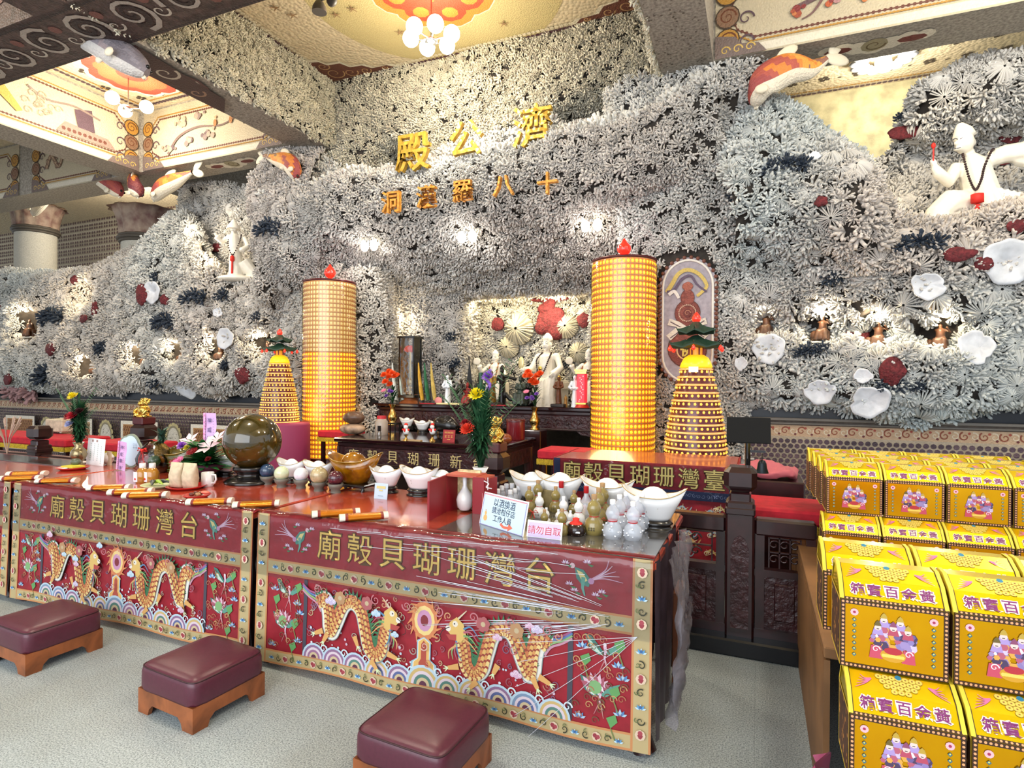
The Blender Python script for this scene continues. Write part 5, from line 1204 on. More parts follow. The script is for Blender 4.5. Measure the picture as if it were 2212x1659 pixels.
figurine(1036,7.3,.40,blk,'black seated figurine left of the antique gold one','sit')
figurine(1062,7.2,.44,brz,'antique gold figurine with raised shoulders in front of the small monk','stand',wide=1.3,ped=dkw)
figurine(1085,7.45,.52,blk,'black dancing figurine flinging out one arm','dance')
figurine(1125,7.3,.40,dkg,'dark green seated stone figurine','sit')
figurine(1142,7.45,.42,blk,'black seated figurine behind the dark green one','sit')
figurine(1207,7.2,.36,brw,'brown wooden figurine with a staff at the foot of the white throne',ped=dkw)
figurine(1242,7.2,.42,porc,'white porcelain figurine beside the red lantern on the right')
figurine(893,7.4,.30,mat('orange_wood_figure','8a4a20',.4),'squat orange wooden figurine under the left lantern','sit',wide=1.2)
figurine(1222,7.25,.16,mat('amber_gourd','a87a3a',.3),'little amber rounded figurine beside the brown one',arms=False,wide=1.5)
for px,r,l in((1232,.028,'upper'),(1236,.024,'lower')): pass
a=upper(1262); t=thing('red_votive_lantern',(a,7.2,UZ),'red and gold votive lantern at the right end of the rear altar table','lantern')
M().lathe((0,0,0),[(.10,0),(.09,.02),(.07,.04)],12).build('base',mat('bright_red_base','c0281c',.3),t); M().box((0,0,.24),(.11,.11,.38),.01).build('glass_body',mat('red_glow_panel','c02838',.3,emis=.5,ecol='ff3040'),t); M().box((0,0,.44),(.14,.14,.03)).box((0,0,.47),(.16,.16,.02)).box((0,0,.05),(.13,.13,.02)).build('gold_rim',goldpol,t)
k=Ink(lambda u,v,o:(u,-.056-o,.24+v),.001)
for i in range(16): k.disc(random.uniform(-.03,.03),-.16+i*.021,.008,'ffe0e8',5)
k.build('light_dots',mat('pink_lights','ffffff',.4,attr=True),t)
# standing glass lantern on the left
t=thing('glass_lantern',(at(886,850,Y=7.25)[0],7.25,UZ),'tall black framed glass lantern with a red flower inside, left on the rear altar','lantern')
for sx in(-1,1):
    for sy in(-1,1): M().box((sx*.115,sy*.10,.53),(.022,.022,.82)).build('frame_post',blackgl,t)
M().box((0,0,.945),(.29,.26,.03),.004).build('lid',blackgl,t); M().box((0,0,.10),(.27,.24,.04),.004).build('floor_plate',blackgl,t)
M().lathe((0,0,0),[(.16,0),(.13,.03),(.09,.05),(.11,.08)],14).build('carved_foot',mat('orange_carved_wood','8a4a1e',.45),t)
for sx,sy,w_,d_ in((0,-1,.2,.004),(-1,0,.004,.18),(1,0,.004,.18)): M().box((sx*.115,sy*.10,.53),(w_,d_,.8)).build('glass_pane',glassy,t)
m=M(); [m.ell((.07*math.cos(i*.9)*(1-i/30),.05*math.sin(i*.9),.76+.003*i),.035,8,5) for i in range(14)]; o=m.build('red_flower',mat('red_lantern_flower','e03a2a',.5,emis=.25),t)
M().tube([(0,0,.12),(0,0,.74)],.012,6).ell((0,0,.3),(.05,.04,.06)).build('stem_figure',mat('ivory_gold','e6d6a0',.3),t)
for i,(dx,c) in enumerate(((-.24,'d9e0dc'),(-.14,'b8c8c0'),(.16,'d9a83a'),(.24,'2a6a48'),(.33,'c9b060'))):
    f=thing('ceremonial_flag',(t.location.x+dx,7.15+.03*i,UZ),['pale silver flag left of the glass lantern','pale green flag close to the glass lantern','golden yellow flag right of the glass lantern','dark green flag right of the glass lantern','gold edged flag at the right end of the flag bundle'][i],'flag','furled ceremonial flags around the lantern')
    M().tube([(0,0,0),(0,0,.62)],.006,6).build('pole',dkw,f); m=M(); m.tube([(0,0,.58),(.02,-.01,.4),(.05,-.01,.2),(.07,0,.05)],[.012,.03,.045,.04],8,flat=.5).build('furled_cloth',mat('flag_cloth_%d'%i,c,.7,noise=.2),f)
f=thing('ceremonial_flag',(upper(1013,7.5),7.5,UZ),'black triangular pointed flag left of the small monk statue','flag'); M().tube([(0,0,0),(0,0,.68)],.006,6).build('pole',dkw,f); M().prism([(-.07,.02),(.09,.02),(.01,.62)],.01,'y',-.012).build('furled_cloth',blk,f)
# flower vases
gold_or=[mat('orange_blossom','e8561e',.55,emis=.04),mat('violet_blossom','8a5ac0',.55),mat('pink_blossom','e07a9a',.55)]
def leafy(m,n,h,r,wd=.02,seed=0,z0=0):
    g=random.Random(seed)
    for i in range(n):
        a=g.uniform(0,6.28); q=g.random(); o=r*g.uniform(.45,1); zb=z0+q*h*.6; L=h*g.uniform(.2,.42); P=[(0,0,zb),(o*.55*math.cos(a),o*.55*math.sin(a),zb+L*.75),(o*math.cos(a),o*math.sin(a),zb+L*(1-.5*(q<.3)))]
        b=Vector((-math.sin(a),math.cos(a),0))*wd; V=[]
        for k_,p in enumerate(P): V+=[Vector(p)-b*(1,.9,.1)[k_],Vector(p)+b*(1,.9,.1)[k_]]
        m.add(V,[(0,1,3,2),(2,3,5,4)],True)
def bloom(loc,r,m_,parent,kind='ball',seed=0,d=(0,-.6,.8),nm='flower'):
    g=random.Random(seed); m=M(); d=Vector(d).normalized(); R=d.to_track_quat('Z','Y').to_matrix().to_4x4(); m.T=Matrix.Translation(loc)@R
    rings={'ball':((14,.95,.25),(12,.75,.5),(9,.5,.75),(5,.25,.9)),'daisy':((16,1,.12),(14,.75,.2)),'lily':((6,1.15,.45),)}[kind]
    for n,q,up in rings:
        for i in range(n):
            a=2*PI*i/n+g.random()*.2; w=.20*r if kind!='lily' else .28*r; c,s=math.cos(a),math.sin(a)
            V=[(0,0,0),(c*q*r*.55-s*w,s*q*r*.55+c*w,up*r*.6),(c*q*r,s*q*r,up*r*(1 if kind!='lily' else .8)),(c*q*r*.55+s*w,s*q*r*.55-c*w,up*r*.6)]
            m.add(V,[(0,1,2,3)],True)
    if kind=='daisy': m.ell((0,0,.15*r),(.25*r,.25*r,.12*r),8,5)
    return m.build(nm,m_,parent)
def small_vase(loc,s,label,rz=0):
    t=thing('brass_flower_vase',loc,label,'flower vase','small brass vases on the altar',scale=s,rz=rz)
    M().lathe((0,0,0),[(.05,0),(.055,.01),(.03,.03),(.05,.07),(.055,.10),(.035,.14),(.022,.19),(.045,.235)],18).build('vase',brass,t)
    m=M(); leafy(m,26,.28,.12,.01,int(s*100),.22); m.build('foliage',green_l,t)
    g=random.Random(int(abs(loc[0])*99))
    for i in range(9): bloom((g.uniform(-.11,.11),g.uniform(-.08,.05),.50+g.uniform(-.05,.1)),.05,gold_or[0],t,'ball',i)
    for i in range(4): bloom((g.uniform(-.07,.07),-.06,.36+g.uniform(-.05,.04)),.03,gold_or[1],t,'ball',i)
    bloom((-.06,-.09,.39),.035,gold_or[2],t,'daisy'); return t
a=at(848,915,Y=6.7); small_vase((a[0],6.7,a[2]-.02),1.2,'brass vase of orange flowers at the left side of the altar')
a=at(1155,925,Y=6.75); small_vase((a[0],6.75,a[2]-.02),1.2,'brass vase of orange flowers at the right side of the altar')
tag(M().box((at(848,915,Y=6.7)[0],6.75,(at(848,915,Y=6.7)[2]-.02)/2),(.3,.25,at(848,915,Y=6.7)[2]-.02),.01).build('vase_stand',rosewood),'dark stand under the left brass flower vase','stand')
tag(M().box((at(1155,925,Y=6.75)[0],6.78,(at(1155,925,Y=6.75)[2]-.02)/2),(.22,.24,at(1155,925,Y=6.75)[2]-.02),.01).build('vase_stand',rosewood),'dark stand under the right brass flower vase','stand')
# items lying on the rear altar
for px,w_,h_,c,l in((925,.22,.012,'b02030','flat red tray beside the glass lantern'),(970,.36,.02,'e6d9a0','pale yellow folded paper on the rear altar'),(1078,.20,.01,'b02030','thin red sheet in the middle of the rear altar edge')):
    tag(M().box((upper(px,7.12),7.13,UZ+h_/2),(w_,.10,h_),.002).build('paper_offering',mat('paper_'+c,c,.6)),l,'paper')
tag(M().ell((upper(947,7.12),7.12,UZ+.05),(.06,.02,.05)).build('round_fan',mat('pink_fan','d98a8a',.6)),'small pink round fan leaning on the rear altar','fan')
# items on the front altar table
def rock(px,py,r,m_,label,z=0,seed=0):
    a=lower(px,py); o=M().ell((0,0,0),r,22,14).build('smooth_stone',m_); o.location=(a[0],a[1],LZ+z)
    for v in o.data.vertices: v.co*=1+.06*float(noise(np.array(v.co)+seed,6,2))
    tag(o,label,'stone'); return o
st1=mat('brown_banded_stone','6a5040',.3,col2='b89a80',nscale=9); st2=mat('dark_brown_stone','5a4030',.35,noise=.3,nscale=10)
rock(762,938,(.17,.12,.07),st1,'pale banded flat stone at the left end of the front altar',.065,1); rock(764,938,(.14,.10,.075),st2,'dark brown stone balanced on the pale banded stone',.20,2)
a=lower(808,942); t=thing('storage_jar',(a[0],a[1]+.15,LZ),'clear plastic jar with a red lid beside the stones','jar'); M().lathe((0,0,0),[(.07,0),(.075,.01),(.075,.16),(.05,.20)],20).build('jar_body',mat('cloudy_plastic','b8a89a',.15,alpha=.85),t); M().lathe((0,0,.195),[(.055,0),(.055,.035)],20).build('lid',mat('red_lid','c8303a',.4),t)
a=lower(806,950); t=thing('small_bottle',(a[0],5.48,LZ),'little clear bottle with a black cap in front of the red lidded jar','bottle'); M().lathe((0,0,0),[(.018,0),(.022,.01),(.022,.07),(.012,.09)],12).build('bottle_body',glassy,t); M().lathe((0,0,.088),[(.02,0),(.02,.06)],12).build('cap',blackgl,t)
# ================================================================== things on the offering tables
blkst=mat('black_lacquer_stand','14100f',.25,coat=.3)
def ttop(px,py): a=onz(px,py); q=min(1,3.40/a[1]); return (a[0]*q,a[1]*q,TT)
# big sphere
p=ttop(545,1041); p=(p[0],p[1]+.0,TT); R_=.205
t=thing('marble_ball',p,'big polished olive marble ball on a black stand','ball')
olive=mat('olive_marble','4a3c14',.06,coat=.8,col2='2a2408',nscale=7,detail=8); 
M().ell((0,0,.10+R_),R_,48,32).build('sphere',olive,t)
M().lathe((0,0,0),[(.19,0),(.195,.012),(.17,.03),(.13,.045),(.10,.06),(.115,.08),(.135,.105),(.125,.12)],32).build('stand',blkst,t)
# five little spheres
for px,py,c,c2,l,r in((577,1046,'1c2f4a','3a4f6a','dark blue mineral ball on a grey cup',.052),(608,1052,'b9c8a0','d0dab8','pale green mineral ball on a grey cup',.052),(650,1054,'c9ccd6','e4e6ee','white mineral ball on a grey cup',.050),(689,1060,'9a8a66','c0b088','speckled beige mineral ball on a grey cup',.060),(725,1064,'35121c','5a2430','dark maroon mineral ball on a grey cup',.052)):
    t=thing('mineral_ball',ttop(px,py),l,'ball','row of mineral balls'); M().ell((0,0,.045+r),r,24,16).build('sphere',mat('ball_'+c,c,.12,coat=.5,col2=c2,nscale=25),t)
    M().lathe((0,0,0),[(.035,0),(.03,.02),(.045,.035),(.052,.062),(.049,.062),(.04,.045)],18).build('cup_stand',mat('grey_cup','6a665c',.5),t)
# ingots
def ingot_mesh(L=.125,Wd=.075,h=.10,dome=.078,n=32):
    V=[];rings=[(.52,0,0),(.60,.012,0),(.80,.06,.1),(1.0,.10,1),(.93,.098,1),(.75,.07,.4),(.55,.062,0)]
    for s,z,e in rings:
        for i in range(n):
            a=2*PI*i/n; c,q=math.cos(a),math.sin(a); V.append((L*s*c*(1+.12*e*abs(c)),Wd*s*q,h*z/.1+e*h*.42*abs(c)**3))
    F=[(j*n+i,j*n+(i+1)%n,(j+1)*n+(i+1)%n,(j+1)*n+i) for j in range(len(rings)-1) for i in range(n)]; F.append(tuple(range(n-1,-1,-1))); F.append(tuple(range(6*n,7*n)))
    m=M().add(V,F,True); d=M().ell((0,0,h*.62),(L*.58,Wd*.62,dome),20,12); return m,d
gild=mat('gilded_rim','b89a5a',.35,metal=.4)
def ingot(loc,label,s=1,rz=0,stand=True,mm=None,md=None,nm='ceramic_ingot',grp='white ceramic ingots on the offering tables'):
    t=thing(nm,loc,label,'ingot',grp,rz=rz,scale=s); z=.045 if stand else 0
    if stand:
        M().lathe((0,0,0),[(.085,0),(.088,.006),(.075,.012),(.07,.022),(.082,.030),(.075,.038),(.065,.045)],24,sy=.75).build('wooden_stand',blkst,t)
    m,d=ingot_mesh(); m.T=None
    for o_,k_,nn in((m,mm or white_c,'bowl'),(d,md or white_c,'dome')):
        o=o_.build(nn,k_,t); o.location=(0,0,z)
    rim=M(); P=[(.125*(1+.12*abs(math.cos(a)))*math.cos(a),.075*math.sin(a),.10+.042*abs(math.cos(a))**3) for a in np.linspace(0,2*PI,41)]; rim.tube(P,.0018,5,cap=False); o=rim.build('gilded_rim',gild,t); o.location=(0,0,z)
    k=Ink(lambda u,v,o:(u*1,-.0475-.30*(v)-o-.0015,.035+v+z),.0005)
    for i in range(10): k.swirl(random.uniform(-.018,.018),random.uniform(.0,.04),.011,.003,'7a6a4a',1.3,i)
    k.build('painted_emblem',ink_m,t); return t
il=[(630,1037,'white ceramic ingot behind the pale green mineral ball',.95),(688,1042,'white ceramic ingot touching the left side of the amber ingot',.95),(835,1063,'white ceramic ingot behind the small pale blue card',1.0),(905,1070,'white ceramic ingot on a black stand left of the red gift box',1.05),
(487,1022,'white ceramic ingot half hidden by the big marble ball',.9),(955,1062,'white ceramic ingot mostly hidden behind the open red gift box',.95),(1150,1086,'white ceramic ingot behind the white capped little bottles',1.1),(1210,1092,'white ceramic ingot behind the red capped clear bottle',1.15),(1312,1112,'white ceramic ingot right of the red capped bottles',1.15),(1412,1143,'white ceramic ingot on a dark stand at the right end of the table',1.2)]
for x,y,l,s in il: ingot(ttop(x,y),l,s)
amb=mat('amber_resin','b87a0c',.07,coat=.8,col2='7a4604',nscale=20,detail=6,trans=.25); amb2=mat('olive_amber_glass','5a4a14',.08,coat=.8,noise=.3,nscale=9,trans=.2)
p=ttop(757,1058); t=ingot((p[0],p[1]+.04,TT+.045),'large golden amber ingot carved with letters on a dark footed stand',1.55,.1,False,amb,amb,'amber_ingot','amber ingots on the offering table')
t2=thing('footed_stand',(p[0],p[1]+.04,TT),'dark wooden footed stand under the golden amber ingot','stand'); M().box((0,0,.035),(.30,.18,.02),.006).build('plate',blkst,t2)
for sx in(-1,1):
    for sy in(-1,1): M().tube([(sx*.12,sy*.07,.03),(sx*.14,sy*.085,.015),(sx*.13,sy*.08,.0)],[.012,.012,.016],6).build('foot',blkst,t2)
p=ttop(383,1000); ingot((p[0],p[1]+.0,TT),'olive glass ingot behind the fruit basket',1.55,.1,False,amb2,amb2,'glass_ingot','amber ingots on the offering table')
# white bowls on the front altar
for x,y,l in((870,928,'white ingot bowl on the front altar behind the left little figure'),(903,936,'middle white ingot bowl on the front altar'),(935,936,'white ingot bowl behind the right little figure')):
    a=at(x,y,Z=LZ); ingot((a[0],a[1]+.1,LZ),l,.85,0,True,grp='white ingot bowls on the front altar')
for x,l in((877,'little red and white lucky figure on a brass stem, left one'),(934,'little red and white lucky figure on a brass stem, right one')):
    a=at(x,952,Z=LZ); t=thing('lucky_figurine',(a[0],a[1],LZ),l,'figurine','little lucky figures on the front altar')
    M().lathe((0,0,0),[(.035,0),(.03,.01),(.012,.03),(.012,.05),(.03,.065)],14).build('brass_stem',brass,t)
    m=M().ell((0,0,.10),(.035,.028,.035)).ell((0,-.005,.15),(.026,.024,.026)); m.build('white_body',white_c,t); M().ell((0,0,.175),(.022,.02,.018)).ell((0,-.028,.115),(.012,.008,.02)).ell((.035,-.005,.12),.012,7,5).ell((-.035,-.005,.12),.012,7,5).build('red_clothes',redt,t)
a=at(967,955,Z=LZ); t=thing('red_plaque',(a[0],a[1]+.02,LZ),'small red plaque with gold writing standing on the front altar','sign'); t.rotation_euler.x=-.15; M().box((0,0,.065),(.145,.008,.13)).build('board',mat('red_plaque_board','9a1c1c',.35),t)
k=Ink(lambda u,v,o:(u,-.0045-o,v),.0005)
for j,(n,sz) in enumerate(((6,.016),(3,.026))):
    for i in range(n): x=-.055+.11*(i+.5)/n; z=.10-.042*j; k.stroke([(x-sz/2,z+sz*.3),(x+sz/2,z+sz*.3)],.003,'e8c060'); k.stroke([(x,z+sz/2),(x,z-sz/2)],.003,'e8c060'); k.stroke([(x-sz/2,z-sz*.3),(x+sz/2,z-sz*.3)],.003,'e8c060')
k.stroke([(-.02,.025),(.02,.025)],.006,'e8c060'); k.build('gold_writing',ink_m,t)
a=at(985,935,Z=LZ); o=M().ell((0,0,0),(.15,.10,.10),24,16).build('black_rock',blkst); o.location=(a[0],6.3,LZ+.12)
for v in o.data.vertices: v.co*=1+.16*float(noise(np.array(v.co),9,3))
tag(o,'jagged glossy black rock on the front altar behind the red plaque','rock')
t=thing('rock_stand',(a[0],6.3,LZ),'low dark stand under the jagged black rock','stand'); M().lathe((0,0,0),[(.12,0),(.13,.02),(.12,.04)],20,sy=.7).build('stand_plate',blkst,t)
a=at(1055,945,Z=LZ); t=thing('incense_pot',(a[0],a[1]+.08,LZ),'round black incense pot on the front altar','pot'); M().lathe((0,0,0),[(.08,0),(.10,.01),(.135,.06),(.14,.12),(.125,.17),(.135,.18),(.12,.18),(.11,.15)],28).build('pot_body',mat('black_iron','1c1f1f',.35),t); M().tube([(.05,0,.15),(.16,-.02,.26)],.008,6).build('wooden_stick',mat('light_wood_stick','a87a50',.6),t)
a=at(1110,950,Z=LZ); t=thing('red_drum',(a[0],a[1]+.05,LZ),'dark red lacquered cylinder box at the right end of the front altar','box'); M().lathe((0,0,0),[(.10,0),(.105,.01),(.105,.20)],28).build('drum_body',mat('dark_red_lacquer','6a0f18',.3,coat=.4),t); M().lathe((0,0,.20),[(.11,0),(.11,.025),(.10,.03)],28).build('lid',mat('dark_red_lid','4a0a10',.3),t)
a=at(1025,945,Z=LZ); tag(M().box((a[0],a[1]+.02,LZ+.05),(.09,.006,.10)).build('white_card',plastw),'white card leaning in front of the black incense pot','card')
for x,l in((1040,'brown wooden fish block left of the gold lion'),(1092,'brown wooden fish block right of the gold lion')):
    a=at(x,958,Z=LZ); o=M().ell((0,0,0),(.07,.06,.055),18,12).build('wooden_block',mat('orange_brown_wood','7a3a1c',.25)); o.location=(a[0],a[1],LZ+.05); tag(o,l,'wooden block')
a=at(850,955,Z=LZ); tag(M().box((a[0]+.1,max(a[1],5.46),LZ+.006),(.24,.05,.012)).build('incense_tray',mat('pale_wood_tray','b89a70',.5)),'flat pale wooden tray in front of the little lucky figures','tray')
a=at(848,935,Z=LZ); t=thing('fretwork_stand',(a[0],a[1],LZ),'small black fretwork stand at the left of the white bowls','stand')
M().box((0,0,.12),(.16,.12,.015)).build('shelf',blkst,t)
for sx in(-1,1):
    for sy in(-1,1): M().box((sx*.07,sy*.05,.06),(.012,.012,.12)).build('leg',blkst,t)
# small pale card
p=ttop(822,1078); t=thing('small_card',p,'small pale blue card propped before the white ingots','card'); M().box((0,0,.05),(.10,.004,.10)).build('card_face',mat('pale_blue_card','b9cfe0',.4),t)
k=Ink(lambda u,v,o:(u,-.003-o,v),.0004); k.rect(-.034,.066,.034,.083,'c9c080'); k.rect(-.014,.05,.014,.06,'c9c080'); k.rect(-.02,.018,.02,.022,'8a98a8'); k.build('print',ink_m,t); t.rotation_euler.x=-.12
# red gift box, open, with bottle
p0,p1,p2,p3=ttop(925,1126),ttop(962,1106),ttop(1022,1112),ttop(1100,1092)
t=thing('gift_box',(p1[0],p1[1],TT),'tall open dark red gift box holding a white painted bottle','gift box'); rb=mat('dark_red_card','8a1c26',.4); 
h=.215
def slab(q0,q1,z1,m_,nm): 
    a=Vector((q0[0]-p1[0],q0[1]-p1[1],0)); b=Vector((q1[0]-p1[0],q1[1]-p1[1],0)); d=(b-a); n_=Vector((-d.y,d.x,0)).normalized()*.006
    M().add([a-n_,b-n_,b+n_,a+n_,a-n_+Vector((0,0,z1)),b-n_+Vector((0,0,z1)),b+n_+Vector((0,0,z1)),a+n_+Vector((0,0,z1))],[(0,3,2,1),(4,5,6,7),(0,1,5,4),(1,2,6,5),(2,3,7,6),(3,0,4,7)],False).build(nm,m_,t)
back0=(p1[0]+.02,p1[1]+.13); back1=(p2[0]+.02,p2[1]+.13)
slab(p0,p1,h,rb,'open_flap'); slab(p1,back0,h,rb,'side_wall'); slab(back0,back1,h,rb,'back_wall'); slab((p2[0],p2[1]),(p2[0]+.02,p2[1]+.13),h,rb,'side_wall')
slab((p2[0],p2[1]),(p3[0]-.02,p2[1]),h,rb,'front_flap'); slab((p3[0]-.02,p2[1]),(p3[0]+.0,p2[1]+.12),h-.01,rb,'side_wall')
M().box(((p2[0]-p1[0])/2+.01,(p2[1]-p1[1])/2+.07,h),(p2[0]-p1[0]+.02,.14,.012)).build('lid',mat('salmon_card_top','b5543f',.5),t)
M().box(((p3[0]+p2[0])/2-p1[0],p2[1]-p1[1]+.06,h-.004),(p3[0]-p2[0]-.02,.12,.012)).build('lid',MATS['salmon_card_top'],t)
M().box(((p2[0]-p1[0])/2+.008,(p2[1]-p1[1])/2+.115,.12),(p2[0]-p1[0]-.03,.02,.23)).build('satin_lining',mat('cream_satin','c9b98a',.45,noise=.3,nscale=40,bump=.8,bscale=30,dist=.01),t)
M().lathe(((p2[0]-p1[0])/2+.008,(p2[1]-p1[1])/2+.055,.012),[(.030,0),(.045,.02),(.050,.06),(.042,.09),(.02,.12),(.012,.14),(.013,.19)],20).build('painted_bottle',white_c,t)
k=Ink(lambda u,v,o:(p2[0]-p1[0]+.05+u,p2[1]-p1[1]-.0075-o,v),.0004)
k.stroke(curve_pts([(.02,.20),(.05,.185),(.035,.165),(.07,.16)],5),.006,'d9d0d0'); k.stroke([(.045,.22),(.045,.15)],.005,'d9d0d0'); k.stroke([(.012,.13),(.012,.05)],.004,'c07070'); k.build('white_writing',ink_m,t)
# signs
def sign(px0,px1,pyb0,pyb1,hh,label,nm,bg,drawf,lean=-.22,edge='ffffff'):
    a,b=ttop(px0,pyb0),ttop(px1,pyb1); w=math.hypot(b[0]-a[0],b[1]-a[1]); rz=math.atan2(b[1]-a[1],b[0]-a[0])
    t=thing(nm,((a[0]+b[0])/2,(a[1]+b[1])/2,TT),label,'sign',rz=rz); pl=M().box((0,0,hh/2),(w,.004,hh),.001).build('sign_panel',mat(nm+'_panel'+edge,edge,.3),t); pl.rotation_euler.x=lean
    k=Ink(lambda u,v,o:(u,-.0025-o,v),.0004); drawf(k,w,hh); o=k.build('printing',ink_m,t); o.rotation_euler.x=lean
    M().prism([(.012,0),(.07,0),(.035 if hh>.12 else .025,.11 if hh>.12 else hh*.6)],.03,'x',-.015).build('prop_foot',mat('clear_grey_plastic','c9d0d8',.2,alpha=.5),t); return t
def draw1(k,w,h):
    k.frame(-w/2+.006,.006,w/2-.006,h-.006,.004,'8a90c8'); k.rect(-w/2+.006,h-.012,w/2-.006,h-.007,'d08a90'); k.rect(-w/2+.012,.012,w/2-.012,h-.014,'c6dcee'); k.k+=.6
    for i,(s_,sz) in enumerate((('以酒換酒',.044),('請洽柑仔店',.037),('工作人員',.037))): ink_text(k,s_,.004,h-.040-i*.040,sz,'2c3c50',.0004)
    k.k+=.3; k.disc(-w/2+.045,.045,.016,'e0b070',12); k.disc(-w/2+.043,.070,.010,'e0b070',10); k.disc(-w/2+.041,.084,.004,'c98a50',6)
    P=curve_pts([(-.004,.036),(.025,.024),(.06,.027)],6); k.stroke(P,.014,'d9705a',.012); k.poly([(.058,.010),(.094,.032),(.058,.046)],'d9705a')
sign(1035,1130,1133,1163,.175,'white sign with dark blue writing and a red arrow standing among the bottles','notice_sign','c6dcee',draw1)
def draw2(k,w,h):
    k.rect(-w/2+.008,.010,w/2-.008,h-.010,'c9b8ea'); k.rect(-w/2+.008,.03,w/2-.008,h-.03,'e0c0e0'); k.k+=.6; ink_text(k,'請勿自取',0,h/2,.043,'b5282e',0)
sign(1137,1213,1162,1171,.088,'small lilac sign with red writing at the front of the bottles','notice_sign','c9b8ea',draw2)
# bottles
GB=[(.020,0),(.030,.006),(.036,.028),(.030,.052),(.016,.066),(.020,.076),(.026,.092),(.020,.110),(.010,.120),(.009,.128)]
def gourd(loc,s,m_,cap,label,nm='gourd_bottle',ribbon=True,grp=None,letters=True):
    t=thing(nm,loc,label,'bottle',grp,scale=s*.68); M().lathe((0,0,0),GB,20).build('bottle_body',m_,t); M().lathe((0,0,.126),[(.010,0),(.0105,.014),(.009,.016)],12).build('cap',cap,t)
    if ribbon: M().lathe((0,0,.064),[(.0165,0),(.018,.003),(.0165,.006)],14).build('cord',mat('red_cord','b0242a',.5),t)
    if letters:
        k=Ink(lambda u,v,o:(u,-.0372+(.9*u*u*12)+abs(v-.028)*.25-o,v),.0004)
        for i in(-1,0,1): k.stroke([(i*.009-.003,.031),(i*.009+.003,.031)],.0015,'3a3420'); k.stroke([(i*.009,.035),(i*.009,.022)],.0015,'3a3420'); k.stroke([(i*.009-.003,.025),(i*.009+.003,.024)],.0015,'3a3420')
        k.build('writing',ink_m,t)
    return t
og=mat('olive_glaze','8a7a44',.15,coat=.6,noise=.12); wc=mat('white_cap','e6e8ee',.4); cork=mat('tan_cork','a5825a',.7)
ss=lambda px,py:ttop(px,py)
for px,py,s,l in((1165,1120,1.5,'white gourd bottle, left of the three tall ones'),(1217,1128,1.45,'white gourd bottle, middle of the three tall ones'),(1250,1134,1.5,'white gourd bottle, right of the three tall ones'),(1180,1136,1.0,'short white gourd bottle above the lilac sign, left one'),(1206,1140,1.0,'short white gourd bottle above the lilac sign, middle one'),(1232,1143,1.0,'short white gourd bottle beside the dark jar')):
    gourd(ss(px,py),s,white_c,wc,l,grp='white gourd bottles')
for px,py,s,l in((1143,1108,1.6,'olive gourd bottle just right of the white notice sign'),(1162,1098,1.75,'olive gourd bottle in the back row left of the tan box'),(1200,1108,1.6,'olive gourd bottle between the tall white ones'),(1240,1112,1.45,'olive gourd bottle with a cork behind the white ones'),(1283,1156,2.1,'largest olive gourd bottle with dark writing at the front'),(1293,1132,2.0,'olive gourd bottle right behind the largest one'),(1301,1122,2.1,'olive gourd bottle at the back of the right olive group'),(1176,1150,1.2,'small olive gourd bottle behind the left edge of the lilac sign'),(1214,1158,1.4,'small olive gourd bottle at the right edge of the lilac sign')):
    gourd(ss(px,py),s,og,cork,l,grp='olive gourd bottles')
crys=mat('cut_crystal','dfe6f2',.06,alpha=.42,spec=1,coat=1)
for px,py,s,l in((1323,1165,2.0,'clear crystal gourd bottle at the left front of the crystal group'),(1367,1168,1.95,'clear crystal gourd bottle at the right front of the crystal group'),(1338,1148,1.95,'clear crystal gourd bottle second from the left'),(1352,1140,1.95,'clear crystal gourd bottle in the middle back'),(1358,1132,2.0,'clear crystal gourd bottle tallest at the back'),(1375,1152,1.95,'clear crystal gourd bottle right of the middle'),(1385,1145,1.95,'clear crystal gourd bottle at the far right back')):
    t=gourd(ss(px,py),s,crys,wc,l,'crystal_bottle',grp='clear crystal gourd bottles',letters=False)
    m=M(); g=random.Random(px)
    for i in range(16): a=g.uniform(0,6.28); z=g.uniform(.0,.06); r=.033+.003*math.sin(i); m.ell((r*math.cos(a)*math.sin(.6+z*30),r*math.sin(a),z+.004),.0042,6,4)
    o=m.build('glass_bead',mat('sparkling_bead','eef2fa',.05,metal=.6),t); o['kind']='stuff'
for px,py,l in((1212,1104,'clear bottle with a red cap behind the middle white gourd'),(1266,1118,'clear bottle with a red cap behind the right white gourd')):
    t=thing('clear_bottle',ss(px,py),l,'bottle','red capped clear bottles',scale=1.2); M().lathe((0,0,0),[(.028,0),(.036,.01),(.038,.045),(.028,.075),(.012,.10),(.010,.125)],18).build('bottle_body',crys,t); M().lathe((0,0,.115),[(.0115,0),(.0125,.004),(.012,.032)],14).build('cap',mat('red_cap','b01c22',.35),t)
for px,py,s,l in((1075,1082,.9,'first'),(1084,1076,.95,'second'),(1094,1070,.95,'third'),(1106,1066,1.0,'fourth'),(1102,1084,.9,'fifth'),(1112,1080,.9,'sixth'),(1120,1076,.95,'seventh'),(1128,1072,1.0,'eighth')):
    pos={'first':'leftmost','second':'second from the left','third':'third from the left','fourth':'farthest back','fifth':'fifth from the left','sixth':'sixth from the left','seventh':'seventh from the left','eighth':'rightmost beside the ingot'}[l]
    t=thing('sample_bottle',(ss(px,py+14)[0],ss(px,py+14)[1],TT),'little clear bottle with a white cap above the notice sign, '+pos,'bottle','little white capped bottles behind the notice sign',scale=1.25*s)
    M().lathe((0,0,0),[(.016,0),(.019,.004),(.019,.06),(.012,.072),(.010,.078)],14).build('bottle_body',crys,t); M().lathe((0,0,.076),[(.0125,0),(.0125,.02),(.011,.022)],14).build('cap',wc,t)
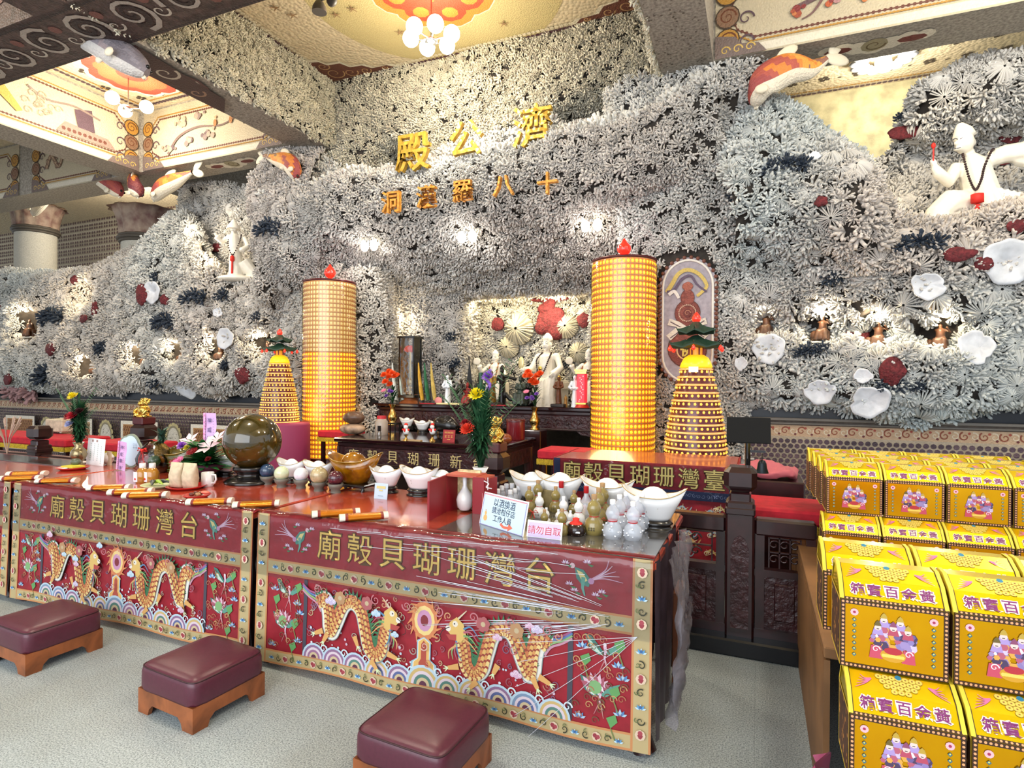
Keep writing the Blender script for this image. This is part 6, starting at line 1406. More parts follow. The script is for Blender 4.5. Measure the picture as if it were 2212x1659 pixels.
p=ss(1244,1158); t=thing('wine_jar',p,'small dark brown jar with a red cloth top in front of the white gourds','jar'); M().lathe((0,0,0),[(.03,0),(.045,.012),(.05,.035),(.04,.058),(.022,.068)],20).build('jar_body',mat('dark_brown_glaze','241410',.2,coat=.4),t); M().lathe((0,0,.055),[(.038,0),(.03,.012),(.015,.02),(.018,.032),(.008,.036)],14).build('red_cloth_top',redt,t); M().box((.022,-.045,.03),(.022,.004,.008)).build('white_label',plastw,t)
for px,py,l in((1155,1128,'red ribbon bow beside the olive bottles left of the short white ones'),(1300,1146,'red ribbon tied on the largest olive bottle')):
    p=ss(px,py); m=M()
    for q in(-1,1): m.tube([(p[0],p[1]-.03,TT+.06),(p[0]+q*.02,p[1]-.035,TT+.075),(p[0]+q*.03,p[1]-.03,TT+.06),(p[0],p[1]-.03,TT+.06)],.004,5,flat=.4).tube([(p[0],p[1]-.03,TT+.06),(p[0]+q*.012,p[1]-.034,TT+.03)],.004,5,flat=.4)
    tag(m.build('ribbon_bow',redt),l,'ribbon')
p=ss(1180,1100); tag(M().box((p[0],p[1]+.06,TT+.055),(.10,.07,.11),.003).build('tan_box',mat('tan_wood_box','8a7a50',.6,noise=.2)),'little tan box standing between the bottles and the white ingot','box')
# rolled offerings
rl=[(60,1030,'gold wrapped joss paper roll at the left edge, rear one'),(45,1040,'gold wrapped joss paper roll at the left edge, front one'),(125,1046,'gold wrapped joss paper roll over the end of the far left cloth'),(238,1061,'gold wrapped joss paper roll, rearmost of three together'),(284,1070,'gold wrapped joss paper roll, middle of three together'),(315,1078,'gold wrapped joss paper roll, front of three together'),(455,1092,'gold wrapped joss paper roll below the small red plate'),(555,1098,'gold wrapped joss paper roll beside the seam of the two cloths'),(727,1118,'gold wrapped joss paper roll left of two on the right table'),(787,1126,'gold wrapped joss paper roll right of two on the right table')]
orr=mat('orange_gold_foil','c8781a',.25,metal=.6,bump=.3,bscale=60,dist=.004); jg=mat('joss_paper_core','6a6a3a',.7,noise=.3,nscale=60); jw=mat('white_wrapper','e0d8c8',.5); rrd=mat('dark_red_wrapper_edge','7a2018',.5)
a=thing('joss_paper_roll',(0,0,0),'','joss paper','gold wrapped joss paper rolls')
def roll(x0,x1,m_,nm,r=.022,k=1): 
    M().tube([(x0,0,r*.66),(x1,0,r*.66)],r*k*1.45,16,flat=.44).build(nm,m_,a)
roll(-.085,.085,orr,'foil_wrapper',.03); roll(-.10,-.085,rrd,'red_edge',.03,1.0); roll(.085,.10,rrd,'red_edge',.03,1.0); roll(-.13,-.10,jw,'white_end',.03,.98); roll(.10,.125,jw,'white_end',.03,.98); roll(-.133,-.1301,jg,'paper_core',.03,.85)
first=True
for i,(x,y,l) in enumerate(rl):
    p=ttop(x,y); rz=.62 if x<700 else .75; loc=(p[0],max(p[1],Y0+.02),TT+.006)
    if first: a.location=loc; a.rotation_euler=(0,0,rz); a['label']=l; first=False
    else: dup(a,loc,rz+.05*math.sin(i*2),l)
# plates, pouches, mugs
def plate(px,py,r,m_,label,sy=1):
    p=ttop(px,py); t=thing('red_plate',p,label,'plate','red plates of offerings'); M().lathe((0,0,0),[(r*.7,0),(r*.75,.004),(r,.020),(r*.98,.022),(r*.72,.008),(.001,.007)],28,cap=False).build('dish',m_,t); return t,p
rp=mat('red_plastic_plate','b8201c',.25,coat=.3)
t,p=plate(403,1055,.13,rp,'large red plate carrying two cream pouches')
pouch=mat('cream_paper_pouch','c9b99c',.6,noise=.12,nscale=30,bump=.4,bscale=14,dist=.01)
def pouchm(x,y,z,label,rz=0):
    V=[];n=16
    for j in range(9):
        t_=j/8; th=.038*math.sin(PI*min(1,.12+t_*.9))**.7*(1-.75*max(0,t_-.7)/.3)+.003; w=.055*(1-.06*math.sin(PI*t_)+.08*max(0,t_-.8)/.2)
        for i in range(n): a_=2*PI*i/n; c,q=math.cos(a_),math.sin(a_); V.append((math.copysign(abs(c)**.45,c)*w,math.copysign(abs(q)**.8,q)*th+.003*math.sin(j*2+i),.17*t_))
    F=[(j*n+i,j*n+(i+1)%n,(j+1)*n+(i+1)%n,(j+1)*n+i) for j in range(8) for i in range(n)]+[tuple(range(n-1,-1,-1)),tuple(range(8*n,9*n))]
    o=M().add(V,F,True).build('paper_pouch',pouch); o.location=(x,y,z); o.rotation_euler=(.0,0,rz); tag(o,label,'pouch','cream paper pouches'); return o
pouchm(p[0]-.055,p[1]-.03,TT+.012,'left cream paper pouch standing on the red plate'); pouchm(p[0]+.055,p[1]-.015,TT+.012,'right cream paper pouch standing on the red plate',.1)
q=(p[0]+.06,p[1]+.12,TT); t=thing('white_mug',q,'white mug with a loop handle behind the cream pouches','mug'); M().lathe((0,0,0),[(.035,0),(.042,.01),(.042,.10),(.039,.10),(.037,.02)],22).build('mug_body',white_c,t); M().tube([(.038,0,.085),(.075,0,.085),(.082,0,.055),(.07,0,.03),(.04,0,.025)],.007,8).build('handle',white_c,t)
t,p=plate(425,1075,.085,rp,'small red plate of dark dates and a pink slice')
for i in range(7):
    o=M().ell((0,0,0),(.018,.013,.012),10,7).build('date_fruit',mat('dark_date','5a2418',.35) if i%2 else mat('tan_nut','a8805a',.5)); o.location=(p[0]+.045*math.cos(i*.95)*(i%3+1)/3,p[1]+.04*math.sin(i*.95)*(i%3+1)/3,TT+.022+.006*(i%2)); tag(o,'dried fruit heaped on the small red plate','fruit','dried fruits on the small red plate')
o=M().ell((0,0,0),(.035,.018,.01),14,8).build('pink_slice',mat('pink_slice_m','d9705a',.4)); o.location=(p[0]+.05,p[1]+.02,TT+.035); tag(o,'pink fruit slice on the right of the small red plate','fruit')
t,p=plate(158,1014,.12,rp,'red plate holding yellow paper under the brass vase')
tag(M().box((p[0],p[1],TT+.026),(.15,.10,.012)).build('yellow_paper',mat('yellow_paper','d9d040',.6)),'yellow paper lying on the red plate by the tall vase','paper')
o=M().ell((0,0,0),(.05,.035,.03),18,12).build('green_stone',mat('grey_green_stone','5a6252',.3)); o.location=(p[0]-.05,p[1]+.05,TT+.055); tag(o,'grey green stone on the yellow paper','stone')
t,p=plate(345,1052,.12,mat('pale_green_plate','c9cfa0',.3),'pale plate of greens behind the cream pouches'); t['group']='plates'
for i in range(5):
    o=M().tube([(-.08,0,0),(0,.01,.015),(.09,0,0)],[.012,.018,.004],8,flat=.6).build('leaf_vegetable',mat('lime_leaf','9ab83a',.45) if i%2 else mat('dark_seaweed','1f2a28',.3)); o.location=(p[0]-.03+.02*i,p[1]-.04+.025*i,TT+.03); o.rotation_euler.z=.4*i-.6; tag(o,'green leaf vegetable lying on the pale plate','vegetable','greens on the pale plate')
# jars of honey
for x,l in((308,'honey bottle left of the pair before the fruit basket'),(329,'honey bottle right of the pair before the fruit basket')):
    p=ttop(x,1042); t=thing('honey_bottle',p,l,'bottle','pair of honey bottles'); M().lathe((0,0,0),[(.042,0),(.046,.01),(.046,.075),(.03,.10),(.018,.11)],20).build('bottle_body',mat('amber_honey','a8742a',.15,coat=.5),t); M().lathe((0,0,.105),[(.02,0),(.023,.004),(.022,.035),(.02,.038)],16).build('cap',white_c,t); M().box((-.012,-.046,.045),(.04,.003,.07)).build('white_label',plastw,t); M().ell((-.014,-.048,.03),(.009,.002,.009),8,5).build('red_mark',redt,t)
# acrylic stand sign
def draw3(k,w,h):
    k.k+=.3
    for i in range(4):
        for j in range(9): x=w*.33-i*w*.2; z=h*.80-j*h*.075-(.02 if i==0 else 0); k.stroke([(x-.006,z),(x+.006,z)],.002,'3f8a78'); k.stroke([(x,z+.006),(x,z-.005)],.002,'3f8a78')
    for x in(-w*.2,w*.05): k.rect(x-.012,h*.87,x+.012,h*.95,'b59a90')
sign(186,223,1003,1008,.235,'white stand up sign with columns of small green writing','table_sign','eef2f4',draw3,-.08)
p=ttop(236,1003); tag(M().box((p[0],p[1],TT+.06),(.05,.01,.12)).build('wooden_tag',mat('pale_wood_card','c9b9a0',.6)),'small pale wooden card leaning right of the green lettered sign','card')
# cloud shaped sign
p=ttop(282,1010); t=thing('cloud_sign',p,'pale blue cloud shaped sign with a sage rim behind the fruit basket','sign')
def cloud(r0): return [(r0*(1+.09*abs(math.cos(2.5*a)))*math.cos(a)*1.05,.145+r0*(1+.09*abs(math.cos(2.5*a)))*math.sin(a)) for a in np.linspace(0,2*PI,60,endpoint=False)]
M().prism(cloud(.135),.012,'y',-.006).build('sage_board',mat('sage_green_board','8a9684',.5),t)
k=Ink(lambda u,v,o:(u,-.008-o,v),.0006); k.poly(cloud(.120),'c9e2f2'); k.k+=.6; 
for i,s_ in enumerate(('闢','言')): pass
for x in(-.07,.055,.085): ink_text(k,'◇' if 0 else '口',x,.20,.022,'5a7a9a',0); k.stroke([(x-.012,.175),(x+.012,.175)],.003,'5a7a9a'); k.stroke([(x,.19),(x,.165)],.003,'5a7a9a')
for i in range(5): k.stroke([(-.085,.115-.013*i),(-.045,.115-.013*i)],.004,'7a9ab8')
k.build('blue_writing',ink_m,t)
def ribbon_card(loc,w,h,tilt,label,big,rz=0):
    t=thing('ribbon_card',loc,label,'ribbon','lilac congratulation ribbons',rz=rz); t.rotation_euler.y=tilt
    V=[(w/2*sx*(1+.0),.004*math.sin(j*1.1),h*j/10) for j in range(11) for sx in(-1,1)]; M().add(V,[(2*j,2*j+1,2*j+3,2*j+2) for j in range(10)],True).build('ribbon',mat('lilac_ribbon','d8b0e0',.45),t)
    k=Ink(lambda u,v,o:(u,-.007-o,v),.0005); k.rect(-w/2,.0,-w/2+w*.18,h,'e6a8d0'); k.k+=.4
    for i,c in enumerate(big): ink_text(k,c,0,h*.80-i*h*.235,w*.36,'2a2a6a',0)
    for j in range(11): 
        for xx in(-w*.33,w*.33): k.stroke([(xx-.004,h*.85-j*h*.07),(xx+.004,h*.85-j*h*.07)],.0016,'3a3a7a'); k.stroke([(xx,h*.865-j*h*.07),(xx,h*.84-j*h*.07)],.0016,'3a3a7a')
    for _ in range(6): k.flower(random.uniform(-w/2+.008,-w/2+.02),random.uniform(.3,1)*h,.008,'e078b0','c9b0f0')
    k.build('writing',ink_m,t); return t
p=ttop(272,1016); ribbon_card((p[0]-.02,p[1]-.03,TT+.004),.10,.24,.12,'lilac ribbon tied to the fruit basket, hanging before the cloud sign','神威顯赫')
# fruit basket
p=ttop(322,1022); p=(p[0],p[1]+.05,TT); t=thing('fruit_basket',p,'cellophane wrapped fruit basket with a red bow and a pineapple top','fruit basket')
M().lathe((0,0,0),[(.08,0),(.11,.03),(.125,.06),(.12,.065),(.10,.03)],20).build('basket',mat('wicker','6a4a30',.7,bump=.6,bscale=40),t)
for i,(x,y,z,c) in enumerate(((-.07,-.03,.10,'8a1c2a'),(-.02,-.07,.09,'8a1c2a'),(.06,-.05,.10,'3a5a2a'),(.0,.0,.14,'20242a'),(.07,.03,.12,'a86a2a'),(-.05,.04,.13,'7a1822'))): M().ell((x,y,z),.048,14,10).build('fruit',mat('fruit_'+c,c,.25,coat=.4),t)
M().ell((.05,.02,.17),(.055,.055,.07),16,12).build('pineapple',mat('pineapple_skin','8a6a2a',.6,bump=.8,bscale=40,btype='voronoi',dist=.02),t)
m=M(); leafy(m,34,.17,.09,.012,5,.21); m.v=[(a_+.05,b_+.02,c_) for a_,b_,c_ in m.v]; m.build('pineapple_leaves',mat('pineapple_green','3a5a4a',.5),t)
m=M(); 
for q in(-1,1): m.tube([(-.01,-.10,.185),(q*.04,-.11,.21),(q*.05,-.11,.185),(-.01,-.10,.185)],.010,6,flat=.3).tube([(-.01,-.1,.185),(q*.025,-.115,.13),(q*.035,-.11,.08)],.008,5,flat=.3)
m.ell((-.01,-.10,.188),.014,8,6); m.build('red_bow',redt,t)
M().lathe((0,0,0),[(.125,.04),(.14,.12),(.10,.20),(.05,.25)],20,cap=False).build('cellophane',film,t)
# flower arrangement
p=ttop(425,1034); t=thing('flower_arrangement',(p[0],p[1]+.06,TT),'low flower arrangement of lilies and gerberas in a dark pot with purple wrap','flower arrangement')
M().lathe((0,0,0),[(.08,0),(.10,.01),(.12,.05),(.115,.07)],20).build('dark_pot',blackgl,t); M().lathe((0,0,.04),[(.10,0),(.16,.05),(.13,.07)],9,sx=1.1).build('purple_wrap',mat('plum_net_wrap','5a2a3c',.7),t)
m=M(); leafy(m,170,.26,.22,.028,3,.05); leafy(m,120,.14,.26,.035,4,.05); m.build('foliage',mat('fern_green','2f7a38',.5,noise=.3,nscale=20),t)
g=random.Random(9); lilyp=mat('white_pink_lily','e8c9cc',.5); gp=mat('pink_gerbera','d96a9a',.5); gr_=mat('dark_red_gerbera','8a1820',.5); gpu=mat('purple_chrysanthemum','a05ac8',.5)
for x,y,z,m_,kd,r in((-.19,-.10,.11,gp,'daisy',.04),(-.06,-.17,.15,gp,'daisy',.048),(-.12,-.16,.14,gr_,'daisy',.04),(.06,-.15,.22,gr_,'daisy',.05),(-.07,-.13,.25,gpu,'ball',.045),(-.02,-.13,.24,mat('yellow_bloom','d9c83a',.5),'ball',.03),(.17,-.10,.16,gr_,'ball',.03),(.16,-.08,.25,lilyp,'lily',.095),(-.13,-.02,.27,lilyp,'lily',.08),(.2,-.05,.31,lilyp,'lily',.07)): bloom((x,y,z),r,m_,t,kd,int(x*99))
M().tube([(.05,0,.1),(.12,0,.3),(.16,-.02,.37)],[.02,.03,.004],8,flat=.3).build('broad_leaf',green_l,t)
pp=(p[0]+.02,p[1]+.10,TT+.20); ribbon_card(pp,.13,.30,0,'lilac ribbon card rising behind the flower arrangement','神威顯赫')
# tall flower vases
def tall_vase(loc,label,seed,vm,h=.16,fl=.55,s=1):
    t=thing('tall_flower_vase',loc,label,'flower vase','tall vases of chrysanthemums and fern',scale=s)
    M().lathe((0,0,0),[(.045,0),(.05,.01),(.025,.03),(.055,.07),(.065,.10),(.05,.14),(.028,h),(.045,h+.035),(.04,h+.035)],24).build('vase',vm,t)
    m=M(); leafy(m,300,fl*.85,.10,.012,seed,h); leafy(m,120,fl*.5,.13,.009,seed+3,h+.1); m.tube([(0,0,h),(0,0,h+fl*.9)],.012,6); m.build('foliage',green_l,t)
    g=random.Random(seed); m=M()
    for q in range(6):
        a_=g.uniform(0,6.28); ex,ey,ez=.22*math.cos(a_),.1*math.sin(a_),h+fl*g.uniform(.6,1)
        for u in np.linspace(.4,1,16):
            b=Vector((ex*u*u,ey*u*u,h+(ez-h)*u))
            for sd in(-1,1): m.add([b,b+Vector((sd*.035,-.01,.03)),b+Vector((sd*.03,-.012,.018))],[(0,1,2)],False)
    m.build('fern_fronds',mat('fern_frond','3a5a38',.6),t); return t
yb=mat('yellow_chrysanthemum','e8d418',.5); rc=mat('red_carnation','c0283a',.55)
p=ttop(170,1006); t=tall_vase(p,'round silvery vase of red and yellow flowers and fern at the left',1,mat('silvery_gold_vase','8a7a5a',.2,metal=.8),.17,.52)
bloom((-.01,-.04,.60),.055,yb,t,'ball',1); bloom((.02,-.06,.43),.06,rc,t,'ball',2); bloom((-.05,-.05,.42),.05,gr_,t,'ball',3); bloom((.08,-.04,.47),.05,mat('black_red_flower','3a0a14',.6),t,'ball',4); bloom((-.01,-.07,.36),.045,mat('pale_lilac_flower','a8b0d8',.5),t,'ball',5)
p=ttop(1002,1104); t=tall_vase((p[0],p[1]+.22,TT),'tall vase of fern with a yellow chrysanthemum behind the gift box',2,white_c,.17,.62,1.12)
bloom((0,-.05,.60),.055,yb,t,'ball',1); bloom((-.05,-.06,.41),.05,mat('orange_red_carnation','d9402a',.5),t,'ball',2); bloom((-.07,-.04,.44),.04,gr_,t,'ball',3); bloom((.06,-.04,.70),.04,gold_or[1],t,'ball',4)
m=M(); [m.ell((.055+.012*math.sin(i),-.03,.64+i*.012),.012,6,4) for i in range(9)]; m.build('lavender_spike',gold_or[1],t)
# white ceramic pot pieces behind
for px,py,l,s in((225,985,'white ceramic animal head jar left of the cloud sign',.05),(245,990,'cream ceramic jar touching the cloud sign',.055)):
    p=onz(px,py+12); o=M().ell((0,0,0),(s,s*.8,s),16,12).ell((s*.9,0,s*.3),(s*.5,s*.4,s*.3),12,8).build('ceramic_jar',white_c); remesh(o,.006,3); o.location=(p[0],3.42,TT+s); tag(o,l,'jar')
p=onz(8,1000); m=M()
for i in range(30): a_=i*.7; m.tube([(0,0,.05),(.03*math.cos(a_),.03*math.sin(a_),.2),(.12*math.cos(a_),.1*math.sin(a_),.36+.04*math.sin(i))],[.003,.003,.006],4)
o=m.build('dried_grass_bouquet',mat('dry_pink_grass','b09a8a',.8)); o.location=(p[0]-.25,p[1]+.15,TT); tag(o,'dried grass bouquet cut by the left edge of the picture','bouquet')
tag(M().box((onz(70,950)[0],4.75,1.0),(.34,.22,.16),.01).build('stone_casket',mat('pale_stone_casket','b8ac94',.6,noise=.2)),'pale stone casket on the red bench at far left','casket')
# ================================================================== stacked gold chests
goldA=mat('gold_foil_face','e0980a',.2,metal=.8,col2='f0b80c',nscale=2.5); goldB=mat('yellow_foil_lid','f2d00c',.22,metal=.7,noise=.12,nscale=4); edgeb=mat('brown_beaded_edge','3a2214',.5); paly=mat('pale_yellow_edge','e0c840',.5)
def chest():
    t=thing('gold_chest',(0,0,0),'','gift chest','stacked gold paper chests'); w,d,h=.25,.205,.185
    M().box((0,d/2,h/2),(w,d,h),.002).build('chest_body',[goldA],t)
    prof=[(0,h),(.048,h+.048),(.105,h+.073),(.155,h+.073),(d,h)]
    m=M(); n=len(prof); V=[(sx*w/2,p[0],p[1]) for sx in(-1,1) for p in prof]; m.add(V,[tuple(range(n-1,-1,-1)),tuple(range(n,2*n))]+[(i,i+1,n+i+1,n+i) for i in range(n-1)],False); lid=m.build('lid',goldB,t)
    for sx in(-1,1):
        m=M(); V=[]
        for i in range(n): 
            y,z=prof[i]; V+=[(sx*(w/2+.002),y,z-.012),(sx*(w/2+.002),y,z+.003),(sx*(w/2-.008),y,z+.003)]
        m.add(V,[(3*i+k,3*i+k+1,3*i+4+k,3*i+3+k) for i in range(n-1) for k in(0,1)],False)
        m.build('lid_edge',paly,lid)
    k=Ink(lambda u,v,o:(u,-.0012-o,v),.00016)
    bw=.011
    k.frame(-w/2,0,w/2,h,bw,'3a2214')
    for i in range(24): 
        for z in(bw/2,h-bw/2): k.disc(-w/2+w*(i+.5)/24,z,.0035,'e0a070',6)
    for i in range(17):
        for x in(-w/2+bw/2,w/2-bw/2): k.disc(x,h*(i+.5)/17,.0035,'e0a070',6)
    g=random.Random(1)
    for sx in(-1,1):
        k.disc(sx*.092,h-.032,.010,'e8b0b8',10); k.disc(sx*.092,h-.032,.004,'a03050',6)
        for j in range(7):
            z=h-.053-j*.016; k.disc(sx*.092,z,.0055,'3a6a7a',4); k.disc(sx*.092,z+.001,.0025,'e0d060',4)
    for lay in range(3):
        for i in range(34):
            a_=g.uniform(0,6.28); r=g.uniform(.1,1)**.6; x=.052*r*math.cos(a_); z=.085+.045*r*math.sin(a_)
            k.disc(x,z,g.uniform(.006,.011),g.choice(['8a7ab0','c9b8d8','6a5a90','e6dcec','b05a70','9a86b8','d9a04a','4a3a5a']),6)
    for x,z in((-.022,.142),(.016,.138),(-.036,.120),(.034,.116),(.0,.122)):
        k.poly([(x-.014,z-.02),(x+.014,z-.02),(x+.008,z+.002),(x-.008,z+.002)],g.choice(['7a6aa8','a890c8','b04a60'])); k.disc(x,z,.0085,'e8c8c0',8); k.poly([(x-.009,z+.004),(x+.009,z+.004),(x+.005,z+.014),(x,z+.019),(x-.005,z+.014)],g.choice(['6a5a30','8a4a6a','b89a40'])); k.stroke([(x-.003,z-.004),(x+.003,z-.004)],.002,'2a2030')
    for x,z in((-.04,.07),(.036,.066)): k.poly([(x-.012,z),(x+.012,z),(x+.016,z-.035),(x-.016,z-.035)],'c04a60'); k.swirl(x,z-.01,.01,.003,'e8e0f0')
    k.disc(0,.048,.030,'c9952a',14,.018); k.disc(0,.060,.022,'b0303a',10,.010)
    for i in range(8): k.disc(-.022+.0063*i,.046,.005,'e8c860',6)
    k.build('front_print',ink_m,t)
    s1=math.hypot(.048,.048); 
    k=Ink(lambda u,v,o:(u,v*.7071-o*.7071-.0008,h+v*.7071+o*.7071+.0008),.00016)
    k.frame(-w/2,0,w/2,s1,.0001,'3a2214'); k.rect(-w/2,0,w/2,.008,'3a2214')
    for x in(-w/2,w/2-.010): k.rect(x,0,x+.010,s1,'3a2214')
    for i in range(24): k.disc(-w/2+w*(i+.5)/24,.004,.003,'e0a070',6)
    for j in range(6):
        for x in(-w/2+.005,w/2-.005): k.disc(x,.006+j*.011,.003,'e0a070',6)
    k.k+=1.5
    for col,b in(('f2ecd8',.0028),('7a2a6a',.0006)):
        for i,c in enumerate('箱寶百金黃'): ink_text(k,c,-.082+i*.041,s1/2+.002,.036,col,b)
        k.k+=1.2
    k.build('lettering',ink_m,lid)
    c_,s_=math.cos(math.atan2(.025,.057)),math.sin(math.atan2(.025,.057)); L2=math.hypot(.057,.025)
    k=Ink(lambda u,v,o:(u,.048+v*c_-o*s_-.0004,h+.048+v*s_+o*c_+.0008),.00016)
    for x in(-w/2,w/2-.010):
        k.rect(x,0,x+.010,L2,'3a2214')
        for j in range(5): k.disc(x+.005,.006+j*.012,.003,'e0a070',6)
    for r,n_ in((0,3),(1,5),(2,6),(3,7)):
        for i in range(n_): x=(i-(n_-1)/2)*.0155; z=.008+r*.0145; k.disc(x,z,.0088,'a8862a',9); k.disc(x,z,.0076,'e0c458',9); k.rect(x-.002,z-.002,x+.002,z+.002,'8a5a2a')
    k.disc(0,L2-.006,.008,'2a7a9a',8)
    for sx in(-1,1):
        for q in range(5): k.stroke(curve_pts([(sx*.065,.040),(sx*.08,.038-.004*q),(sx*(.090+.004*q),.048-.011*q)],4),.004,'d070a0',.0015)
    k.build('coin_print',ink_m,lid)
    k=Ink(lambda u,v,o:(-w/2-.001-o,u,v),.00016); k.rect(0,0,d,h,'4a3020')
    for i in range(26): k.disc(g.uniform(.01,d-.01),g.uniform(.01,h-.01),g.uniform(.004,.009),g.choice(['c98a40','8a5a30','d9b060','2a1810']),5)
    k.frame(0,0,d,h,.008,'c9a83a'); k.build('side_print',ink_m,t)
    return t
ct=chest(); cfirst=[True]
def put(x,y,z,label):
    if cfirst[0]: ct.location=(x,y,z); ct['label']=label; cfirst[0]=False; return
    o=dup(ct,(x,y,z),0,label)
colw=['leftmost','second from the left','third from the left','rightmost']
roww=['front row','second row','third row','back row']
for i in range(2): put(.345+i*.262,1.87,.815,'gold chest on top of the near stack, front row, %s'%('left one' if i==0 else 'right one'))
for i in range(3): put(.325+i*.262,2.12,.815,'gold chest on the near stack, second row, %s'%['left one','middle one','right one cut by the frame'][i])
for q,(z,y,nm) in enumerate(((.552,1.76,'second tier'),(.29,1.66,'third tier'),(.03,1.56,'bottom tier'))):
    for i in range(2): put(.355+i*.262+.004*q,y,z,'gold chest in the %s of the near stack, %s'%(nm,'left one' if i==0 else 'right one'))
for r in range(4):
    for i in range(4): put(.465+i*.262-.012*r,3.48+r*.215,.925,'gold chest atop the far stack, %s, %s'%(roww[r],colw[i]))
for i in range(4): put(.44+i*.262,3.36,.665,'gold chest in the lower tier of the far stack, %s'%colw[i])
t=thing('wooden_counter',(1.15,3.4,0),'brown wooden counter carrying the far stack of gold chests','counter')
cw=mat('counter_wood','7a5634',.55,noise=.2,nscale=5)
M().box((0,0,.645),(1.85,2.1,.04),.004).build('countertop',cw,t); M().box((-.915,0,.31),(.02,2.1,.62)).build('side_panel',cw,t); M().box((0,1.04,.31),(1.81,.02,.62)).build('back_panel',cw,t); M().box((.915,0,.31),(.02,2.1,.62)).build('side_panel',cw,t)
V=[];nu,nv=10,12
for j in range(nv+1):
    for i in range(nu+1): V.append((.17+.03*math.sin(i*1.7+j)+.02*math.sin(j*2.3),1.50+i*.05+.02*math.sin(j),.0+j*.042*(1+.1*math.sin(i))))
tag(M().add(V,[(j*(nu+1)+i,(j+1)*(nu+1)+i,(j+1)*(nu+1)+i+1,j*(nu+1)+i+1) for j in range(nv) for i in range(nu)],True).build('plastic_bag',mat('pink_plastic_bag','b0507a',.2,alpha=.85,spec=.8)),'crumpled pink plastic bag beside the foot of the near chest stack','bag')
# ================================================================== gold characters
def gold_char(c,px,py,hpx,Y,label,grp,m_,rz=0,flat=.03):
    a=at(px,py,Y=Y); D=(np.array(a)-np.array((0,0,EYE)))@_fw; sz=hpx/FPX*D
    V,F=text_geo(c,sz*1.08,sz*.012,flat)
    V2=[(v[0],-v[2],v[1]) for v in V]; o=M().add(V2,F,False).build('gold_character',m_); o.location=a; o.rotation_euler.z=rz; tag(o,label,'sign letter',grp); return o
gsh=mat('gold_shell_tesserae','c9a040',.35,metal=.45,bump=.8,bscale=14,btype='voronoi',dist=.02,noise=.2); gsm=mat('orange_gold_tesserae','c98a35',.5,metal=.2,bump=.8,bscale=20,btype='voronoi',dist=.02,noise=.2)
for c,x,y,h_,l in(('殿',893,330,82,'large gold character at the left end of the upper row on the coral ledge'),('公',1008,300,78,'large gold character in the middle of the upper row on the coral ledge'),('濟',1150,272,88,'large gold character at the right end of the upper row on the coral ledge')): gold_char(c,x,y,h_,6.42,l,'large gold characters of the upper row',gsh)
for c,x,y,l in(('洞',845,437,'leftmost'),('漢',922,425,'second from the left'),('羅',1000,413,'middle'),('八',1088,402,'second from the right'),('十',1183,396,'rightmost')): gold_char(c,x,y,46,6.27,'small orange gold character under the ledge, '+l,'small gold characters of the lower row',gsm)
# ================================================================== gourd mosaic on the right pillar
a=at(1485,820,Y=6.7); b=at(1485,560,Y=6.7); gx=(a[0]+b[0])/2; gz0,gz1=a[2]-.05,b[2]+.02; gw=.30; yy=6.70
t=thing('gourd_mosaic',(gx,yy,gz0),'shell mosaic of a gourd with ribbons in a rounded frame on the right coral pillar','mosaic'); H_=gz1-gz0
def stad(w,z0,z1,n=14): r=w; return [(w*math.cos(q),z1-r+r*math.sin(q)) for q in np.linspace(0,PI,n)]+[(-w*math.cos(q),z0+r-r*math.sin(q)) for q in np.linspace(0,PI,n)]
M().prism(stad(gw,0,H_),.05,'y',0).build('stone_panel',mat('lilac_grey_stone','9a929a',.7,noise=.15),t)
fr=M(); P=stad(gw,0,H_); P=P+[P[0]]
for i in range(len(P)-1):
    L_=math.dist(P[i],P[i+1]); n=max(1,int(L_/.045))
    for q in range(n): x=P[i][0]+(P[i+1][0]-P[i][0])*q/n; z=P[i][1]+(P[i+1][1]-P[i][1])*q/n; fr.ell((x*1.0,-.005,z),.022,7,5)
fo=fr.build('brown_shell_border',mat('brown_shell','6a4034',.5),t); fo['kind']='stuff'
fr=M(); P2=[(x*.88,(z-H_/2)*.955+H_/2) for x,z in P]; fr.tube([(x,-.004,z) for x,z in P2],.014,6); fr.build('white_border',mat('white_shell_border','d9d4cc',.5),t)
k=Ink(lambda u,v,o:(u,-.003-o,v),.002); cz=H_*.5
def blob(x,z,rx,rz_,c,c2): 
    k.disc(x,z,rx*1.06,'5a2a22',20,rz_*1.06); k.disc(x,z,rx,c,20,rz_)
    for i in range(30): a_=random.uniform(0,6.28); r=random.random()**.5*.85; k.disc(x+rx*r*math.cos(a_),z+rz_*r*math.sin(a_),.016,c2,6)
blob(0,H_*.28,.20,.20,'7a3a30','8f4a3e'); blob(0,H_*.56,.13,.14,'7a3a30','8f4a3e'); blob(0,H_*.68,.07,.09,'7a3a30','8f4a3e'); blob(0,H_*.77,.055,.045,'8a4a3c','a05a48')
k.disc(0,H_*.27,.115,'d9b080',20); k.disc(0,H_*.27,.10,'5a2420',20); k.k+=.5; ink_text(k,'佛',0,H_*.27,.15,'d9c060',.004); k.k+=.3
line_beads(k,[(.09*math.cos(q),H_*.56+.09*math.sin(q)) for q in np.linspace(0,6.28,16)],.008,'c9a890',2); k.disc(0,H_*.56,.045,'6a2c26',12); k.swirl(0,H_*.56,.035,.008,'b07a60')
for f in(-1,1):
    for dz in(.03,-.03): k.stroke([(0,H_*.43),(f*.10,H_*.43+.03+dz),(f*.20,H_*.43+dz*3)],.05,'d9cfc0',.075); k.stroke([(f*.04,H_*.43+.01),(f*.18,H_*.43+dz*3)],.012,'5a4650')
k.rect(-.10,H_*.415,.10,H_*.445,'d9cfc0')
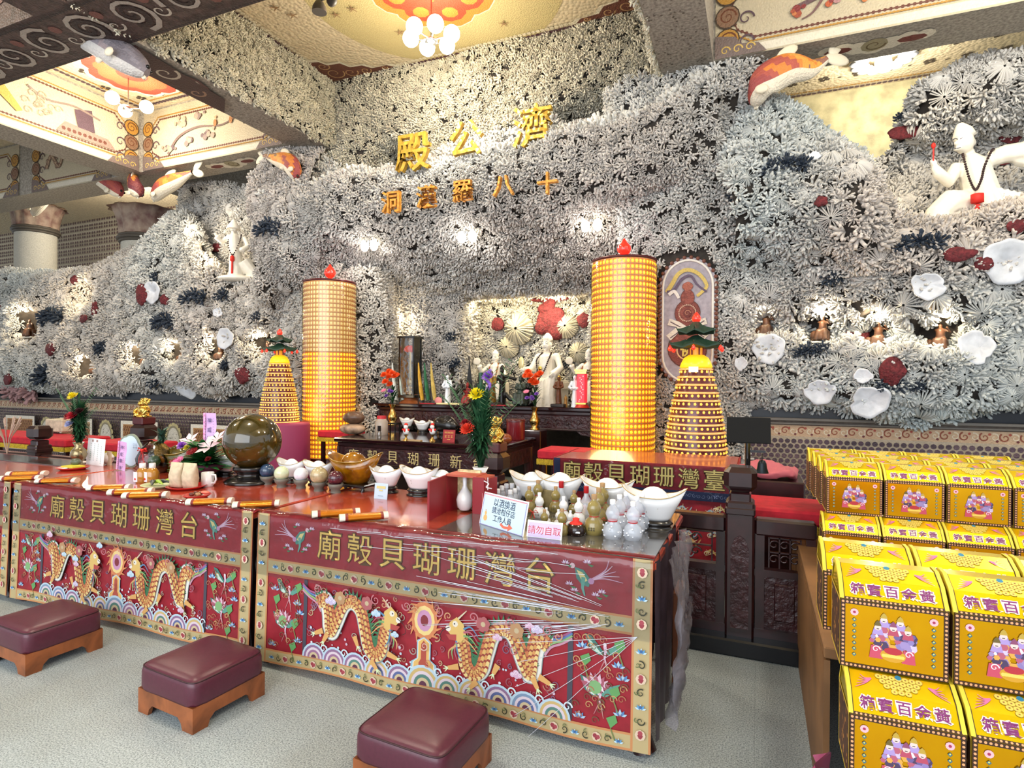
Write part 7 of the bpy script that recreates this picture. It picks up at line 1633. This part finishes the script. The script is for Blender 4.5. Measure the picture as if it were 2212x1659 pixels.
k.stroke(curve_pts([(-.22,H_*.73),(-.16,H_*.80),(-.10,H_*.87),(0,H_*.90),(.12,H_*.86),(.20,H_*.77),(.15,H_*.72),(.10,H_*.69)],7),.05,'c9b060',.03); k.stroke(curve_pts([(-.22,H_*.73),(-.14,H_*.75),(-.06,H_*.83),(.03,H_*.85),(.10,H_*.78),(.2,H_*.72)],7),.035,'5a4a60',.02)
k.stroke(curve_pts([(-.20,H_*.71),(-.14,H_*.735),(-.09,H_*.68)],5),.04,'e0d8d0',.03)
k.build('gourd_design',mosaic_m,t)
# ================================================================== ornaments set in the coral
_all={q:(S[q][0].reshape(-1,3),S[q][1].reshape(-1,3)) for q in S}
def onwall(px,py,keys):
    best=None
    for q in keys:
        G,N=_all[q]; Q=G-np.array([0,0,EYE]); D=Q@_fw; u=1106+FPX*(Q@_R)/D; v=829.5-FPX*(Q@_U)/D; d=(u-px)**2+(v-py)**2+np.where(D>0,0,1e9)+D*1.5
        i=int(np.argmin(d)); 
        if best is None or d[i]<best[0]: best=(d[i],G[i],N[i],D[i])
    n=best[2]; 
    if n[1]>0: n=-n
    v=Vector((0,-1,0))*.6+Vector(n)*.4; v.normalize(); return Vector(best[1]),v,best[3]
def shell_obj(px,py,r,keys,label,kind='fan',tilt=0):
    p,n,D=onwall(px,py,keys); R_=r/FPX*D*1.05; V=[];nr,na=7,34
    for i in range(nr+1):
        q=i/nr
        for j in range(na):
            a_=2*PI*j/na; rr=R_*q*(1+.05*math.sin(a_*3+px)+.04*math.sin(a_*7)*q)
            if kind=='fan' and math.sin(a_)<-.2: rr*=.72
            V.append((rr*math.cos(a_),rr*math.sin(a_),R_*(.30-.38*(1-q)**1.6 if kind=='bowl' else .12+.22*q*q)+.012*R_*math.sin(a_*9)*q))
    m=M(); Z=n.to_track_quat('Z','Y').to_matrix().to_4x4(); m.T=Matrix.Translation(p+n*.07)@Z@Matrix.Rotation(tilt,4,'Z')
    F=[(i*na+j,i*na+(j+1)%na,(i+1)*na+(j+1)%na,(i+1)*na+j) for i in range(nr) for j in range(na)]; m.add(V,F,True)
    o=m.build('white_shell',shell_m); sd=o.modifiers.new('s','SOLIDIFY'); sd.thickness=.012; tag(o,label,'shell','white shells set in the coral'); return o
LW=['wingL','bulgeL','jambL','moundL']; RW=['wingR','caveR','jambR']; BK=['backL','nicheB','canopy','backR']
for px,py,r,ks,l,kd in((342,628,23,LW,'white clam shell like a tilted bowl high on the left wall','bowl'),(500,730,22,LW,'round white shell above the lit niches on the left wall','bowl'),(415,828,27,LW,'ruffled white shell at the lower edge of the left coral','fan'),(410,855,16,LW,'small ruffled white shell right below the larger one on the left','fan'),(483,675,12,LW,'small cream shell between blue corals on the left wall','fan'),
 (1660,748,31,RW,'round white shell under the first lit niche on the right wall','bowl'),(2170,562,46,RW,'very large white shell at the right edge of the picture','bowl'),(1994,614,32,RW,'white fan shell left of the very large shell','fan'),(2110,757,36,RW,'white fan shell right of the lit niches on the right wall','fan'),(1878,853,38,RW,'wide ruffled white shell at the lower edge of the right coral','fan'),(1775,838,30,RW,'pale ruffled shell left of the wide ruffled one','fan'),(1757,342,12,RW,'small white shell on the lobe beside the right pillar','fan'),(1868,810,18,RW,'pale square shaped shell below the maroon coral on the right','fan'),(1600,790,15,RW,'small pale shell beside the right pagoda lamp','fan'),
 (822,770,18,BK,'grey white shell inside the recess left of the glass lantern','bowl'),(905,772,16,BK,'round white shell behind the glass lantern','bowl'),(1345,830,10,BK,'small shell beside the right tower','fan')):
    shell_obj(px,py,r,ks,l,kd,tilt=px*.37)
def lump(px,py,rx,ry,ks,label,nm,m_,grp,thick=.35,seed=0,out=.10):
    p,n,D=onwall(px,py,ks); a_,b_=rx/FPX*D,ry/FPX*D; m=M(); m.ell((0,0,0),(a_,min(a_,b_)*thick,b_),26,16); V=np.array(m.v)
    nz=noise(V/max(a_,b_)+seed,2.2,3); m.v=[tuple(v*(1+.14*z)) for v,z in zip(V,nz)]
    o=m.build(nm,m_); o.location=p+n*out; o.rotation_euler.z=random.uniform(-.3,.3); tag(o,label,'coral',grp); return o
reds=[(10,682,20,26,'dark red coral cut by the left edge of the picture'),(175,607,15,9,'small dark red coral near the top of the left wall'),(316,640,17,22,'red coral left of the tilted bowl shell'),(366,652,11,12,'small red coral right of the tilted bowl shell'),(190,690,26,9,'long dark red coral between blue corals on the left'),(215,665,9,15,'small upright red coral at the upper left'),(122,757,20,14,'round red coral left of the first lit niche'),(28,815,24,14,'dull red coral low at the left edge'),(535,810,19,17,'red coral near the left pagoda lamp'),(478,540,14,9,'dark red coral beside the left statue'),(30,870,14,12,'dark maroon coral at the far lower left')]
for i,(x,y,a_,b_,l) in enumerate(reds): lump(x,y,a_,b_,LW,l,'red_coral',red_m,'red corals set in the grey coral',seed=i)
reds=[(1877,255,18,14,'small maroon coral on the green plaster above the right cave'),(1955,286,32,15,'wide red coral left of the large white statue'),(2172,298,20,14,'maroon coral above the outstretched sleeve'),(2158,358,14,8,'small maroon coral under the outstretched sleeve'),(1780,436,13,11,'small brown red coral on the right lobe'),(2060,553,30,16,'red coral left of the very large white shell'),(2182,495,18,15,'dark red coral above the very large white shell'),(2120,572,18,14,'red coral touching the very large white shell'),(1850,713,22,19,'red coral between two lit niches on the right'),(1924,795,25,29,'big round red coral in the middle of the right wall')]
for i,(x,y,a_,b_,l) in enumerate(reds): lump(x,y,a_,b_,RW,l,'red_coral',red_m,'red corals set in the grey coral',seed=i+20)
lump(1090,703,14,15,BK,'round red coral left above the small monk statue','red_coral',red_m,'red corals set in the grey coral',seed=41,out=.16); lump(1268,695,14,16,BK,'round red coral beside the right light tower','red_coral',red_m,'red corals set in the grey coral',seed=42,out=.16); lump(847,745,12,9,BK,'small dark red coral left of the glass lantern','red_coral',red_m,'red corals set in the grey coral',seed=43)
p,n,D=onwall(1197,690,['nicheB']); m=M(); u=D/FPX
for dx,dz,rx,rz_ in((0,0,30,26),(-18,-14,16,16),(16,12,18,16),(-8,26,20,12),(14,-24,22,18),(28,-6,14,16),(0,38,14,12),(-24,46,20,5),(24,46,20,5),(0,44,22,6)): m.ell((dx*u,0,dz*u),(rx*u,.06,rz_*u),14,9)
o=m.build('red_coral',red_m); remesh(o,.014,2); o.location=p+n*.16; tag(o,'huge red coral with a stem behind the head of the main white statue','coral','red corals set in the grey coral')
for px,py,r,l in((1132,712,34,'large round white brain coral left of the main statue'),(1228,712,26,'large round white brain coral right of the main statue'),(1110,745,24,'white brain coral behind the small monk statue'),(1250,760,22,'white rounded coral low beside the right tower')):
    p,n,D=onwall(px,py,['nicheB']); R_=r/FPX*D; pv,pf=proto_rosette(np.random.default_rng(px),38); m=M(); m.T=Matrix.Translation(p+n*.14)@n.to_track_quat('Z','Y').to_matrix().to_4x4(); m.add([tuple(v*R_*1.05) for v in pv],[tuple(int(i) for i in f) for f in pf],True); m.ell((0,0,0),(R_*.9,R_*.9,R_*.3),18,10)
    tag(m.build('brain_coral',mat('cream_brain_coral','b8b09a',.8)),l,'coral','round white corals in the niche')
def tuft(px,py,r,ks,label,nm='blue_coral',m_=blue_m,grp='blue grey corals set in the grey coral',sx=1.0):
    p,n,D=onwall(px,py,ks); R_=r/FPX*D; m=M(); Zq=n.to_track_quat('Z','Y').to_matrix().to_4x4()
    for q in range(3 if sx>1.2 else 2):
        pv,pf=PB[(int(px)+q)%5]; m.T=Matrix.Translation(p+n*.05+Vector(((q-(1 if sx>1.2 else .5))*R_*.8*sx*.8,0,.25*R_*(q%2))))@Zq; m.add([tuple(v*R_*1.0) for v in pv],[tuple(int(i) for i in f) for f in pf],True)
    tag(m.build(nm,m_),label,'coral',grp)
for x,y,r,s_,l in((110,812,28,1,'dark blue coral head low on the left wall'),(128,690,24,1.6,'spread of dark blue coral right of the bright left niche'),(430,648,22,1.6,'wide navy coral right of the tilted bowl shell'),(490,641,18,1,'navy coral at the right of the wide navy one'),(368,700,24,1.4,'steel blue coral in the middle of the left wall'),(228,755,18,1,'dark green blue coral above the left niches'),(345,823,20,1,'slate blue coral near the lower edge of the left wall'),(492,792,13,1,'small slate coral left of the red one by the pagoda'),(560,690,12,1,'small slate coral beside the pagoda lamp'),(341,597,12,1,'small navy coral above the tilted bowl shell'),(590,500,24,1.3,'dark navy coral on the rounded bulge'),(632,555,12,1,'small navy coral under the rounded bulge')): tuft(x,y,r,LW,l,sx=s_)
for x,y,r,s_,l in((1590,425,18,1,'steel blue coral on the right pillar'),(1700,375,26,1.9,'long navy coral band across the right lobe'),(1990,532,28,1.7,'wide navy coral under the large white statue'),(1735,770,22,1,'slate blue coral right of the round white shell'),(1765,765,20,1,'dark slate coral beside the slate blue one'),(1921,838,20,1.3,'dark coral beneath the big round red coral'),(1990,838,16,1,'dark coral low on the right wall'),(1940,252,14,1.5,'navy coral at the top of the right cave'),(1800,600,24,1,'pale steel coral in the middle of the right wall')): tuft(x,y,r,RW,l,sx=s_)
for x,y,r,l in((977,725,13,'navy coral at the left edge of the lit niche, upper one'),(985,785,13,'navy coral at the left edge of the lit niche, lower one'),(1228,790,12,'black coral beside the white throne')): tuft(x,y,r,['backL','nicheB'],l)
tuft(62,888,34,LW,'pale pink coral bush at the lower left above the benches','pink_coral',mat('pink_coral_m','b08a8a',.8),'pink corals',1.3)
# lit niches with small figures
nm_=mat('niche_figure_brown','4a3020',.45,noise=.3); ledm=mat('white_niche_ledge','d9d4c8',.4)
def niche(c,label,big=1.0,grp='little brown figures in the lit wall niches',m_=nm_):
    x,y,z=c[:3]; A_=np.concatenate([_all['wingL'][0],_all['wingR'][0]]); y=float(A_[np.argmin((A_[:,0]-x)**2+(A_[:,2]-z)**2+(A_[:,1]-7)**2*.05)][1]); sz=.235*big; yl=y-.22
    t=thing('niche_figure',(x,yl,z-.15*big),label,'figurine',grp,rz=random.uniform(-.5,.5)); m=M(); s=sz*1.15
    robed(m,s,True,hat=0,wide=1.2); m.tube([(.15*s,0,.7*s),(.3*s,-.1*s,.6*s),(.2*s,-.2*s,.8*s)],.04*s,7)
    m.ell((-.3*s,0,.2*s),(.15*s,.15*s,.22*s),9,6); o=m.build('figure_body',m_,t); remesh(o,.010,1)
    sh=tag(M().box((x,y-.18,z-.16*big),(.24*big,.22,.02),.005).build('niche_ledge',ledm),'white '+label.replace('figure','ledge under the figure').replace('brown ','').replace('crouching ',''),'ledge','white ledges of the wall niches')
    lamp('niche_lamp','POINT',(x-.04,y-.36,z+.15*big),9*big,WARM,.02)
ln=['crouching brown figure in the big bright niche at the left edge','brown figure in the lowest left niche','brown figure in the second left niche','brown figure in the third left niche','brown figure in the fourth left niche','brown figure in the niche beside the left pagoda lamp']
for h,l in zip(hl[:6],ln): niche(h,l,1.3 if 'big' in l else 1.0)
lamp('niche_lamp','POINT',(hl[6][0],hl[6][1]-.10,hl[6][2]+.05),10,WARM,.02)
rn=['brown figure in the right wall niche nearest the pagoda lamp','brown figure in the second niche of the right wall','brown figure in the third niche of the right wall','brown figure in the last niche of the right wall']
for h,l in zip(hr,rn): niche(h,l,1.05)
# niche lighting inside the shrine
lamp('shrine_lamp','AREA',(-3.3,8.15,2.83),18,(1,.82,.48),1.6,(-3.3,8.7,1.8),size_y=.1); lamp('shrine_lamp','POINT',(-4.2,8.1,2.55),7,(1,.84,.55),.05); lamp('shrine_lamp','POINT',(-2.75,8.2,2.7),8,(1,.86,.6),.05)
lamp('recess_lamp','POINT',(at(880,690,Y=7.7)[0],7.65,at(880,690,Y=7.65)[2]),5,WARM,.03)
# ================================================================== lamps
bulb=mat('glowing_bulb','ffffff',.3,emis=9,ecol='fff2d8'); steel=mat('brushed_steel','a8a8a8',.25,metal=1)
def chandelier(c,z,n,r,label,rod,e,br=.092,a0=0):
    t=thing('chandelier',(c[0],c[1],z),label,'chandelier'); M().tube([(0,0,.04),(0,0,rod)],.008,8).build('rod',steel,t); M().lathe((0,0,-.03),[(.02,0),(.07,.01),(.07,.03),(.03,.06)],18).build('hub',steel,t)
    for i in range(n):
        a_=2*PI*i/n+a0; x,y=r*math.cos(a_),r*math.sin(a_); b=M().tube([(0,0,.01),(x*.6,y*.6,.02),(x*.75,y*.75,.03)],.008,6).build('arm',steel,t); M().ell((x,y,.05),br,16,12).build('globe_bulb',bulb,b)
    lamp('chandelier_light','POINT',(c[0],c[1],z-.18),e,(1,.90,.70),.22); return t
a=at(932,-20,Z=ZC); zz=at(922,78,X=a[0])[2]; chandelier((a[0],a[1]),zz,6,.24,'six globe chandelier hanging from the central ceiling rosette',ZC-zz,120,a0=.2)
a=at(283,165,Z=ZC); q=at(277,235,Y=a[1]); chandelier((q[0],a[1]),q[2],3,.24,'three globe chandelier in the left ceiling bay',ZC-q[2],38,a0=.6)
a=at(1908,120,Z=5.93); t=thing('shell_lamp',(a[0],a[1],5.9),'glowing lamp in a rosette of white shells on the right ceiling','lamp'); M().ell((0,0,-.06),.10,14,10).build('globe_bulb',bulb,t)
for i in range(14): a_=i*2*PI/14; M().ell((.28*math.cos(a_),.28*math.sin(a_),-.02),(.12,.09,.035),10,6,Matrix.Rotation(a_,3,'Z')).build('shell_petal',shell_m,t)
lamp('shell_lamp_light','POINT',(a[0],a[1],5.6),60,SOFT,.12)
for (px,py),l in zip(((812,518),(1027,496),(1283,472)),('left','middle','right')):
    p,n,D=onwall(px,py,['canopy']); t=thing('twin_spotlight',tuple(p+n*.14+Vector((0,-.02,-.05))),'glowing twin spotlight under the coral canopy, %s of three'%l,'spotlight','twin spotlights under the canopy')
    M().lathe((0,0,.03),[(.05,0),(.05,.03)],14).build('mount',steel,t)
    for sx in(-1,1): M().ell((sx*.075,0,0),(.055,.055,.075),14,10).build('bulb',bulb,t)
    lamp('spot_light','POINT',tuple(p+n*.3+Vector((0,-.05,-.18))),8,(1,.93,.88),.06)
a=at(690,12,Z=5.5); t=thing('ceiling_spotlight',a,'grey shell shaped spotlight at the top edge of the picture','spotlight'); sp=mat('grey_shell_lamp','5a5550',.4); M().tube([(0,0,.05),(.02,0,.48)],.01,6).build('stem',sp,t); o=M().lathe((0,0,-.07),[(.075,0),(.07,.05),(.045,.10),(.02,.12)],16).build('shade',sp,t); M().ell((.16,0,.02),(.06,.05,.07),12,8).build('shade',sp,t); M().tube([(0,0,.05),(.16,0,.06)],.012,6).build('bracket',sp,t)
# ================================================================== koi and columns
def koi(pts,r,label,cols,grp='koi sculptures on the beams and columns',finc='e6dcc8'):
    P=curve_pts(pts,14); n=len(P); o0=Vector(P[0]); t=thing('koi_sculpture',tuple(o0),label,'fish sculpture',grp); m=M(); prof=[.35,.7,.9,1,1,.95,.85,.7,.5,.32,.22]
    rad=[r*np.interp(i/(n-1)*10,range(11),prof) for i in range(n)]; N_=20; V=[];up=Vector((0,0,1))
    ring=[]
    for i,p in enumerate(P):
        p=Vector(p)-o0; tg=(Vector(P[min(i+1,n-1)])-Vector(P[max(i-1,0)])).normalized(); a_=tg.cross(up).normalized(); b_=a_.cross(tg)
        ring.append([p+a_*math.cos(2*PI*j/N_)*rad[i]*.75+b_*math.sin(2*PI*j/N_)*rad[i] for j in range(N_)])
    for i in range(n-1):
        for j in range(N_):
            up_=math.sin(2*PI*(j+.5)/N_); c_=cols[min(len(cols)-1,int(i/n*len(cols)+.8*math.sin(j*1.3+i*.4)))] if up_>-.35 else finc; m.col=colr(c_)
            m.add([ring[i][j],ring[i][(j+1)%N_],ring[i+1][(j+1)%N_],ring[i+1][j]],[(0,1,2,3)],True)
    m.col=colr(cols[0]); m.add(ring[0],[tuple(range(N_))],True); m.build('body',mosaic_m,t,attr=True)
    E=Vector(P[-1])-o0; tg=(Vector(P[-1])-Vector(P[-3])).normalized(); b_=Vector((0,0,1)); fm=mat('cream_fin','d9cfb8',.6,bump=.5,bscale=40)
    for s_ in(-1,1): M().ell(E+tg*r*.9+b_*s_*r*.45,(r*.9,r*.12,r*.4),10,7,(tg+b_*s_*.6).normalized().to_track_quat('X','Z').to_matrix()).build('tail_fin',fm,t)
    k_=len(P)//3; q=Vector(P[k_])-o0
    for s_ in(-1,1): M().ell(q+Vector((s_*.0,-.6*r,-.6*r*1.0))+tg*s_*r*.8,(r*.4,r*.12,r*.28),9,6).build('side_fin',fm,t)
    M().ell(Vector(P[n//2])-o0+Vector((0,0,r*1.05)),(r*.9,r*.12,r*.35),10,6,tg.to_track_quat('X','Z').to_matrix()).build('back_fin',fm,t)
    hd=ring[1]
    for s_ in(0,1): e=hd[int(N_*(.12 if s_==0 else .38))]; M().ell(e,r*.13,8,6).build('eye',mat('koi_eye','1a1614',.2),t)
    M().tube([ring[0][int(N_*.8)]*1.05,(ring[0][int(N_*.8)]+ring[0][int(N_*.7)])*.5,ring[0][int(N_*.7)]*1.05],r*.14,6).build('lips',fm,t)
    return t
RO=['a04a48','b05548','d9823a','e0a048','9a6a5a']
koi([at(1628,228,Y=6.45),at(1650,180,Y=6.35),at(1700,150,Y=6.45),at(1750,148,Y=6.6),at(1785,128,Y=6.7)],.16,'red and orange koi sculpture diving under the right ceiling beam',RO)
koi([at(262,420,Y=6.75),at(235,395,Y=6.7),at(200,372,Y=6.75),at(172,345,Y=6.8)],.16,'orange and maroon koi sculpture on the left side of the column capital',RO)
koi([at(332,428,Y=6.75),at(352,405,Y=6.65),at(385,388,Y=6.6),at(415,372,Y=6.6)],.15,'red and orange koi sculpture on the right side of the column capital',RO)
koi([at(303,425,Y=6.55),at(292,405,Y=6.5),at(288,385,Y=6.6),at(300,372,Y=6.8)],.13,'maroon koi sculpture curling down the front of the column capital',['6a3038','7a3a3a','c9823a','d9a050'])
koi([at(640,385,Y=6.4),at(628,355,Y=6.4),at(600,345,Y=6.5),at(570,338,Y=6.6)],.13,'orange koi sculpture where the beam meets the grey coral bulge',['a04a48','d9823a','e0a048','8a6a5a'])
koi([at(72,462,Y=7.9),at(85,440,Y=7.8),at(105,422,Y=7.8),at(135,412,Y=7.9)],.16,'maroon koi sculpture on the capital at the far left',['7a3a3a','8a4a44','a8604a','8a7060'])
koi([at(318,158,Y=4.1),at(270,125,Y=4.0),at(200,82,Y=3.9),at(145,72,Y=3.9),at(115,95,Y=4.0)],.16,'long grey and mauve fish sculpture under the crossing of the dark beams',['7a7278','8a8288','9a8a8c','6a5a60'],finc='c9c4c0')
def column(px,Y,r,zr,label,cap=.75):
    a=at(px,500,Y=Y); t=thing('round_column',(a[0],Y,0),label,'column','round plastered columns'); M().lathe((0,0,0),[(r,0),(r,zr)],36).build('shaft',mat('speckled_column_plaster','b0ada2',.8,noise=.15,nscale=60,bump=.3,bscale=60),t)
    m=M(); 
    for z,q in((-.0,1.10),(.05,1.18),(.10,1.12)): m.lathe((0,0,zr+z),[(r*.98,-.03),(r*q,-.02),(r*q,.02),(r*.98,.03)],36)
    m.build('capital_ring',mat('dark_beaded_ring','4a443c',.6,bump=.8,bscale=30),t)
    m=M(); N_=48; V=[]
    for z,q in((.13,1.05),(.3,1.08),(.5,1.2),(.65,1.35),(cap,1.5)):
        for i in range(N_): a_=2*PI*i/N_; k_=q*(1+.05*math.sin(i*PI/2)); V.append((r*k_*math.cos(a_),r*k_*math.sin(a_),zr+z))
    m.add(V,[(j*N_+i,j*N_+(i+1)%N_,(j+1)*N_+(i+1)%N_,(j+1)*N_+i) for j in range(4) for i in range(N_)],True); m.build('capital',mat('ridged_capital','9a8878',.7,col2='6a4a44',nscale=5,bump=.6,bscale=25),t); return t
column(317,7.9,.43,at(317,515,Y=7.6)[2],'near round column with a ridged capital behind the left coral wall',.62)
column(78,8.4,.40,at(78,498,Y=8.2)[2],'far round column with a ridged capital at the left',.6)
